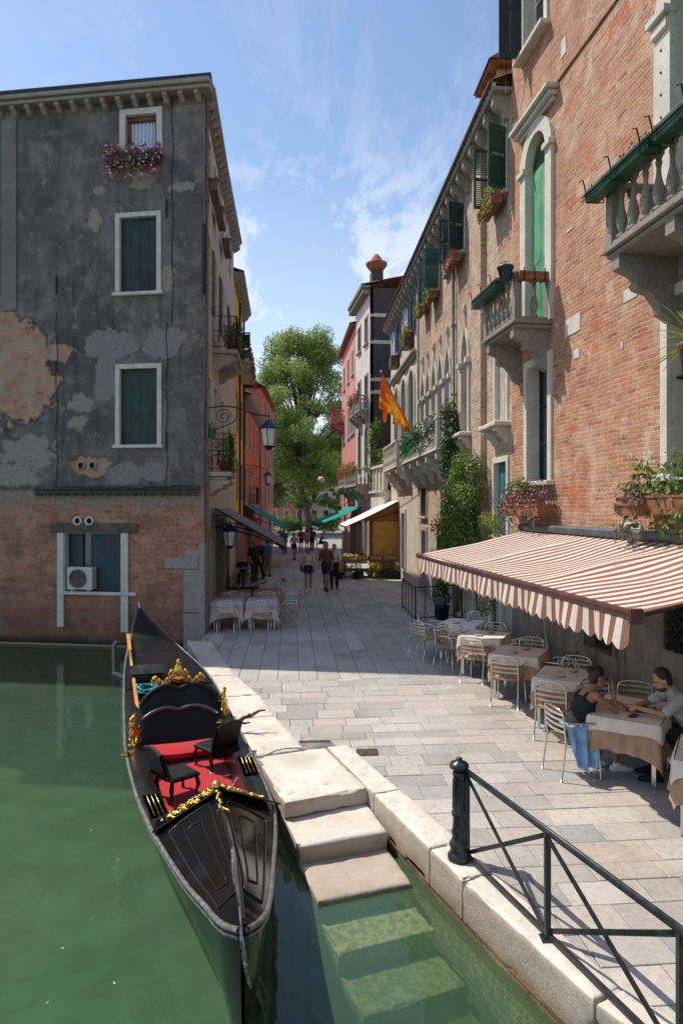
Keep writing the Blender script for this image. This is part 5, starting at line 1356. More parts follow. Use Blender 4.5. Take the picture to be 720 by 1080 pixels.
# stern deck sweeping up to the tail
m=MB()
def sd_(u,v):
    Y=11.35+(14.66-11.35)*u; q=(v-.5)*2; return gp(Y,q*gw(Y)*.985,gz(Y)+.02+.07*(1-q*q)*(1-.5*u))
m.grid(sd_,30,12); gb(m,'stern_deck',m_lacquer('stern_lacquer',(.012,.013,.015),.16,.25))
m=MB(); m.tube([gp(14.66-.03*k,0,1.03-.02*k+.10*(1-k/6)) for k in range(7)],[.012,.016,.02,.02,.02,.02,.02],6); gb(m,'stern_iron',STEEL)
m=MB(); a=gp(11.35,-gw(11.35)*.95,gz(11.35)+.03); b=gp(11.35,gw(11.35)*.95,gz(11.35)+.03); c=gp(11.35,0,gz(11.35)+.11)
m.add([a,c,b,b-Vector((0,0,.4)),a-Vector((0,0,.4))],[(0,1,2,3,4),(4,3,2,1,0)]); gb(m,'bulkhead',LAQ2)
# small open hatch box
p0=gp(11.75,-.36,gz(11.7)+.06)
m=MB(); m.M=Matrix.Translation(p0)@Matrix.Rotation(radians(18),4,'Z'); m.bbox(-.26,.26,-.20,.20,0,.13,.015); m.add([(-.28,-.22,.14),(.28,-.22,.14),(.28,.22,.14),(-.28,.22,.14),(-.28,0,.25),(.28,0,.25)],[(0,1,5,4),(2,3,4,5),(0,4,3),(1,2,5)]); gb(m,'locker',LAQ2)
# love seat: heart shaped backrest, squab, carved gilt crest
BY=9.35
def bk(u,v):   # u across, v up
    s=(u-.5)*2; hgt=.60*(1-.42*abs(s)**3.2)-.07*math.exp(-(s/.2)**2)
    lean=.34*v; return gp(BY+lean+.10*(1-s*s),s*.56,FZ+.10+v*(hgt+.14))
m=MB(); m.grid(bk,30,12)
bs=gb(m,'backrest',LEATH)
m=MB(); m.tube([bk(k/30,1)+Vector((0,0,.01)) for k in range(31)],.035,8); m.v=[(v[0]-GO.x,v[1]-GO.y,v[2]-GO.z) for v in m.v]; m.build('padded_roll',LEATH,bs)
m=MB(); m.tube([bk(.03+.94*k/20,.62)+Vector((0,-.035,.01)) for k in range(21)],.028,8); m.v=[(v[0]-GO.x,v[1]-GO.y,v[2]-GO.z) for v in m.v]; m.build('piping',m_plain('grey_leather',(.06,.06,.065),.3,0,.2,15,.2),bs)
m=MB(); m.grid(lambda u,v: bk(u,v)+Vector((.03,.10,0)),30,8); m.v=[(v[0]-GO.x,v[1]-GO.y,v[2]-GO.z) for v in m.v]; m.build('back_panel',LAQ,bs)
m=MB()
m.grid(lambda u,v:gp(9.02+.42*v-.06*sin(pi*u),(u-.5)*1.06,FZ+.13+.04*sin(pi*min(1,max(0,v)))*sin(pi*u)),16,8); m.grid(lambda u,v:gp(9.02-.06*sin(pi*u),(u-.5)*1.06,FZ+.13-.05*v),16,2)
gb(m,'seat',REDC)
m=MB(); m.grid(lambda u,v:gp(9.04-.05*sin(pi*u),(u-.5)*1.04,FZ+.08-.08*v),16,2); gb(m,'seat_base',LAQ2)
# carved crest
m=MB(); rr=random.Random(3)
for s in(-1,1):
    pts=[]
    for k in range(14):
        t_=k/13; pts.append(gp(BY+.55,s*(.02+.36*t_),FZ+.90+.09*sin(t_*9)*(1-t_*.4)-.10*t_))
    m.tube(pts,[.022-.0008*k for k in range(14)],7)
    for k in range(7):
        c_=pts[1+k*2-(1 if k==6 else 0)]; m.tube([c_+Vector((cos(a)*.035,.0,sin(a)*.04+.02)) for a in [q*.8 for q in range(8)]],[.016,.018,.018,.016,.014,.011,.008,.004],6)
        m.ell(c_+Vector((0,-.01,.06)),(.03,.02,.035),8,6)
m.ell(gp(BY+.55,0,FZ+1.02),(.07,.035,.10),10,8); m.ell(gp(BY+.55,0,FZ+1.14),(.035,.03,.05),8,6); m.ell(gp(BY+.55,0,FZ+.9),(.10,.04,.06),10,8)
gb(m,'gilt_crest',GOLD)
# two little armchairs facing each other across the carpet
def side_seat(Y,s,rot,nm):
    o=gp(Y,s,FZ); r=Matrix.Translation(o)@Matrix.Rotation(rot,4,'Z')
    m=MB(); m.M=r; m.bbox(-.2,.2,-.19,.19,.24,.30,.02); st=gb(m,'side_seat',LEATH)
    m=MB(); m.M=r; m.grid(lambda u,v:((u-.5)*.40,-.20-.10*v,.30+.34*v*(1-.12*(2*u-1)**2)),8,6); m.grid(lambda u,v:((u-.5)*.40,-.235-.10*v,.28+.35*v*(1-.12*(2*u-1)**2)),8,6); m.tube([((k/10-.5)*.40,-.32,.64-.04*(2*k/10-1)**2) for k in range(11)],.022,7)
    m.tube([(-.2,-.2,.3),(-.2,-.31,.62)],.02,6); m.tube([(.2,-.2,.3),(.2,-.31,.62)],.02,6)
    m.v=[(v[0]-GO.x,v[1]-GO.y,v[2]-GO.z) for v in m.v]; m.build('backrest',LEATH,st)
    for x in(-.17,.17):
        for y in(-.16,.16):
            m=MB(); m.M=r; m.tube([(x,y,.24),(x*1.12,y*1.1,.16),(x*.95,y,.07),(x*1.08,y*1.08,0)],[.022,.028,.016,.02],7); m.v=[(v[0]-GO.x,v[1]-GO.y,v[2]-GO.z) for v in m.v]; m.build('leg',LAQ,st)
side_seat(8.0,-.20,radians(-48),'a'); side_seat(8.75,.36,radians(48),'b')
# gilded sea horse fittings on the side decks, with a coloured tassel rope
RW=m_plain('red_white_cord',(.35,.05,.05),.7,0,.6,60,.2)
for s,Y in((-1,8.95),(1,9.75)):
    o=gp(Y,s*(gw(Y)-.10),gz(Y)+.03); m=MB()
    m.bbox(o.x-.05,o.x+.05,o.y-.12,o.y+.12,o.z,o.z+.04,.008)
    b_=[(0,.10,.03),(0,.13,.10),(0,.06,.17),(0,-.03,.20),(0,-.10,.27),(0,-.06,.36),(0,.03,.38),(0,.07,.32)]
    m.tube([o+Vector(q) for q in b_],[.02,.035,.05,.048,.04,.034,.028,.012],8)
    m.tube([o+Vector(q) for q in ((0,.1,.04),(0,.2,.06),(0,.25,.12),(0,.2,.17),(0,.17,.13))],[.024,.02,.016,.012,.008],7)
    m.tube([o+Vector(q) for q in ((0,-.10,.26),(0,-.17,.2),(0,-.19,.12))],[.018,.014,.012],6)
    m.tube([o+Vector(q) for q in ((0,-.02,.16),(0,-.07,.08),(0,-.05,.03))],[.018,.014,.012],6)
    m.ell(o+Vector((0,-.11,.36)),(.03,.06,.035),8,6)
    gb(m,'gilt_seahorse',GOLD)
    m=MB(); 
    for k in range(9): m.ell(gp(Y+.12+.07*k,s*(gw(Y)-.08+.02*sin(k*2)),gz(Y)+.10+.04*sin(k*2.3)),(.035,.035,.04),7,5)
    gb(m,'corded_tassel',RW)
    m=MB(); m.bbox(o.x-.04,o.x+.04,o.y-.42,o.y-.30,o.z+.005,o.z+.02,.004); gb(m,'gilt_plaque',GOLD)
# rowlock on the pavement side, oar laid along the far side, rope coils
m=MB(); Y=9.2; o=gp(Y,gw(Y)-.03,gz(Y))
m.tube([o+Vector(q) for q in((0,0,-.05),(.03,.0,.08),(.12,.01,.16),(.22,.03,.18),(.33,.06,.24),(.42,.06,.25))],[.035,.032,.030,.026,.018,.01],8)
m.tube([o+Vector(q) for q in((.14,.01,.16),(.20,-.04,.22),(.27,-.05,.20))],[.024,.018,.01],7)
m.tube([o+Vector(q) for q in((.05,0,.1),(.12,.05,.06),(.2,.07,.07))],[.02,.016,.01],7)
gb(m,'rowlock',m_plain('walnut',(.05,.03,.02),.35,0,.3,10,.1))
oar=empty('oar',(0,0,0),0,'long honey coloured wooden oar lying along the canal side of the gondola','oar')
p=R(137,12.6,686); q=R(147,9.9,762)
m=MB(); m.tube([p,p.lerp(q,.5)+Vector((0,0,.01)),q],[.028,.032,.034],10); 
OARM=m_plain('oar_wood',(.55,.27,.07),.4,0,.2,12,.1)
oar.location=p; m.v=[tuple(Vector(v)-p) for v in m.v]; m.build('shaft',OARM,oar)
d=(p-q).normalized(); m=MB(); m.beam(p,p+d*.9,.065,.02); m.v=[tuple(Vector(v)-p) for v in m.v]; m.build('blade',OARM,oar)
def loose(name,label,cat,m,mat,group=None):
    c=Vector(m.v[0]); n=len(m.v); c=Vector((sum(v[0] for v in m.v)/n,sum(v[1] for v in m.v)/n,min(v[2] for v in m.v)))
    return m.build(name,mat,None,label,cat,group,loc=c)
m=MB(); rr=random.Random(4); c=gp(11.15,-.38,gz(11.1)+.02); pts=[]
for k in range(60): a=k*.55; pts.append(c+Vector(((.17+.03*sin(k*.9))*cos(a),(.2+.03*cos(k*.7))*sin(a),.02+.10*k/60+.02*sin(k))))
m.tube(pts,.014,6); loose('rope_coil','coil of turquoise rope dropped behind the love seat of the gondola','rope',m,m_plain('turquoise_rope',(.02,.36,.38),.7,0,.3,60,.3))
m=MB(); a=gp(7.95,.62,gz(8)+.05); e=G(322,789,.02); 
pts=[gp(7.55,-.5,FZ+.03),gp(7.6,-.1,FZ+.03),gp(7.7,.3,FZ+.05),gp(7.85,.5,gz(8)-.1),gp(8.0,gw(8)-.08,gz(8)+.06),gp(8.1,gw(8)+.05,gz(8)+.05),g3:=Vector((-1.05,8.45,.02)),Vector((-.8,8.75,.022)),e]
def smooth(P,k=5):
    out=[]
    for i in range(len(P)-1):
        p0=P[max(i-1,0)];p1=P[i];p2=P[i+1];p3=P[min(i+2,len(P)-1)]
        for j in range(k):
            t_=j/k; out.append(.5*((2*p1)+(-p0+p2)*t_+(2*p0-5*p1+4*p2-p3)*t_*t_+(-p0+3*p1-3*p2+p3)*t_**3))
    return out+[P[-1]]
ROPE=m_plain('pale_rope',(.42,.40,.38),.8,0,.3,80,.4)
m.tube(smooth(pts),.008,6)
for k in range(3): m.tube(smooth([gp(7.7+.05*k,.3+.03*k,FZ+.05),gp(7.5-.1*k,.45+.03*k,FZ+.12),gp(7.75,.55,gz(8)-.02),gp(8.05,gw(8)-.05+.02*k,gz(8)+.06)]),.006,5)
loose('mooring_rope','pale mooring rope running from the gondola across the kerb','rope',m,ROPE)
# mooring fork / pipe at the stern against the wall
m=MB(); a=R(120,14.6,690); m.tube(smooth([a+Vector((.05,0,-1.2)),a,a+Vector((.02,0,.22)),a+Vector((.12,-.05,.3))]),.045,8); m.tube(smooth([a+Vector((-.05,0,-.5)),a+Vector((.1,-.2,-.38)),a+Vector((.45,-.5,-.40))]),.05,8)
loose('mooring_bracket','bent pale mooring pipe standing in the water behind the gondola','mooring post',m,m_plain('weathered_pipe',(.26,.24,.21),.7,.1,.3,20,.3))
# ------------------------------------------------------------------ iron railing and bollard on the kerb
PAINT=m_plain('charcoal_iron_paint',(.030,.036,.038),.38,.3,.3,14,.25,.5,.35)
r=empty('bollard',G(484,906,.012),0,'ribbed cast iron bollard with a mushroom cap at the end of the railing','bollard')
bs=.91
MB().lathe([(.105,0),(.105,.04),(.085,.06),(.078,.10),(.088,.12),(.088,.15),(.068,.17),(.062,.22),(.072,.25),(.060,.28),(.055,.38),(.068,.40),(.068,.43),(.055,.45),(.050,.74),(.060,.76),(.060,.785),(.045,.80)],(0,0,0),24).build('post',PAINT,r)
MB().lathe([(.045,.80),(.055,.815),(.085,.83),(.090,.85),(.075,.875),(.035,.89),(.028,.90),(.030,.915),(.001,.925)],(0,0,0),24).build('cap',PAINT,r)
m=MB()
for k in range(10): a=k*pi/5; m.tube([(.056*cos(a),.056*sin(a),.46),(.052*cos(a),.052*sin(a),.73)],.008,5)
m.build('fluting',PAINT,r)
P1=G(492.5,908,.0); P2=G(577,993,.0); P3=P2+(P2-P1)*1.0
p3=G(718,1100,0); P3=Vector((P2.x+(P2.x-P1.x)*1.05,P2.y+(P2.y-P1.y)*1.05,0))
zt1=(3.2-(814-536)*P1.y/700)
Ht=zt1
# the post lines: near post foot leaves the frame at the bottom right
X3=R(716,1,0); 
Yq=700*(3.2-Ht)/(982-536); P3=Vector(((718-360)/700*Yq,Yq,0)); P4=P3+(P3-P2)
r=empty('railing',P1,0,'charcoal painted iron railing with crossed diagonal bars along the canal kerb','railing')
def rb(name,fn):
    m=MB(); fn(m); m.v=[tuple(Vector(v)-P1) for v in m.v]; m.build(name,PAINT,r)
Z=lambda p,z:Vector((p.x,p.y,z))
zb=.05
rb('top_rail',lambda m:(m.beam(Z(P1,Ht),Z(P4,Ht),.055,.022),m.tube([Z(P1,Ht+.012)+(P1-P2).normalized()*.09,Z(P4,Ht+.012)],.016,8)))
rb('bottom_rail',lambda m:m.beam(Z(P1,zb),Z(P4,zb),.03,.03))
for p in(P1,P2,P3,P4): rb('post',lambda m,p=p:(m.beam(Z(p,.0),Z(p,Ht),.042,.042),m.bbox(p.x-.05,p.x+.05,p.y-.05,p.y+.05,.013,.028,.004)))
for a,b in((P1,P2),(P2,P3),(P3,P4)):
    off=Vector((.012,.006,0))
    rb('diagonal_bar',lambda m,a=a,b=b:m.beam(Z(a,zb+.02)+off,Z(b,Ht-.02)+off,.014,.036)); rb('diagonal_bar',lambda m,a=a,b=b:m.beam(Z(a,Ht-.02)-off,Z(b,zb+.02)-off,.014,.036))
# ------------------------------------------------------------------ cafe awning
FW=Frame((5.588-.137*5.5,5.5),(-.137,1))
def m_stripe(name,c1,c2,per,ax=0,seam=True):
    m,t=new(name); v=t.obj(); s=t.sep(v); f=t.math('FRACT',t.math('DIVIDE',s[ax],per))
    k=t.math('MULTIPLY',t.ramp(f,.0,.03),t.ramp(f,.5,.53,1,0))
    n=t.noise(v,2,5,.7); n2=t.noise(t.vscale(v,(2,.4,1)),1.2,4,.6)
    c=t.mix(k,c1,c2); c=t.mix(t.ramp(n,.5,.75,0,.45),c,(.28,.23,.19)); se=t.math('FRACT',t.math('DIVIDE',s[ax],1.2)); c=t.mix(t.ramp(se,.0,.008,.6,0),c,(.2,.14,.11)); c=t.mix(t.ramp(n2,.5,.75,0,.25),c,(.4,.33,.27))
    b=t.n('ShaderNodeBsdfPrincipled',{'Base Color':c,'Roughness':.85,'Specular IOR Level':.15,'Normal':t.bump(t.noise(v,3,3,.5),.3,.02)})
    tr=t.n('ShaderNodeBsdfTranslucent',{'Color':c}); mx=t.n('ShaderNodeMixShader',{0:.22,1:b.outputs[0],2:tr.outputs[0]}); t.n('ShaderNodeOutputMaterial',{0:mx.outputs[0]}); return m
STR=m_stripe('striped_canvas',(.74,.67,.58),(.29,.125,.09),.20)
AL=7.75; AP=2.3; UY=lambda Y:(Y-5.5)/FW.d.y
a0=UY(5.78)+.32*0; ao=FW.P(UY(5.95)+.02,0,0)
aw=empty('striped_awning',ao,FW.ang,'long brown and cream striped canvas awning over the cafe tables','awning')
ZB,ZF=2.76,2.30; AL=7.32
def fab(u,v):
    x=AL*u; y=.12+(AP-.12)*v; z=ZB+(ZF-ZB)*v-.075*sin(pi*v)*abs(sin(pi*(u*3.0+.04)))**.6-.012*sin(pi*v*3)*sin(u*23)-.012*sin(u*40)*v*(1-v); return (x,y,z)
m=MB(); m.grid(fab,96,14); m.build('canopy',STR,aw)
m=MB(); ns=37
for k in range(ns*6):
    u0=k/(ns*6); u1=(k+1)/(ns*6)
    def sc(u): ph=(u*ns)%1; return .22+.055*abs(sin(pi*ph))
    yo=lambda u,q:AP+.035+.03*q*sin(u*55)+.02*q
    for q0,q1 in((0,.5),(.5,1)):
        m.add([(AL*u0,yo(u0,q0),ZF-.05-sc(u0)*q0),(AL*u1,yo(u1,q0),ZF-.05-sc(u1 if (u1*ns)%1>1e-6 else u0+1e-9)*q0 if False else ZF-.05-sc(u1)*q0),(AL*u1,yo(u1,q1),ZF-.05-sc(u1)*q1),(AL*u0,yo(u0,q1),ZF-.05-sc(u0)*q1)],[(0,1,2,3)],True)
m.build('valance',STR,aw)
BARM=m_plain('brown_bar',(.10,.045,.04),.35,.2,.2,8,.05)
m=MB(); m.tube([(-.02,AP+.0,ZF-.02),(AL+.02,AP+.0,ZF-.02)],.052,12); m.bbox(-.05,-.022,AP-.06,AP+.06,ZF-.09,ZF+.05,.01); m.build('front_bar',BARM,aw)
m=MB(); m.bbox(-.05,AL+.1,.003,.24,ZB+.0,ZB+.13,.03); m.build('housing',m_plain('grey_housing',(.12,.125,.14),.45,.3,.1,6,.03),aw)
for x in(.12,2.4,5.0,7.2):
    m=MB(); el=(x+.5 if x<5 else x-.5,1.15,ZB-.42); m.tube([(x,.1,ZB-.16),el],.028,8); m.tube([el,(x,AP-.02,ZF-.07)],.024,8); m.ell(el,(.045,.045,.045),10,7); m.build('folding_arm',BARM if x<1 else IRON,aw)
# ------------------------------------------------------------------ tables, cloths, chairs, glasses
CL_BR=m_plain('brown_cloth',(.46,.30,.20),.9,0,.12,3,.15,.1); CL_CR=m_plain('cream_cloth',(.74,.63,.54),.9,0,.08,3,.1,.1); CL_W=m_plain('white_cloth',(.74,.72,.70),.9,0,.05,3,.1,.1); CL_L=m_plain('lilac_cloth',(.52,.45,.50),.9,0,.08,3,.1,.1)
def cloth_mb(m,a,z,drop,cor,seed,amp=.028,flare=.05,b=None,off=0):
    """square cloth half side a draped over a table, longer at the corners"""
    b=b or a; rr=random.Random(seed); ph=[rr.uniform(0,6) for _ in range(4)]; n=88; L=7
    per=[]
    for i in range(n):
        t_=i/n*4; s=int(t_); f_=t_-s; q=2*f_-1
        per.append([(q*a,-b),(a,q*b),(-q*a,b),(-a,-q*b)][s]+(abs(q)**6,s))
    vs=[];fs=[]
    for j in range(L+1):
        k=j/L
        for i,(x,y,c,s) in enumerate(per):
            th=i/n*2*pi; w=sin(th*9+ph[0])*.6+sin(th*15+ph[1])*.4+ .5*sin(th*23+ph[2]); r_=sqrt(x*x+y*y)
            d=(drop+cor*c)*k*(1+.08*sin(th*3+ph[3])); o=(flare*k+amp*k*w+off)*(1-.25*c); nx,ny=x/r_,y/r_
            cx=.015*sin(min(1,k*3)*pi/2)
            vs.append((x+nx*(o+cx),y+ny*(o+cx),z+.012*off*0-d+(.006 if j==0 else 0)))
    for j in range(L):
        for i in range(n): fs.append((j*n+i,(j+1)*n+i,(j+1)*n+(i+1)%n,j*n+(i+1)%n))
    m.add(vs,fs,True)
    m.grid(lambda u,v:((2*u-1)*(a+.0),(2*v-1)*b,z+.0062+.002*sin(u*9+ph[0])*sin(v*8)),10,10)
def make_table(a,b):
    t_=empty('cafe_table',(0,0,0)); MB().bbox(-a,a,-b,b,.715,.74,.006).build('tabletop',WOODBR,t_)
    for sx in(-1,1):
        for sy in(-1,1): MB().bbox(sx*(a-.05)-.022,sx*(a-.05)+.022,sy*(b-.05)-.022,sy*(b-.05)+.022,0,.714,.004).build('leg',ALU,t_)
    return t_
def make_chair():
    c=empty('bistro_chair',(0,0,0)); sl=m_plain('slat_tan',(.42,.30,.20),.45,0,.2,10,.1)
    m=MB(); 
    for k in range(5): m.bbox(-.205,.205,-.18+.078*k,-.115+.078*k,.448,.462,.005)
    m.tube([(-.21,-.2,.445),(.21,-.2,.445),(.21,.2,.445),(-.21,.2,.445)],.012,7,True); m.build('seat',[sl],c)
    m=MB()
    def by(z): return -.215-.12*(z-.45)-0.0
    m.tube(smooth([Vector(q) for q in((-.21,by(.5),.46),(-.213,by(.7),.70),(-.195,by(.8),.80),(-.10,by(.84)-.02,.835),(.10,by(.84)-.02,.835),(.195,by(.8),.80),(.213,by(.7),.70),(.21,by(.5),.46))],4),.0125,8); m.build('back_frame',ALU,c)
    m=MB()
    for z in(.57,.64,.71,.775): m.grid(lambda u,v:(-.205+.41*u,by(z)-.035*sin(pi*u)+.004,z-.014+.028*v),10,1); m.grid(lambda u,v:(-.205+.41*u,by(z)-.035*sin(pi*u)-.006,z+.014-.028*v),10,1)
    m.build('backrest',m_plain('pale_slat',(.55,.47,.38),.35,.4,.15,12,.05),c)
    for s in(-1,1):
        MB().tube([(s*.215,.185,.46),(s*.225,.21,.22),(s*.23,.225,0)],.012,8).build('leg',ALU,c)
        MB().tube([(s*.21,-.215,.46),(s*.215,-.25,.22),(s*.22,-.285,0)],.012,8).build('leg',ALU,c)
        MB().tube(smooth([Vector(q) for q in((s*.213,by(.66)+.005,.66),(s*.245,-.12,.675),(s*.25,.10,.67),(s*.235,.19,.62),(s*.218,.19,.46))],4),.0115,8).build('armrest',ALU,c)
    return c
CH=make_chair(); used=[0]; GCH='aluminium bistro chairs at the cafe tables'
def chair(x,y,ang,label,group=GCH):
    """ang: compass of the direction the sitter faces, degrees from +X"""
    rz=radians(ang)-pi/2
    if not used[0]: used[0]=1; o=CH; o.location=(x,y,.002); o.rotation_euler=(0,0,rz)
    else: o=clone(CH,(x,y,.002),rz)
    tag(o,label,'chair',group); return o
GLM,_t=new('clear_glass')
_g=_t.n('ShaderNodeBsdfGlossy',{'Color':(1,1,1,1),'Roughness':.03}); _tr=_t.n('ShaderNodeBsdfTransparent',{'Color':(.93,.95,.95,1)}); _lw=_t.n('ShaderNodeLayerWeight',{'Blend':.25}); _t.n('ShaderNodeOutputMaterial',{0:_t.n('ShaderNodeMixShader',{0:_lw.outputs['Facing'],1:_tr.outputs[0],2:_g.outputs[0]}).outputs[0]})
GLP=[(.034,0),(.034,.004),(.006,.01),(.005,.085),(.012,.095),(.030,.115),(.038,.15),(.036,.185),(.0345,.185),(.036,.15),(.028,.118),(.004,.10)]
GLM0=None
def glass(x,y,z,label):
    global GLM0
    if GLM0 is None: GLM0=MB().lathe(GLP,(0,0,0),14).mesh('wine_glass',GLM)
    o=bpy.data.objects.new('wine_glass',GLM0); COL.objects.link(o); o.location=(x,y,z); tag(o,label,'glass','upturned wine glasses on the set tables')
TB={'t':None}
def cafe_table(x,y,ang,a,b,label,clabel,over,under,seed,gl=2,cover=.13,cunder=.30,nm=''):
    t_=make_table(a,b); t_.location=(x,y,.002); t_.rotation_euler=(0,0,radians(ang)); tag(t_,label,'table','aluminium legged cafe tables')
    c=empty('tablecloth',(x,y,.742),radians(ang),clabel,'tablecloth','tablecloths on the cafe tables')
    m=MB(); cloth_mb(m,a+.012,.0,cunder,.13,seed,.040,.06,b=b+.012); m.build('under_cloth',under,c)
    m=MB(); cloth_mb(m,a+.018,.006,cover,.10,seed+1,.012,.03,b=b+.018,off=.016); m.build('top_cloth',over,c)
    A_=radians(ang)
    pos=[(-.12,.10),(.08,.14),(.15,-.08)]
    for k in range(gl):
        gx,gy=pos[k]; glass(x+gx*cos(A_)-gy*sin(A_),y+gx*sin(A_)+gy*cos(A_),.757,('first','second','third')[k]+' stemmed glass on '+nm)
TBL=[(3.78,6.62,-31,.36,.40,'nearest cafe table, cut by the edge of the photo',CL_CR,CL_BR,0),
 (3.53,8.10,-33,.37,.50,'table where the couple sits',CL_CR,CL_BR,0),
 (3.32,9.78,-29,.38,.38,'table behind the seated woman',CL_CR,CL_BR,3),
 (3.04,11.35,-29,.38,.38,'fourth table from the railing',CL_CR,CL_BR,2),
 (2.78,12.85,-29,.38,.38,'fifth table from the railing',CL_CR,CL_BR,2),
 (2.60,14.25,-29,.38,.38,'farthest table under the striped awning',CL_W,CL_BR,2)]
for i,(x,y,an,a,b,nm,ov,un,gl) in enumerate(TBL):
    cafe_table(x,y,an,a,b,'aluminium legs of the '+nm,('white' if ov is CL_W else 'cream over brown')+' cloth on the '+nm,ov,un,20+i,gl,nm='the '+nm,cunder=.38)
FACE=61
rj=random.Random(31)
def around(i,th,dist,nm,tw=0):
    tw+=rj.uniform(-9,9); th+=rj.uniform(-5,5); dist+=rj.uniform(-.03,.05)
    """chair at compass th (degrees) from table i, looking at it"""
    x,y=TBL[i][0],TBL[i][1]; chair(x+dist*cos(radians(th)),y+dist*sin(radians(th)),th+180+tw,nm)
around(2,-118,.62,'empty slatted chair backed to the pavement at the table behind the seated woman',5)
around(3,-118,.62,'empty slatted chair backed to the pavement at the fourth table from the railing')
around(4,-118,.62,'empty slatted chair backed to the pavement at the fifth table from the railing',-5)
around(5,-118,.62,'empty slatted chair backed to the pavement at the farthest table under the awning')
around(2,62,.64,'chair between the wall and the table behind the seated woman')
around(3,62,.64,'chair between the wall and the fourth table from the railing'); around(4,62,.64,'chair between the wall and the fifth table from the railing'); around(5,62,.64,'chair between the wall and the farthest table under the awning')
around(3,-30,.64,'side-on chair squeezed between the third and fourth tables'); around(4,-30,.64,'side-on chair squeezed between the fourth and fifth tables')
around(4,152,.66,'chair at the canal side of the fifth table, seen from behind',-15); around(5,152,.66,'chair at the canal side of the farthest table',-15); around(5,190,.85,'chair standing a little apart beyond the farthest table',20)
around(1,60,.78,'empty chair behind the couple table, against the wall')
around(1,95,.82,'chair behind the seated woman, next to the wall')
# left cafe
TL=[(-3.02,17.75,3,'left lilac clothed table by the corner house'),(-2.12,17.85,3,'right lilac clothed table by the corner house'),(-3.1,19.6,3,'dim back table beneath the grey awning'),(-2.2,19.8,3,'back table at the edge of the grey awning')]
for i,(x,y,an,nm) in enumerate(TL):
    cafe_table(x,y,an,.38,.38,'aluminium legs of the '+nm,'beige edged cloth on the '+nm,CL_L if i<2 else CL_BR,CL_CR if i<2 else CL_BR,50+i,2,.16,.42,nm='the '+nm)
GL2='bistro chairs at the corner house tables'
for x,y,a,lab in((-2.95,17.12,92,'chair backed to the camera at the left lilac table'),(-2.08,17.22,88,'chair backed to the camera at the right lilac table'),(-1.42,17.8,178,'side-on chair at the street end of the lilac tables'),(-3.0,18.45,-88,'chair between the left lilac table and the back table'),(-2.1,18.5,-92,'chair between the right lilac table and the back table'),(-1.5,19.7,180,'side-on chair at the street end of the back tables'),(-2.2,20.5,-90,'chair beyond the back tables by the planter')): chair(x,y,a,lab,GL2)
# grey awning of the left cafe
GREYC=m_plain('grey_canvas',(.24,.23,.225),.85,0,.15,3,.2,.1)
o=FLS.P(YS(18.5),0,0); lw=empty('grey_awning',o,FLS.ang+pi,'sloping grey canvas awning over the tables of the left cafe','awning')
# x runs up the street, y towards the wall (negative = out over the street)
AW=5.6
m=MB(); m.grid(lambda u,v:(AW*u,-(.1+1.95*v),3.2-1.1*v-.03*sin(pi*v)),20,8); m.grid(lambda u,v:(AW*u,-(.1+1.95*v),3.185-1.1*v-.03*sin(pi*v)),20,8); m.build('canopy',GREYC,lw)
m=MB(); m.tube([(0,-2.06,2.09),(AW,-2.06,2.09)],.035,8); m.tube([(0.0,-.1,3.2),(0,-2.05,2.1)],.022,8); m.build('front_bar',IRON,lw)
for x in(.15,2.8,5.4): m=MB(); m.tube([(x,-.05,2.7),(x+.3,-1.1,2.45),(x,-2.0,2.1)],.022,7); m.build('folding_arm',IRON,lw)
m=MB(); m.grid(lambda u,v:(AW*u,-2.07-.02*sin(u*40)*v,2.08-.2*v),60,2); m.build('valance',GREYC,lw)
def simple_awning(name,pos,ang,wd,p,z0,z1,mat,label,drop=.2,arm=IRON):
    r=empty(name,pos,ang,label,'awning'); m=MB(); m.grid(lambda u,v:(wd*u,-(.03+p*v),z0+(z1-z0)*v-.04*sin(pi*v)),14,6); m.grid(lambda u,v:(wd*u,-(.03+p*v),z0-.012+(z1-z0)*v-.04*sin(pi*v)),14,6); m.build('canopy',mat,r)
    m=MB(); m.grid(lambda u,v:(wd*u,-p-.04-.02*sin(u*50)*v,z1-drop*v-.03*v*abs(sin(u*28))),56,2); m.build('valance',mat,r)
    m=MB(); m.tube([(0,-p-.03,z1),(wd,-p-.03,z1)],.03,7); m.build('front_bar',arm,r)
    for x in(.1,wd-.1): m=MB(); m.tube([(x,0,z0-.5),(x,-p,z1-.02)],.02,6); m.build('support_arm',arm,r)
TEALC=m_plain('teal_canvas',(.015,.26,.21),.8,0,.1,3,.1,.1); WHC=m_plain('white_canvas',(.74,.72,.68),.8,0,.06,3,.1,.1)
simple_awning('teal_awning',FL3.P(11.0,0,0),FL3.ang+pi,7.0,1.9,3.4,2.25,TEALC,'teal green awning sloping from the red house')
simple_awning('white_awning',FB.P(YB(30.6),0,0),FB.ang,4.8,2.5,3.55,2.35,WHC,'bright white awning over the flower and fruit stall')
bpy.data.objects['white_awning'].rotation_euler.z=FB.ang
for nm in('white_awning',):
    for ch_ in [c for c in COL.objects if c.parent and c.parent.name==nm]: ch_.scale=(1,-1,1)
simple_awning('teal_awning',FC.P(2.4,0,0),FC.ang,4.8,2.4,3.3,2.3,TEALC,'teal green awning beyond the white one, below the tall white house')
for ch_ in [c for c in COL.objects if c.parent and c.parent.name=='teal_awning.001']: ch_.scale=(1,-1,1)
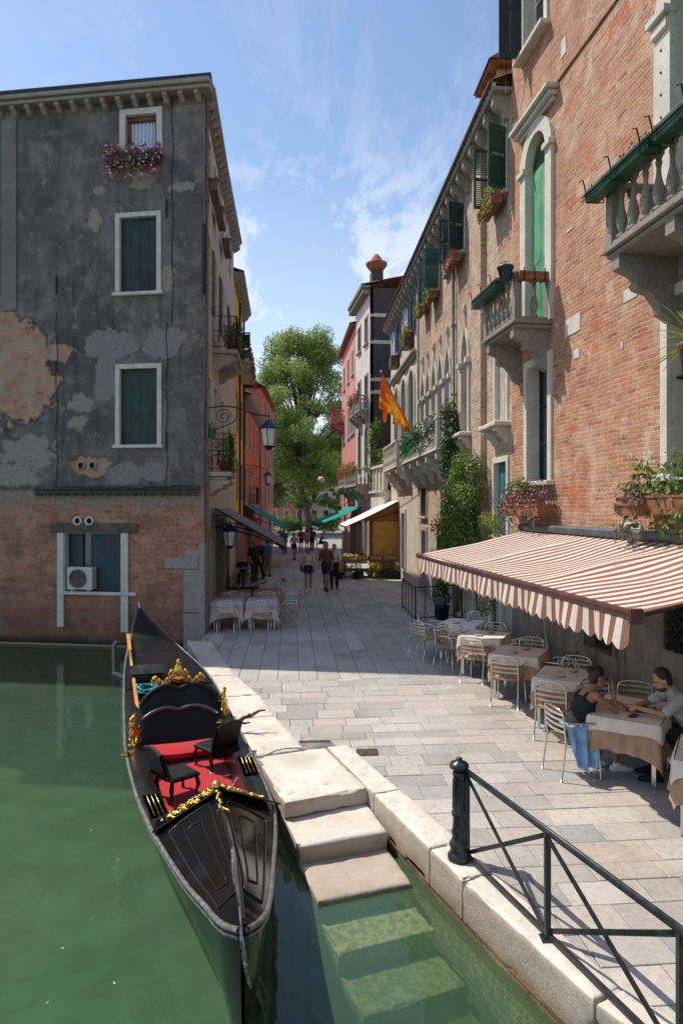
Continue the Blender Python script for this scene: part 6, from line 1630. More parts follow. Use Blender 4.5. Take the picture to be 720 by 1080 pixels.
# ------------------------------------------------------------------ lanterns
LGL,_t=new('milky_lantern_glass'); _t.out((.55,.55,.53),.25,0,None,.5)
def lantern(name,pos,ang,arm,z_arm,scale,label,scroll=True,globe=False):
    r=empty(name,pos,ang,label,'street lamp','wall lanterns along the street')
    k=scale; m=MB()
    if scroll:
        m.tube(smooth([Vector(q) for q in((0,0,z_arm),(arm*.25,0,z_arm+.06*k),(arm*.5,0,z_arm+.02*k),(arm*.75,0,z_arm-.12*k),(arm,0,z_arm-.17*k))],5),.017*k,7)
        m.tube([(0,0,z_arm+.1),(0,0,z_arm-.7*k)],.018*k,7)
        c=(arm*.27,z_arm-.20*k); pts=[]
        for q in range(28): a=q*.42; rr_=.21*k*(1-q/34); pts.append(Vector((c[0]+rr_*cos(a),0,c[1]+rr_*sin(a))))
        m.tube(pts,.011*k,6)
        m.tube(smooth([Vector(q) for q in((0,0,z_arm-.62*k),(arm*.2,0,z_arm-.48*k),(arm*.45,0,z_arm-.30*k),(arm*.5,0,z_arm+.0*k))],5),.013*k,6)
        pts=[]; c=(arm*.60,z_arm+.05*k)
        for q in range(14): a=pi+q*.42; rr_=.09*k*(1-q/18); pts.append(Vector((c[0]+rr_*cos(a),0,c[1]+rr_*sin(a))))
        m.tube(pts,.009*k,6)
    else: m.tube([(0,0,z_arm),(arm,0,z_arm),(arm,0,z_arm-.17*k)],.014*k,6)
    m.tube([(arm,0,z_arm-.16*k),(arm,0,z_arm-.36*k)],.012*k,6)
    m.build('bracket_arm',IRON,r)
    zt=z_arm-.36*k; h=.44*k
    if globe: m=MB(); m.ell((arm,0,zt-.2),(.2*k,.2*k,.2*k)); m.build('globe',LGL,r); return r
    n=6
    def ring(R_,z): return [(arm+R_*cos(a*2*pi/n+.3),R_*sin(a*2*pi/n+.3),z) for a in range(n)]
    a=ring(.215*k,zt-.12*k); b=ring(.145*k,zt-.12*k-h)
    m=MB(); m.add(a+b,[(i,(i+1)%n,(i+1)%n+n,i+n)[::-1] for i in range(n)]+[tuple(range(n,2*n))[::-1]]); m.build('pane',LGL,r)
    m=MB()
    for i in range(n): m.tube([a[i],b[i]],.011*k,5)
    m.tube(a,.014*k,5,True); m.tube(b,.014*k,5,True); m.lathe([(.05*k,zt-.13*k-h-.08*k),(.12*k,zt-.13*k-h)],(arm,0,0),10); m.build('lantern_frame',IRON,r)
    m=MB(); m.lathe([(.27*k,zt-.125*k),(.25*k,zt-.10*k),(.12*k,zt+.02*k),(.10*k,zt+.03*k),(.08*k,zt+.07*k),(.02*k,zt+.10*k),(.015*k,zt+.14*k)],(arm,0,0),12); m.build('lantern_hood',m_plain('lantern_blue_green',(.02,.05,.07),.4,.4,.2,10,.05),r)
    return r
p=Vector((-3.50,17.15,0)); lantern('wall_lantern',p,FLS.ang+pi/2,1.62,5.78,1.05,'large six sided lantern on a scrolled iron bracket at the corner house')
lantern('wall_lantern',FL3.P(9.6,0,0),FL3.ang+pi/2,1.15,5.4,1.0,'smaller lantern on a scrolled bracket on the red house')
lantern('wall_lantern',FD.P(8.8,0,0),FD.ang+pi/2,1.6,6.0,1.3,'pale globe lamp hung out from the pink house',False,True)
p=FLS.P(YS(18.9),0,0); lantern('wall_lantern',p,FLS.ang+pi/2,.5,3.0,.95,'dark unlit lantern on the wall beneath the grey awning',False)
# pot with plant hanging on the lamp bracket of the corner house
r=empty('hanging_pot',(-3.38,17.25,5.02),0,'small green pot hanging below the big lamp bracket','flower pot'); MB().lathe([(.09,0),(.13,.24),(.14,.26)],(0,0,0),12).build('pot',GREEN_MD,r); m=MB(); leaves(m,[((0,0,.3),(.16,.16,.12))],60,.06,.2); m.build('foliage',FOLD,r)
# flag
PB_=FB.P(YB(22.9),.62,5.8); TP=R(402,22.2,392)
r=empty('flag',PB_,0,'red and gold flag with swallow tails hanging from a slanting pole on the long balcony','flag')
d=TP-PB_; m=MB(); m.tube([Vector((0,0,-.3))-d*.06,d],.022,8); m.ell(d,(.05,.05,.06),8,6); m.build('pole',m_plain('pale_pole',(.35,.33,.31),.5,.2,.1,10,.05),r)
def m_flag():
    m,t=new('flag_cloth'); v=t.uv(); u=t.n('ShaderNodeTexCoord').outputs['Object']; s=t.sep(u)
    at=t.n('ShaderNodeVertexColor',layer_name='Col').outputs[0]; q=t.sep(at)
    n=t.noise(at,5,5,.7); dd=t.math('ADD',t.math('ABSOLUTE',t.math('SUBTRACT',q[0],.5)),t.math('ABSOLUTE',t.math('SUBTRACT',q[1],.55)))
    gk=t.ramp(t.math('SUBTRACT',n,t.math('MULTIPLY',t.math('SUBTRACT',dd,.3),.5)),.42,.48)
    c=t.mix(gk,(.62,.09,.012),(.85,.42,.03))
    b=t.n('ShaderNodeBsdfPrincipled',{'Base Color':c,'Roughness':.8}); tr=t.n('ShaderNodeBsdfTranslucent',{'Color':c}); t.n('ShaderNodeOutputMaterial',{0:t.n('ShaderNodeMixShader',{0:.45,1:b.outputs[0],2:tr.outputs[0]}).outputs[0]}); return m
m=MB(); nu,nv=30,24
def fl(u,v):
    p=d*(.12+.86*u); dr=1.55*(.22+.78*u)-.45*math.exp(-((u-1)/.12)**2)*0; w_=.10*sin(u*13+v*3)*v+.05*sin(u*27)*v
    tail=1.0 if v<.8 else 1.0
    return Vector((p.x-w_*.5-.25*v*(1-u)*0+.12*v*sin(u*4),p.y+w_,p.z-dr*v))
for i in range(nu):
    for j in range(nv):
        m.cc=((i+.5)/nu,(j+.5)/nv,0); u0,u1,v0,v1=i/nu,(i+1)/nu,j/nv,(j+1)/nv
        if v0>=.72 and (int(u0*10)%2==1): continue
        m.add([fl(u0,v0),fl(u1,v0),fl(u1,v1),fl(u0,v1)],[(0,1,2,3)],True)
m.cc=None; m.build('cloth',m_flag(),r)
# ------------------------------------------------------------------ people
SKIN=m_plain('skin',(.42,.235,.15),.5,0,.10,6,.03,.35); SKIN2=m_plain('tanned_skin',(.33,.17,.10),.45,0,.10,6,.03,.35)
HAIR=m_plain('dark_hair',(.018,.012,.009),.45,0,.5,18,1.0)
def cl(name,c,r=.85): return m_plain('cloth_'+name,c,r,0,.22,7,.9)
def fuse(fn,voxel,name,mat,parent,smooth_=3):
    m=MB(); fn(m); me=m.mesh(name,mat); o=bpy.data.objects.new('tmp',me); COL.objects.link(o)
    r_=o.modifiers.new('r','REMESH'); r_.mode='VOXEL'; r_.voxel_size=voxel; r_.use_smooth_shade=True
    s_=o.modifiers.new('s','SMOOTH'); s_.iterations=smooth_; s_.factor=.5
    dg=bpy.context.evaluated_depsgraph_get(); me2=bpy.data.meshes.new_from_object(o.evaluated_get(dg)); bpy.data.objects.remove(o)
    me2.name=name; 
    if not me2.materials: me2.materials.append(mat)
    for p in me2.polygons: p.use_smooth=True
    ob=bpy.data.objects.new(name,me2); COL.objects.link(ob); ob.parent=parent; return ob
V=Vector
def head_parts(m,c,f,up,h,cloth=False):
    """head centred at c, facing f"""
    f=f.normalized(); up=(up-f*up.dot(f)).normalized(); r=f.cross(up)
    k=h/1.7; q=Matrix((r,f,up)).transposed().to_4x4(); q.translation=c; m.M=q
    m.ell((0,-.012*k,.035*k),(.075*k,.095*k,.098*k),16,12); m.ell((0,.022*k,-.045*k),(.056*k,.066*k,.070*k),14,10); m.ell((0,.045*k,-.088*k),(.030*k,.032*k,.026*k),10,8)
    m.cap((0,.082*k,.012*k),(0,.106*k,-.022*k),.010*k,.016*k,8); m.ell((0,.085*k,-.056*k),(.024*k,.012*k,.010*k),10,6)
    for s in(-1,1): m.ell((s*.078*k,-.008*k,-.008*k),(.011*k,.020*k,.032*k),8,8); m.ell((s*.03*k,.078*k,.028*k),(.02*k,.012*k,.008*k),8,6)
    m.M=None; return q
def hand(m,w,d,n,k,curl=.5):
    """palm and five fingers from wrist w pointing d, palm facing n"""
    d=d.normalized(); n=(n-d*n.dot(d)).normalized(); s=d.cross(n); 
    m.cap(w,w+d*.035*k,.026*k,.030*k,8)
    for j in(-1,0,1): m.cap(w+d*.03*k+s*j*.02*k,w+d*.085*k+s*j*.022*k,.016*k,.0145*k,8)
    for j,L_ in enumerate((.062,.074,.070,.055)):
        a=w+d*.088*k+s*(-.033+.022*j)*k; b=a+(d*(1-curl*.35)+n*curl*.5).normalized()*L_*.5*k; c=b+(d*(1-curl)+n*curl).normalized()*L_*.55*k
        m.cap(a,b,.0095*k,.009*k,7); m.cap(b,c,.009*k,.0075*k,7)
    a=w+d*.03*k-s*.03*k; b=a+(d*.6-s*.8+n*.2).normalized()*.035*k; c=b+(d*.9-s*.3+n*.35).normalized()*.035*k; m.cap(a,b,.012*k,.011*k,7); m.cap(b,c,.011*k,.009*k,7)
def person(loc,ang,h,J,label,top,bottom,hair=HAIR,skin=SKIN,vox=.014,sleeve=.5,legs='shorts',shoes=None,female=False,bag=None,group=None,hairlen=0,beard=False,specs=False,topless_arms=False,hat=None,straps=False,name='person'):
    """J: joints in a local frame, +Y is the way the person faces; hips origin given by loc"""
    P_=empty(name,loc,radians(ang)-pi/2,label,'person',group); k=h/1.7; J={a:V(b)*k for a,b in J.items()}
    sw=(.165 if female else .19)*k; tw=.9 if female else 1.0
    hip,ch,nk,hd=J['hip'],J['chest'],J['neck'],J['head']; f=J['face']/k if 'face' in J else V((0,1,0)); up=(hd-nk).normalized()
    sp=(ch-hip).normalized(); bx=V(J.get('side',V((1,0,0))*k)).normalized()
    def torso(m,e=0):
        for t_,w_,d_ in((0,.150,.105),(.2,.140,.10),(.42,.122 if female else .138,.09),(.65,.138*tw,.098),(.85,.150*tw,.105),(1.0,.150*tw,.09)):
            c=hip.lerp(ch,t_); q=Matrix((bx,sp.cross(bx).normalized()*1,sp)).transposed().to_4x4(); q.translation=c; m.M=q; m.ell((0,0,0),(w_*k+e,d_*k+e,.11*k),16,9); m.M=None
        if female:
            fw_=sp.cross(bx).normalized(); fw_=fw_ if fw_.dot(f)>0 else -fw_
            for s in(-1,1): m.ell(hip.lerp(ch,.78)+bx*s*.062*k+fw_*.075*k,(.055*k+e,.055*k+e,.055*k+e),10,8)
        for s in('l','r'): m.cap(ch+sp*.035*k,J['sh'+s],.065*k+e,.054*k+e,10)
        m.cap(ch+sp*.02*k,nk,.085*k+e*.5,.058*k+e*.3,10)
    def arm(m,s,e=0,t1=1.0,t2=1.0):
        a,b,c=J['sh'+s],J['el'+s],J['wr'+s]
        m.cap(a,a.lerp(b,t1),.050*k*tw+e,(.050+(.038-.050)*t1)*k*tw+e,10)
        if t2>0 and t1>=1: m.cap(b,b.lerp(c,t2),.038*k*tw+e,(.038+(.026-.038)*t2)*k*tw+e,10)
    def leg(m,s,e=0,t1=1.0,t2=1.0):
        a,b,c=J['hp'+s],J['kn'+s],J['an'+s]
        m.cap(a,a.lerp(b,t1),.088*k+e,(.088+(.056-.088)*t1)*k+e,12)
        if t1>=1 and t2>0:
            m.cap(b,b.lerp(c,.35*t2 if t2<.35 else .35),.054*k+e,.056*k+e,12)
            if t2>.35: m.cap(b.lerp(c,.35),b.lerp(c,t2),.056*k+e,(.056+(.036-.056)*(t2-.35)/.65)*k+e,12)
    def foot(m,s,e=0):
        c=J['an'+s]; d=V(J.get('ft'+s,V((0,1,0))*k)).normalized(); m.cap(c,c+d*.0+V((0,0,-.045*k)),.036*k+e,.04*k+e,8); m.cap(c-d*.04*k+V((0,0,-.055*k)),c+d*.13*k+V((0,0,-.058*k)),.036*k+e,.028*k+e,8); m.cap(c+d*.05*k+V((0,0,-.045*k)),c+d*.165*k+V((0,0,-.064*k)),.040*k+e,.022*k+e,8)
    def whole(m):
        torso(m); m.cap(nk-up*.03*k,hd-up*.05*k,.054*k*(.9 if female else 1),.050*k*(.9 if female else 1),10)
        head_parts(m,hd,f,up,h)
        for s in'lr': arm(m,s); leg(m,s); foot(m,s); d=(J['wr'+s]-J['el'+s]); hand(m,J['wr'+s],V(J.get('hd'+s,d)),V(J.get('pn'+s,V((0,1,0)))),k*.95)
        m.ell(hip,(.155*k,.115*k,.10*k),12,8)
    fuse(whole,vox,'body',skin,P_)
    e=.014*k+vox*.25
    def tshirt(m):
        torso(m,e)
        if sleeve>0:
            for s in'lr': arm(m,s,e,min(1,sleeve*2),max(0,sleeve*2-1))
    if topless_arms:
        def tshirt(m):
            for t_,w_,d_ in((0,.150,.105),(.2,.140,.10),(.42,.124,.09),(.65,.135,.098),(.85,.135,.105)):
                c=hip.lerp(ch,t_); q=Matrix((bx,sp.cross(bx).normalized(),sp)).transposed().to_4x4(); q.translation=c; m.M=q; m.ell((0,0,0),(w_*k+e*.8,d_*k+e,.10*k),16,9); m.M=None
            fw_=sp.cross(bx).normalized(); fw_=fw_ if fw_.dot(f)>0 else -fw_
            for s in(-1,1):
                m.ell(hip.lerp(ch,.78)+bx*s*.06*k+fw_*.075*k,(.06*k,.06*k,.06*k),10,8)
                m.tube([ch+bx*s*.085*k+fw_*.09*k-sp*.03*k,ch+bx*s*.09*k+fw_*.05*k+sp*.07*k,ch+bx*s*.085*k+sp*.095*k,ch+bx*s*.08*k-fw_*.07*k+sp*.05*k,ch+bx*s*.07*k-fw_*.10*k-sp*.04*k],.02*k,7)
    fuse(tshirt,vox*.9,'top',top,P_)
    def bot(m):
        m.ell(hip,(.158*k+e,.118*k+e,.115*k+e),14,9); c=hip+sp*.07*k; m.ell(c,(.145*k+e,.105*k+e,.07*k),14,8)
        for s in'lr':
            if legs=='shorts': leg(m,s,e*1.3,.62,0)
            elif legs=='hot': leg(m,s,e*1.2,.38,0)
            else: leg(m,s,e*1.2,1,.93)
    fuse(bot,vox*.9,'trousers' if legs=='long' else 'shorts',bottom,P_)
    for s in'lr': fuse(lambda m:foot(m,s,.010*k),max(.008,vox*.7),'shoe',shoes or WHITEP,P_)
    ff=f.normalized(); uu=(up-ff*up.dot(ff)).normalized(); rr_=ff.cross(uu); q=Matrix((rr_,ff,uu)).transposed().to_4x4(); q.translation=hd
    def hr(m):
        m.M=q; m.ell((0,-.028*k,.050*k),(.084*k,.094*k,.100*k),16,12); m.ell((0,-.055*k,-.01*k),(.076*k,.058*k,.085*k),14,10)
        if hairlen==1: m.ell((0,-.125*k,.07*k),(.045*k,.045*k,.045*k),10,8)
        if hairlen==2: m.cap((0,-.06*k,.0),(0,-.085*k,-.24*k),.075*k,.05*k,10)
        m.M=None
    hm=fuse(hr,max(.007,vox*.8),'hair',hat or hair,P_,1)
    m=MB(); m.M=q
    for s in(-1,1): m.ell((s*.030*k,.086*k,.016*k),(.011*k,.006*k,.006*k),8,6)
    m.build('eye',HAIR,P_)
    if beard:
        def bd(m): m.M=q; m.ell((0,.032*k,-.075*k),(.055*k,.062*k,.045*k),12,8); m.M=None
        fuse(bd,.008,'beard',m_plain('greying_beard',(.05,.04,.035),.7),P_)
    if specs:
        m=MB(); m.M=q
        for s in(-1,1): m.ell((s*.033*k,.098*k,.020*k),(.030*k,.012*k,.022*k),12,8); m.tube([(s*.06*k,.09*k,.024*k),(s*.082*k,.0,.02*k)],.004,5)
        m.tube([(-.01*k,.106*k,.026*k),(.01*k,.106*k,.026*k)],.004,5); m.build('sunglasses',m_plain('black_gloss',(.01,.01,.01),.1),P_)
    if bag:
        col,s,kind=bag; m=MB(); a=J['hp'+s]+V(((.20 if s=='r' else -.20)*k,0,.02)); m.bbox(a.x-.05,a.x+.05,a.y-.14,a.y+.14,a.z-.14,a.z+.10,.03); m.tube([a+V((0,.1,.08)),J['sh'+s]*.6+ch*.4+V((0,.09,.04)),(J['sh'+('l' if s=='r' else 'r')]*.35+ch*.65)+V((0,0,.10)),J['sh'+s]*.5+ch*.5+V((0,-.11,.0)),a+V((0,-.1,.08))],.010,6); m.build('shoulder_bag',col,P_)
    return P_
def walkJ(st=.22,sw=.20,lean=.02,hipz=.90,eb=.12,wide=.0,ph=1):
    """joints for a 1.7 m walker, origin on the ground"""
    return {'hip':(0,0,.96),'chest':(0,lean,1.32),'neck':(0,lean+.01,1.45),'head':(0,lean+.03,1.585),'side':(1,0,0),
     'hpr':(.085,0,.92),'hpl':(-.085,0,.92),'knr':(.09,ph*st*.62+.04,.50),'knl':(-.09,-ph*st*.35+.04,.50),'anr':(.09,ph*st,.085),'anl':(-.09,-ph*st,.095),
     'shr':(.185,lean,1.385),'shl':(-.185,lean,1.385),'elr':(.23+wide,-ph*sw*.5,1.10),'ell':(-.23-wide,ph*sw*.5,1.10),'wrr':(.22+wide,-ph*sw*.6+eb,.87),'wrl':(-.22-wide,ph*sw+eb*.6,.88)}
def gnd(px,Y): return V(((px-360)/F*Y,Y,.003))
WALK='people strolling up the street'
NAVY=cl('navy',(.02,.03,.08)); DENIM=cl('denim',(.04,.06,.13)); RUST=cl('rust',(.20,.075,.04)); CREAMT=cl('cream',(.62,.58,.42)); BLACKC=cl('black',(.018,.018,.02)); WHITET=cl('white',(.68,.68,.66)); TEALT=cl('teal',(.04,.20,.20)); PINKT=cl('pink',(.50,.18,.25)); REDT=cl('wine',(.18,.02,.03)); GREYT=cl('grey',(.42,.41,.40)); LIL=cl('lilac',(.50,.38,.55)); SKYB=cl('sky_blue',(.25,.45,.68)); BROWNB=m_plain('bag_leather',(.07,.04,.025),.5)
person(gnd(325,25.5),-85,1.66,walkJ(.16,.10,eb=.02),'woman in pale patterned top and navy shorts walking down the street with a shoulder bag',CREAMT,NAVY,legs='hot',female=True,hairlen=2,sleeve=.45,bag=(BROWNB,'r',0),group=WALK,skin=SKIN2)
person(gnd(344,25.6),-100,1.86,walkJ(.24,.12,ph=-1,eb=.22),'tall man in rust brown shirt and dark shorts walking beside two companions',RUST,NAVY,group=WALK,skin=SKIN2,shoes=BLACKC)
person(gnd(352.5,26.2),-95,1.76,walkJ(.14,.10,eb=.08),'person in white top and black trousers behind the man in rust brown',WHITET,BLACKC,legs='long',group=WALK,hairlen=2,female=True,shoes=BLACKC)
kids_index()
FAR='people far up the street'
far=[(300,47,-90,1.70,TEALT,DENIM,'long','person in teal top far up the street near the teal awning',False),(310,41,-60,1.66,GREYT,BLACKC,'hot','person in grey striding toward the left far up the street',True),
 (317.5,49,90,1.72,RUST,REDT,'shorts','person in rust shirt walking away beside the woman in lilac',False),(323.5,49,90,1.66,LIL,PINKT,'shorts','woman in lilac top and pink shorts walking away',True),(329,49.5,90,1.74,REDT,BLACKC,'long','person in wine red top walking away at the right of the far group',False),
 (296,52,-90,1.7,PINKT,NAVY,'long','person in pink by the teal awning in the distance',True)]
for px,Y,an,h,tp,bt,lg,lab,fm in far: person(gnd(px,Y),an,h,walkJ(random.uniform(.1,.25),.15,ph=random.choice((-1,1))),lab,tp,bt,legs=lg,female=fm,vox=.022,group=FAR,hairlen=2 if fm else 0,shoes=BLACKC)
SHADE='people standing beneath the grey awning'
person(gnd(268,29),-60,1.76,walkJ(.06,.05,eb=.2),'person in black standing at the edge of the grey awning',BLACKC,BLACKC,legs='long',vox=.018,group=SHADE,shoes=BLACKC)
person(gnd(274,29.8),-120,1.78,walkJ(.12,.1,eb=.1),'man in dark jacket stepping out from the grey awning',NAVY,BLACKC,legs='long',vox=.018,group=SHADE,shoes=BLACKC,sleeve=1)
person(gnd(281.5,31),60,1.72,walkJ(.05,.05,eb=.1),'person in teal shirt seen from behind below the grey awning',TEALT,cl('khaki',(.20,.15,.09)),legs='long',vox=.018,group=SHADE,shoes=BLACKC)
SIT={'hip':(0,-.04,.54),'chest':(0,.10,.90),'neck':(0,.14,1.02),'head':(0,.18,1.15),'side':(1,0,0),'hpr':(.09,0,.52),'hpl':(-.09,0,.52),'knr':(.10,.43,.52),'knl':(-.10,.43,.52),'anr':(.10,.42,.09),'anl':(-.10,.38,.09),
 'shr':(.175,.10,.965),'shl':(-.175,.10,.965),'elr':(.22,.28,.79),'ell':(-.22,.28,.79),'wrr':(.12,.50,.80),'wrl':(-.10,.48,.80)}
person(V((gnd(256.5,27).x,27,.0)),-95,1.7,SIT,'dark haired person in black seated facing the street under the grey awning',BLACKC,BLACKC,legs='long',vox=.018,group=SHADE,shoes=BLACKC)
chair(gnd(256.5,27).x,27,-95,'chair under the dark haired person in black below the grey awning',GL2)
p=gnd(338,52); person(V((p.x,p.y,0)),0,1.72,SIT,'seated person in grey on a bench near the big tree',cl('slate',(.12,.14,.17)),BLACKC,legs='long',vox=.022,group=FAR)
r=empty('bench',(p.x,p.y,0),-pi/2,'slatted bench under the seated person near the big tree','bench')
m=MB(); 
for k in range(4): m.bbox(-.9,.9,-.26+.13*k,-.16+.13*k,.42,.45,.01)
m.build('seat',WOODBR,r); m=MB()
for k in range(3): m.bbox(-.9,.9,-.33,-.30,.55+.12*k,.64+.12*k,.01)
m.build('backrest',WOODBR,r)
for x in(-.75,.75): m=MB(); m.tube([(x,.22,0),(x,.2,.42),(x,-.3,.42),(x,-.32,.85)],.025,6); m.tube([(x,-.3,.42),(x,-.3,0)],.025,6); m.build('leg',IRON,r)
# the couple at the table
WX,WY=2.83,8.02
Jw={'hip':(0,-.05,.54),'chest':(0,.13,.87),'neck':(0,.20,.99),'head':(0,.29,1.105),'face':(.12,.95,-.28),'side':(1,0,0),'hpr':(.09,.0,.52),'hpl':(-.09,.0,.52),'knr':(.08,.42,.53),'knl':(-.10,.44,.53),'anr':(.06,.50,.09),'anl':(-.12,.36,.09),'ftr':(.3,1,0),'ftl':(0,1,0),
 'shr':(.165,.16,.94),'shl':(-.165,.16,.94),'elr':(.20,.40,.77),'ell':(-.17,.44,.78),'wrr':(.07,.44,.98),'wrl':(.0,.52,.80),'hdr':(-.12,-.02,1),'pnr':(-.3,-1,0),'hdl':(1,.3,0),'pnl':(0,0,-1)}
woman=person(V((WX,WY,0)),12,1.74,Jw,'dark haired woman in black top and sunglasses leaning an elbow on the cafe table',BLACKC,BLACKC,legs='shorts',female=True,hairlen=1,vox=.009,topless_arms=True,specs=True,skin=SKIN2,shoes=WHITEP)
chair(WX-.04,WY-.02,12,'chair the dark haired woman is sitting on')
# blue shirt tied round her waist
r=empty('blue_shirt',(WX,WY,0),radians(12)-pi/2,'light blue shirt knotted round the waist of the seated woman','shirt')
def wst(m):
    for k in range(20):
        a=k/20*2*pi; c=V((.165*cos(a),-.03+.135*sin(a),.60+.01*sin(a*3))); a2=(k+1)/20*2*pi; d_=V((.165*cos(a2),-.03+.135*sin(a2),.60+.01*sin(a2*3))); m.cap(c,d_,.028,.028,7)
    m.ell((.15,.08,.60),(.05,.05,.045),8,6)
fuse(wst,.010,'waist_knot',SKYB,r)
m=MB(); 
def drp(u,v):
    s=(u-.5)*2; w_=.17*(1-.30*v)+.02; return (.21+.045*sin(s*7+v*2)*(.3+v)+.05*v,-.05+s*w_+.03*v,.63-.50*v-.05*abs(s)*v*0+.07*s*s*v)
m.grid(drp,24,14); m.grid(lambda u,v:(V(drp(u,v))+V((-.012,0,0))),24,14); m.build('hanging_sleeves',SKYB,r)
Jm={'hip':(0,-.02,.54),'chest':(0,.14,.89),'neck':(0,.22,1.0),'head':(0,.31,1.11),'face':(-.1,.9,-.40),'side':(1,0,0),'hpr':(.09,0,.52),'hpl':(-.09,0,.52),'knr':(.14,.42,.52),'knl':(-.12,.42,.52),'anr':(.14,.36,.09),'anl':(-.10,.40,.09),
 'shr':(.19,.16,.96),'shl':(-.19,.16,.96),'elr':(.22,.40,.80),'ell':(-.24,.36,.79),'wrr':(.02,.58,.81),'wrl':(-.05,.60,.81),'hdr':(-.8,.5,0),'pnr':(0,0,-1),'hdl':(.8,.6,0),'pnl':(0,0,-1)}
MX,MY=4.10,7.78
person(V((MX,MY,0)),170,1.78,Jm,'bearded man in light grey t-shirt leaning on the cafe table opposite the woman',GREYT,BLACKC,legs='long',vox=.009,beard=True,sleeve=.4,shoes=BLACKC)
chair(MX+.03,MY,170,'chair the bearded man is sitting on, at the edge of the photo')
# things lying on their table
m=MB(); m.M=Matrix.Translation((3.62,8.02,.762))@Matrix.Rotation(radians(-20),4,'Z'); m.bbox(-.17,.17,-.12,.12,0,.012,.004); m.bbox(-.165,.165,-.115,.115,.013,.022,.003)
loose('menu','closed brown menu lying on the table in front of the bearded man','menu',m,m_plain('menu_brown',(.12,.05,.03),.5))
m=MB(); m.M=Matrix.Translation((3.42,7.78,.762))@Matrix.Rotation(radians(40),4,'Z'); m.bbox(-.075,.075,-.036,.036,0,.009,.003); loose('phone','dark phone lying near the corner of the table with the couple','phone',m,m_plain('black_gloss',(.01,.01,.01),.1))
m=MB(); m.lathe([(.035,0),(.036,.004),(.04,.10),(.037,.10),(.033,.01)],(3.66,7.86,.762),14); loose('glass_tumbler','small clear tumbler on the table with the couple','glass',m,GLM)
# planter and barrier rail beyond the awning
BP=m_plain('black_pot',(.02,.02,.02),.5)
r=empty('potted_plant',G(466,654,0),0,'tall leafy plant in a black square pot at the far end of the awning','potted plant'); 
m=MB(); m.lathe([(.17,0),(.21,.38),(.225,.38),(.225,.42),(.19,.42)],(0,0,0),16); m.build('pot',BP,r); m=MB(); leaves(m,[((0,0,.75),(.3,.3,.4)),((.05,0,1.2),(.22,.22,.4)),((-.05,.05,1.6),(.12,.12,.3))],420,.09,.2); m.build('foliage',FOLD,r); m=MB(); m.tube([(0,0,.4),(.02,0,1.0),(.0,.03,1.5)],[.02,.015,.008],6); m.build('stem',WOODBR,r)
a=G(438,655,0); b=Vector((FB.P(YB(17.0),0).x-.2,a.y+.55,0)); c=a+Vector((-.15,2.4,0))
r=empty('barrier',a,0,'low black iron barrier closing off the end of the cafe terrace','barrier'); m=MB()
for q0,q1 in((a,b),(a,c)):
    for z in(.08,.95): m.tube([Vector((q0.x,q0.y,z))-a,Vector((q1.x,q1.y,z))-a],.016,6)
    n=4
    for k in range(n+1): t_=k/n; q=q0.lerp(q1,t_)-a; m.tube([q,q+V((0,0,.95))],.014 if k%4 else .022,6)
m.build('rails',IRON,r)
# planters of the left cafe
r=empty('planter_box',gnd(254,23.8),0,'long box of dark leafy plants with red flowers by the left cafe','planter'); m=MB(); m.bbox(-.75,.65,-.17,.17,0,.38,.02); m.build('box',DARKWOOD,r); m=MB(); leaves(m,[((x,0,.62),(.2,.2,.3)) for x in(-.6,-.3,0,.3,.55)],700,.07,.2); m.build('foliage',FOLD,r); m=MB(); leaves(m,[((x,0,.55),(.18,.17,.18)) for x in(-.6,-.3,0,.3,.55)],70,.055,.9,REDS); m.build('flowers',PETAL,r)
# pigeons
PG=m_plain('pigeon_grey',(.07,.075,.09),.6,0,.4,20,.1)
for (px,Y,an,lab) in((278,27.2,30,'pigeon pecking left of the other pigeon on the paving'),(299,28.2,-140,'pigeon standing upright on the paving, nearer the middle of the street')):
    r=empty('pigeon',gnd(px,Y),radians(an),lab,'pigeon','pigeons on the paving')
    def bdy(m): m.cap((-.07,0,.12),(.04,0,.145),.045,.055,10); m.cap((.05,0,.16),(.10,0,.23),.035,.024,8); m.ell((.115,0,.245),(.028,.022,.024),8,6); m.cap((.135,0,.243),(.16,0,.235),.008,.004,6); m.cap((-.08,0,.12),(-.19,0,.09),.03,.014,8)
    fuse(bdy,.008,'body',PG,r); m=MB()
    for s in(-1,1): m.tube([(.0,s*.02,.09),(.01,s*.022,.008),(.04,s*.025,.004)],.005,5)
    m.build('leg',TERRA,r)
# ------------------------------------------------------------------ market stall
st=empty('market_stall',gnd(388,31),0,'wooden market stall on cart wheels heaped with flowers and fruit','market stall')
m=MB(); m.bbox(-1.25,1.25,-.75,.75,.80,.86,.01); m.build('tabletop',m_plain('stall_wood',(.22,.13,.07),.7,0,.3,6,.2),st)
for x in(-1.1,1.1):
    for y in(-.6,.6): MB().bbox(x-.04,x+.04,y-.04,y+.04,0,.795,.006).build('leg',WOODBR,st)
m=MB(); m.bbox(-1.1,1.1,-.6,.6,.3,.34,.01); m.build('shelf',WOODBR,st)
for x in(-.45,.9):
    m=MB(); m.lathe([(.20,-.03),(.235,-.035),(.235,.035),(.20,.03)],(x,-.82,.235),20,axis=(0,1,0)); m.build('tyre',BP,st); m=MB(); m.lathe([(.05,-.03),(.05,.04),(.19,.01),(.19,-.01)],(x,-.82,.235),14,axis=(0,1,0)); m.build('wheel_hub',ALU,st)
yw=m_plain('yellow_painted_wood',(.62,.30,.06),.6,0,.12,4,.1,.4,.15)
sh=empty('stall_booth',FB.P(YB(30.9),0,0),FB.ang,'yellow painted wooden booth against the wall behind the flower stall','booth')
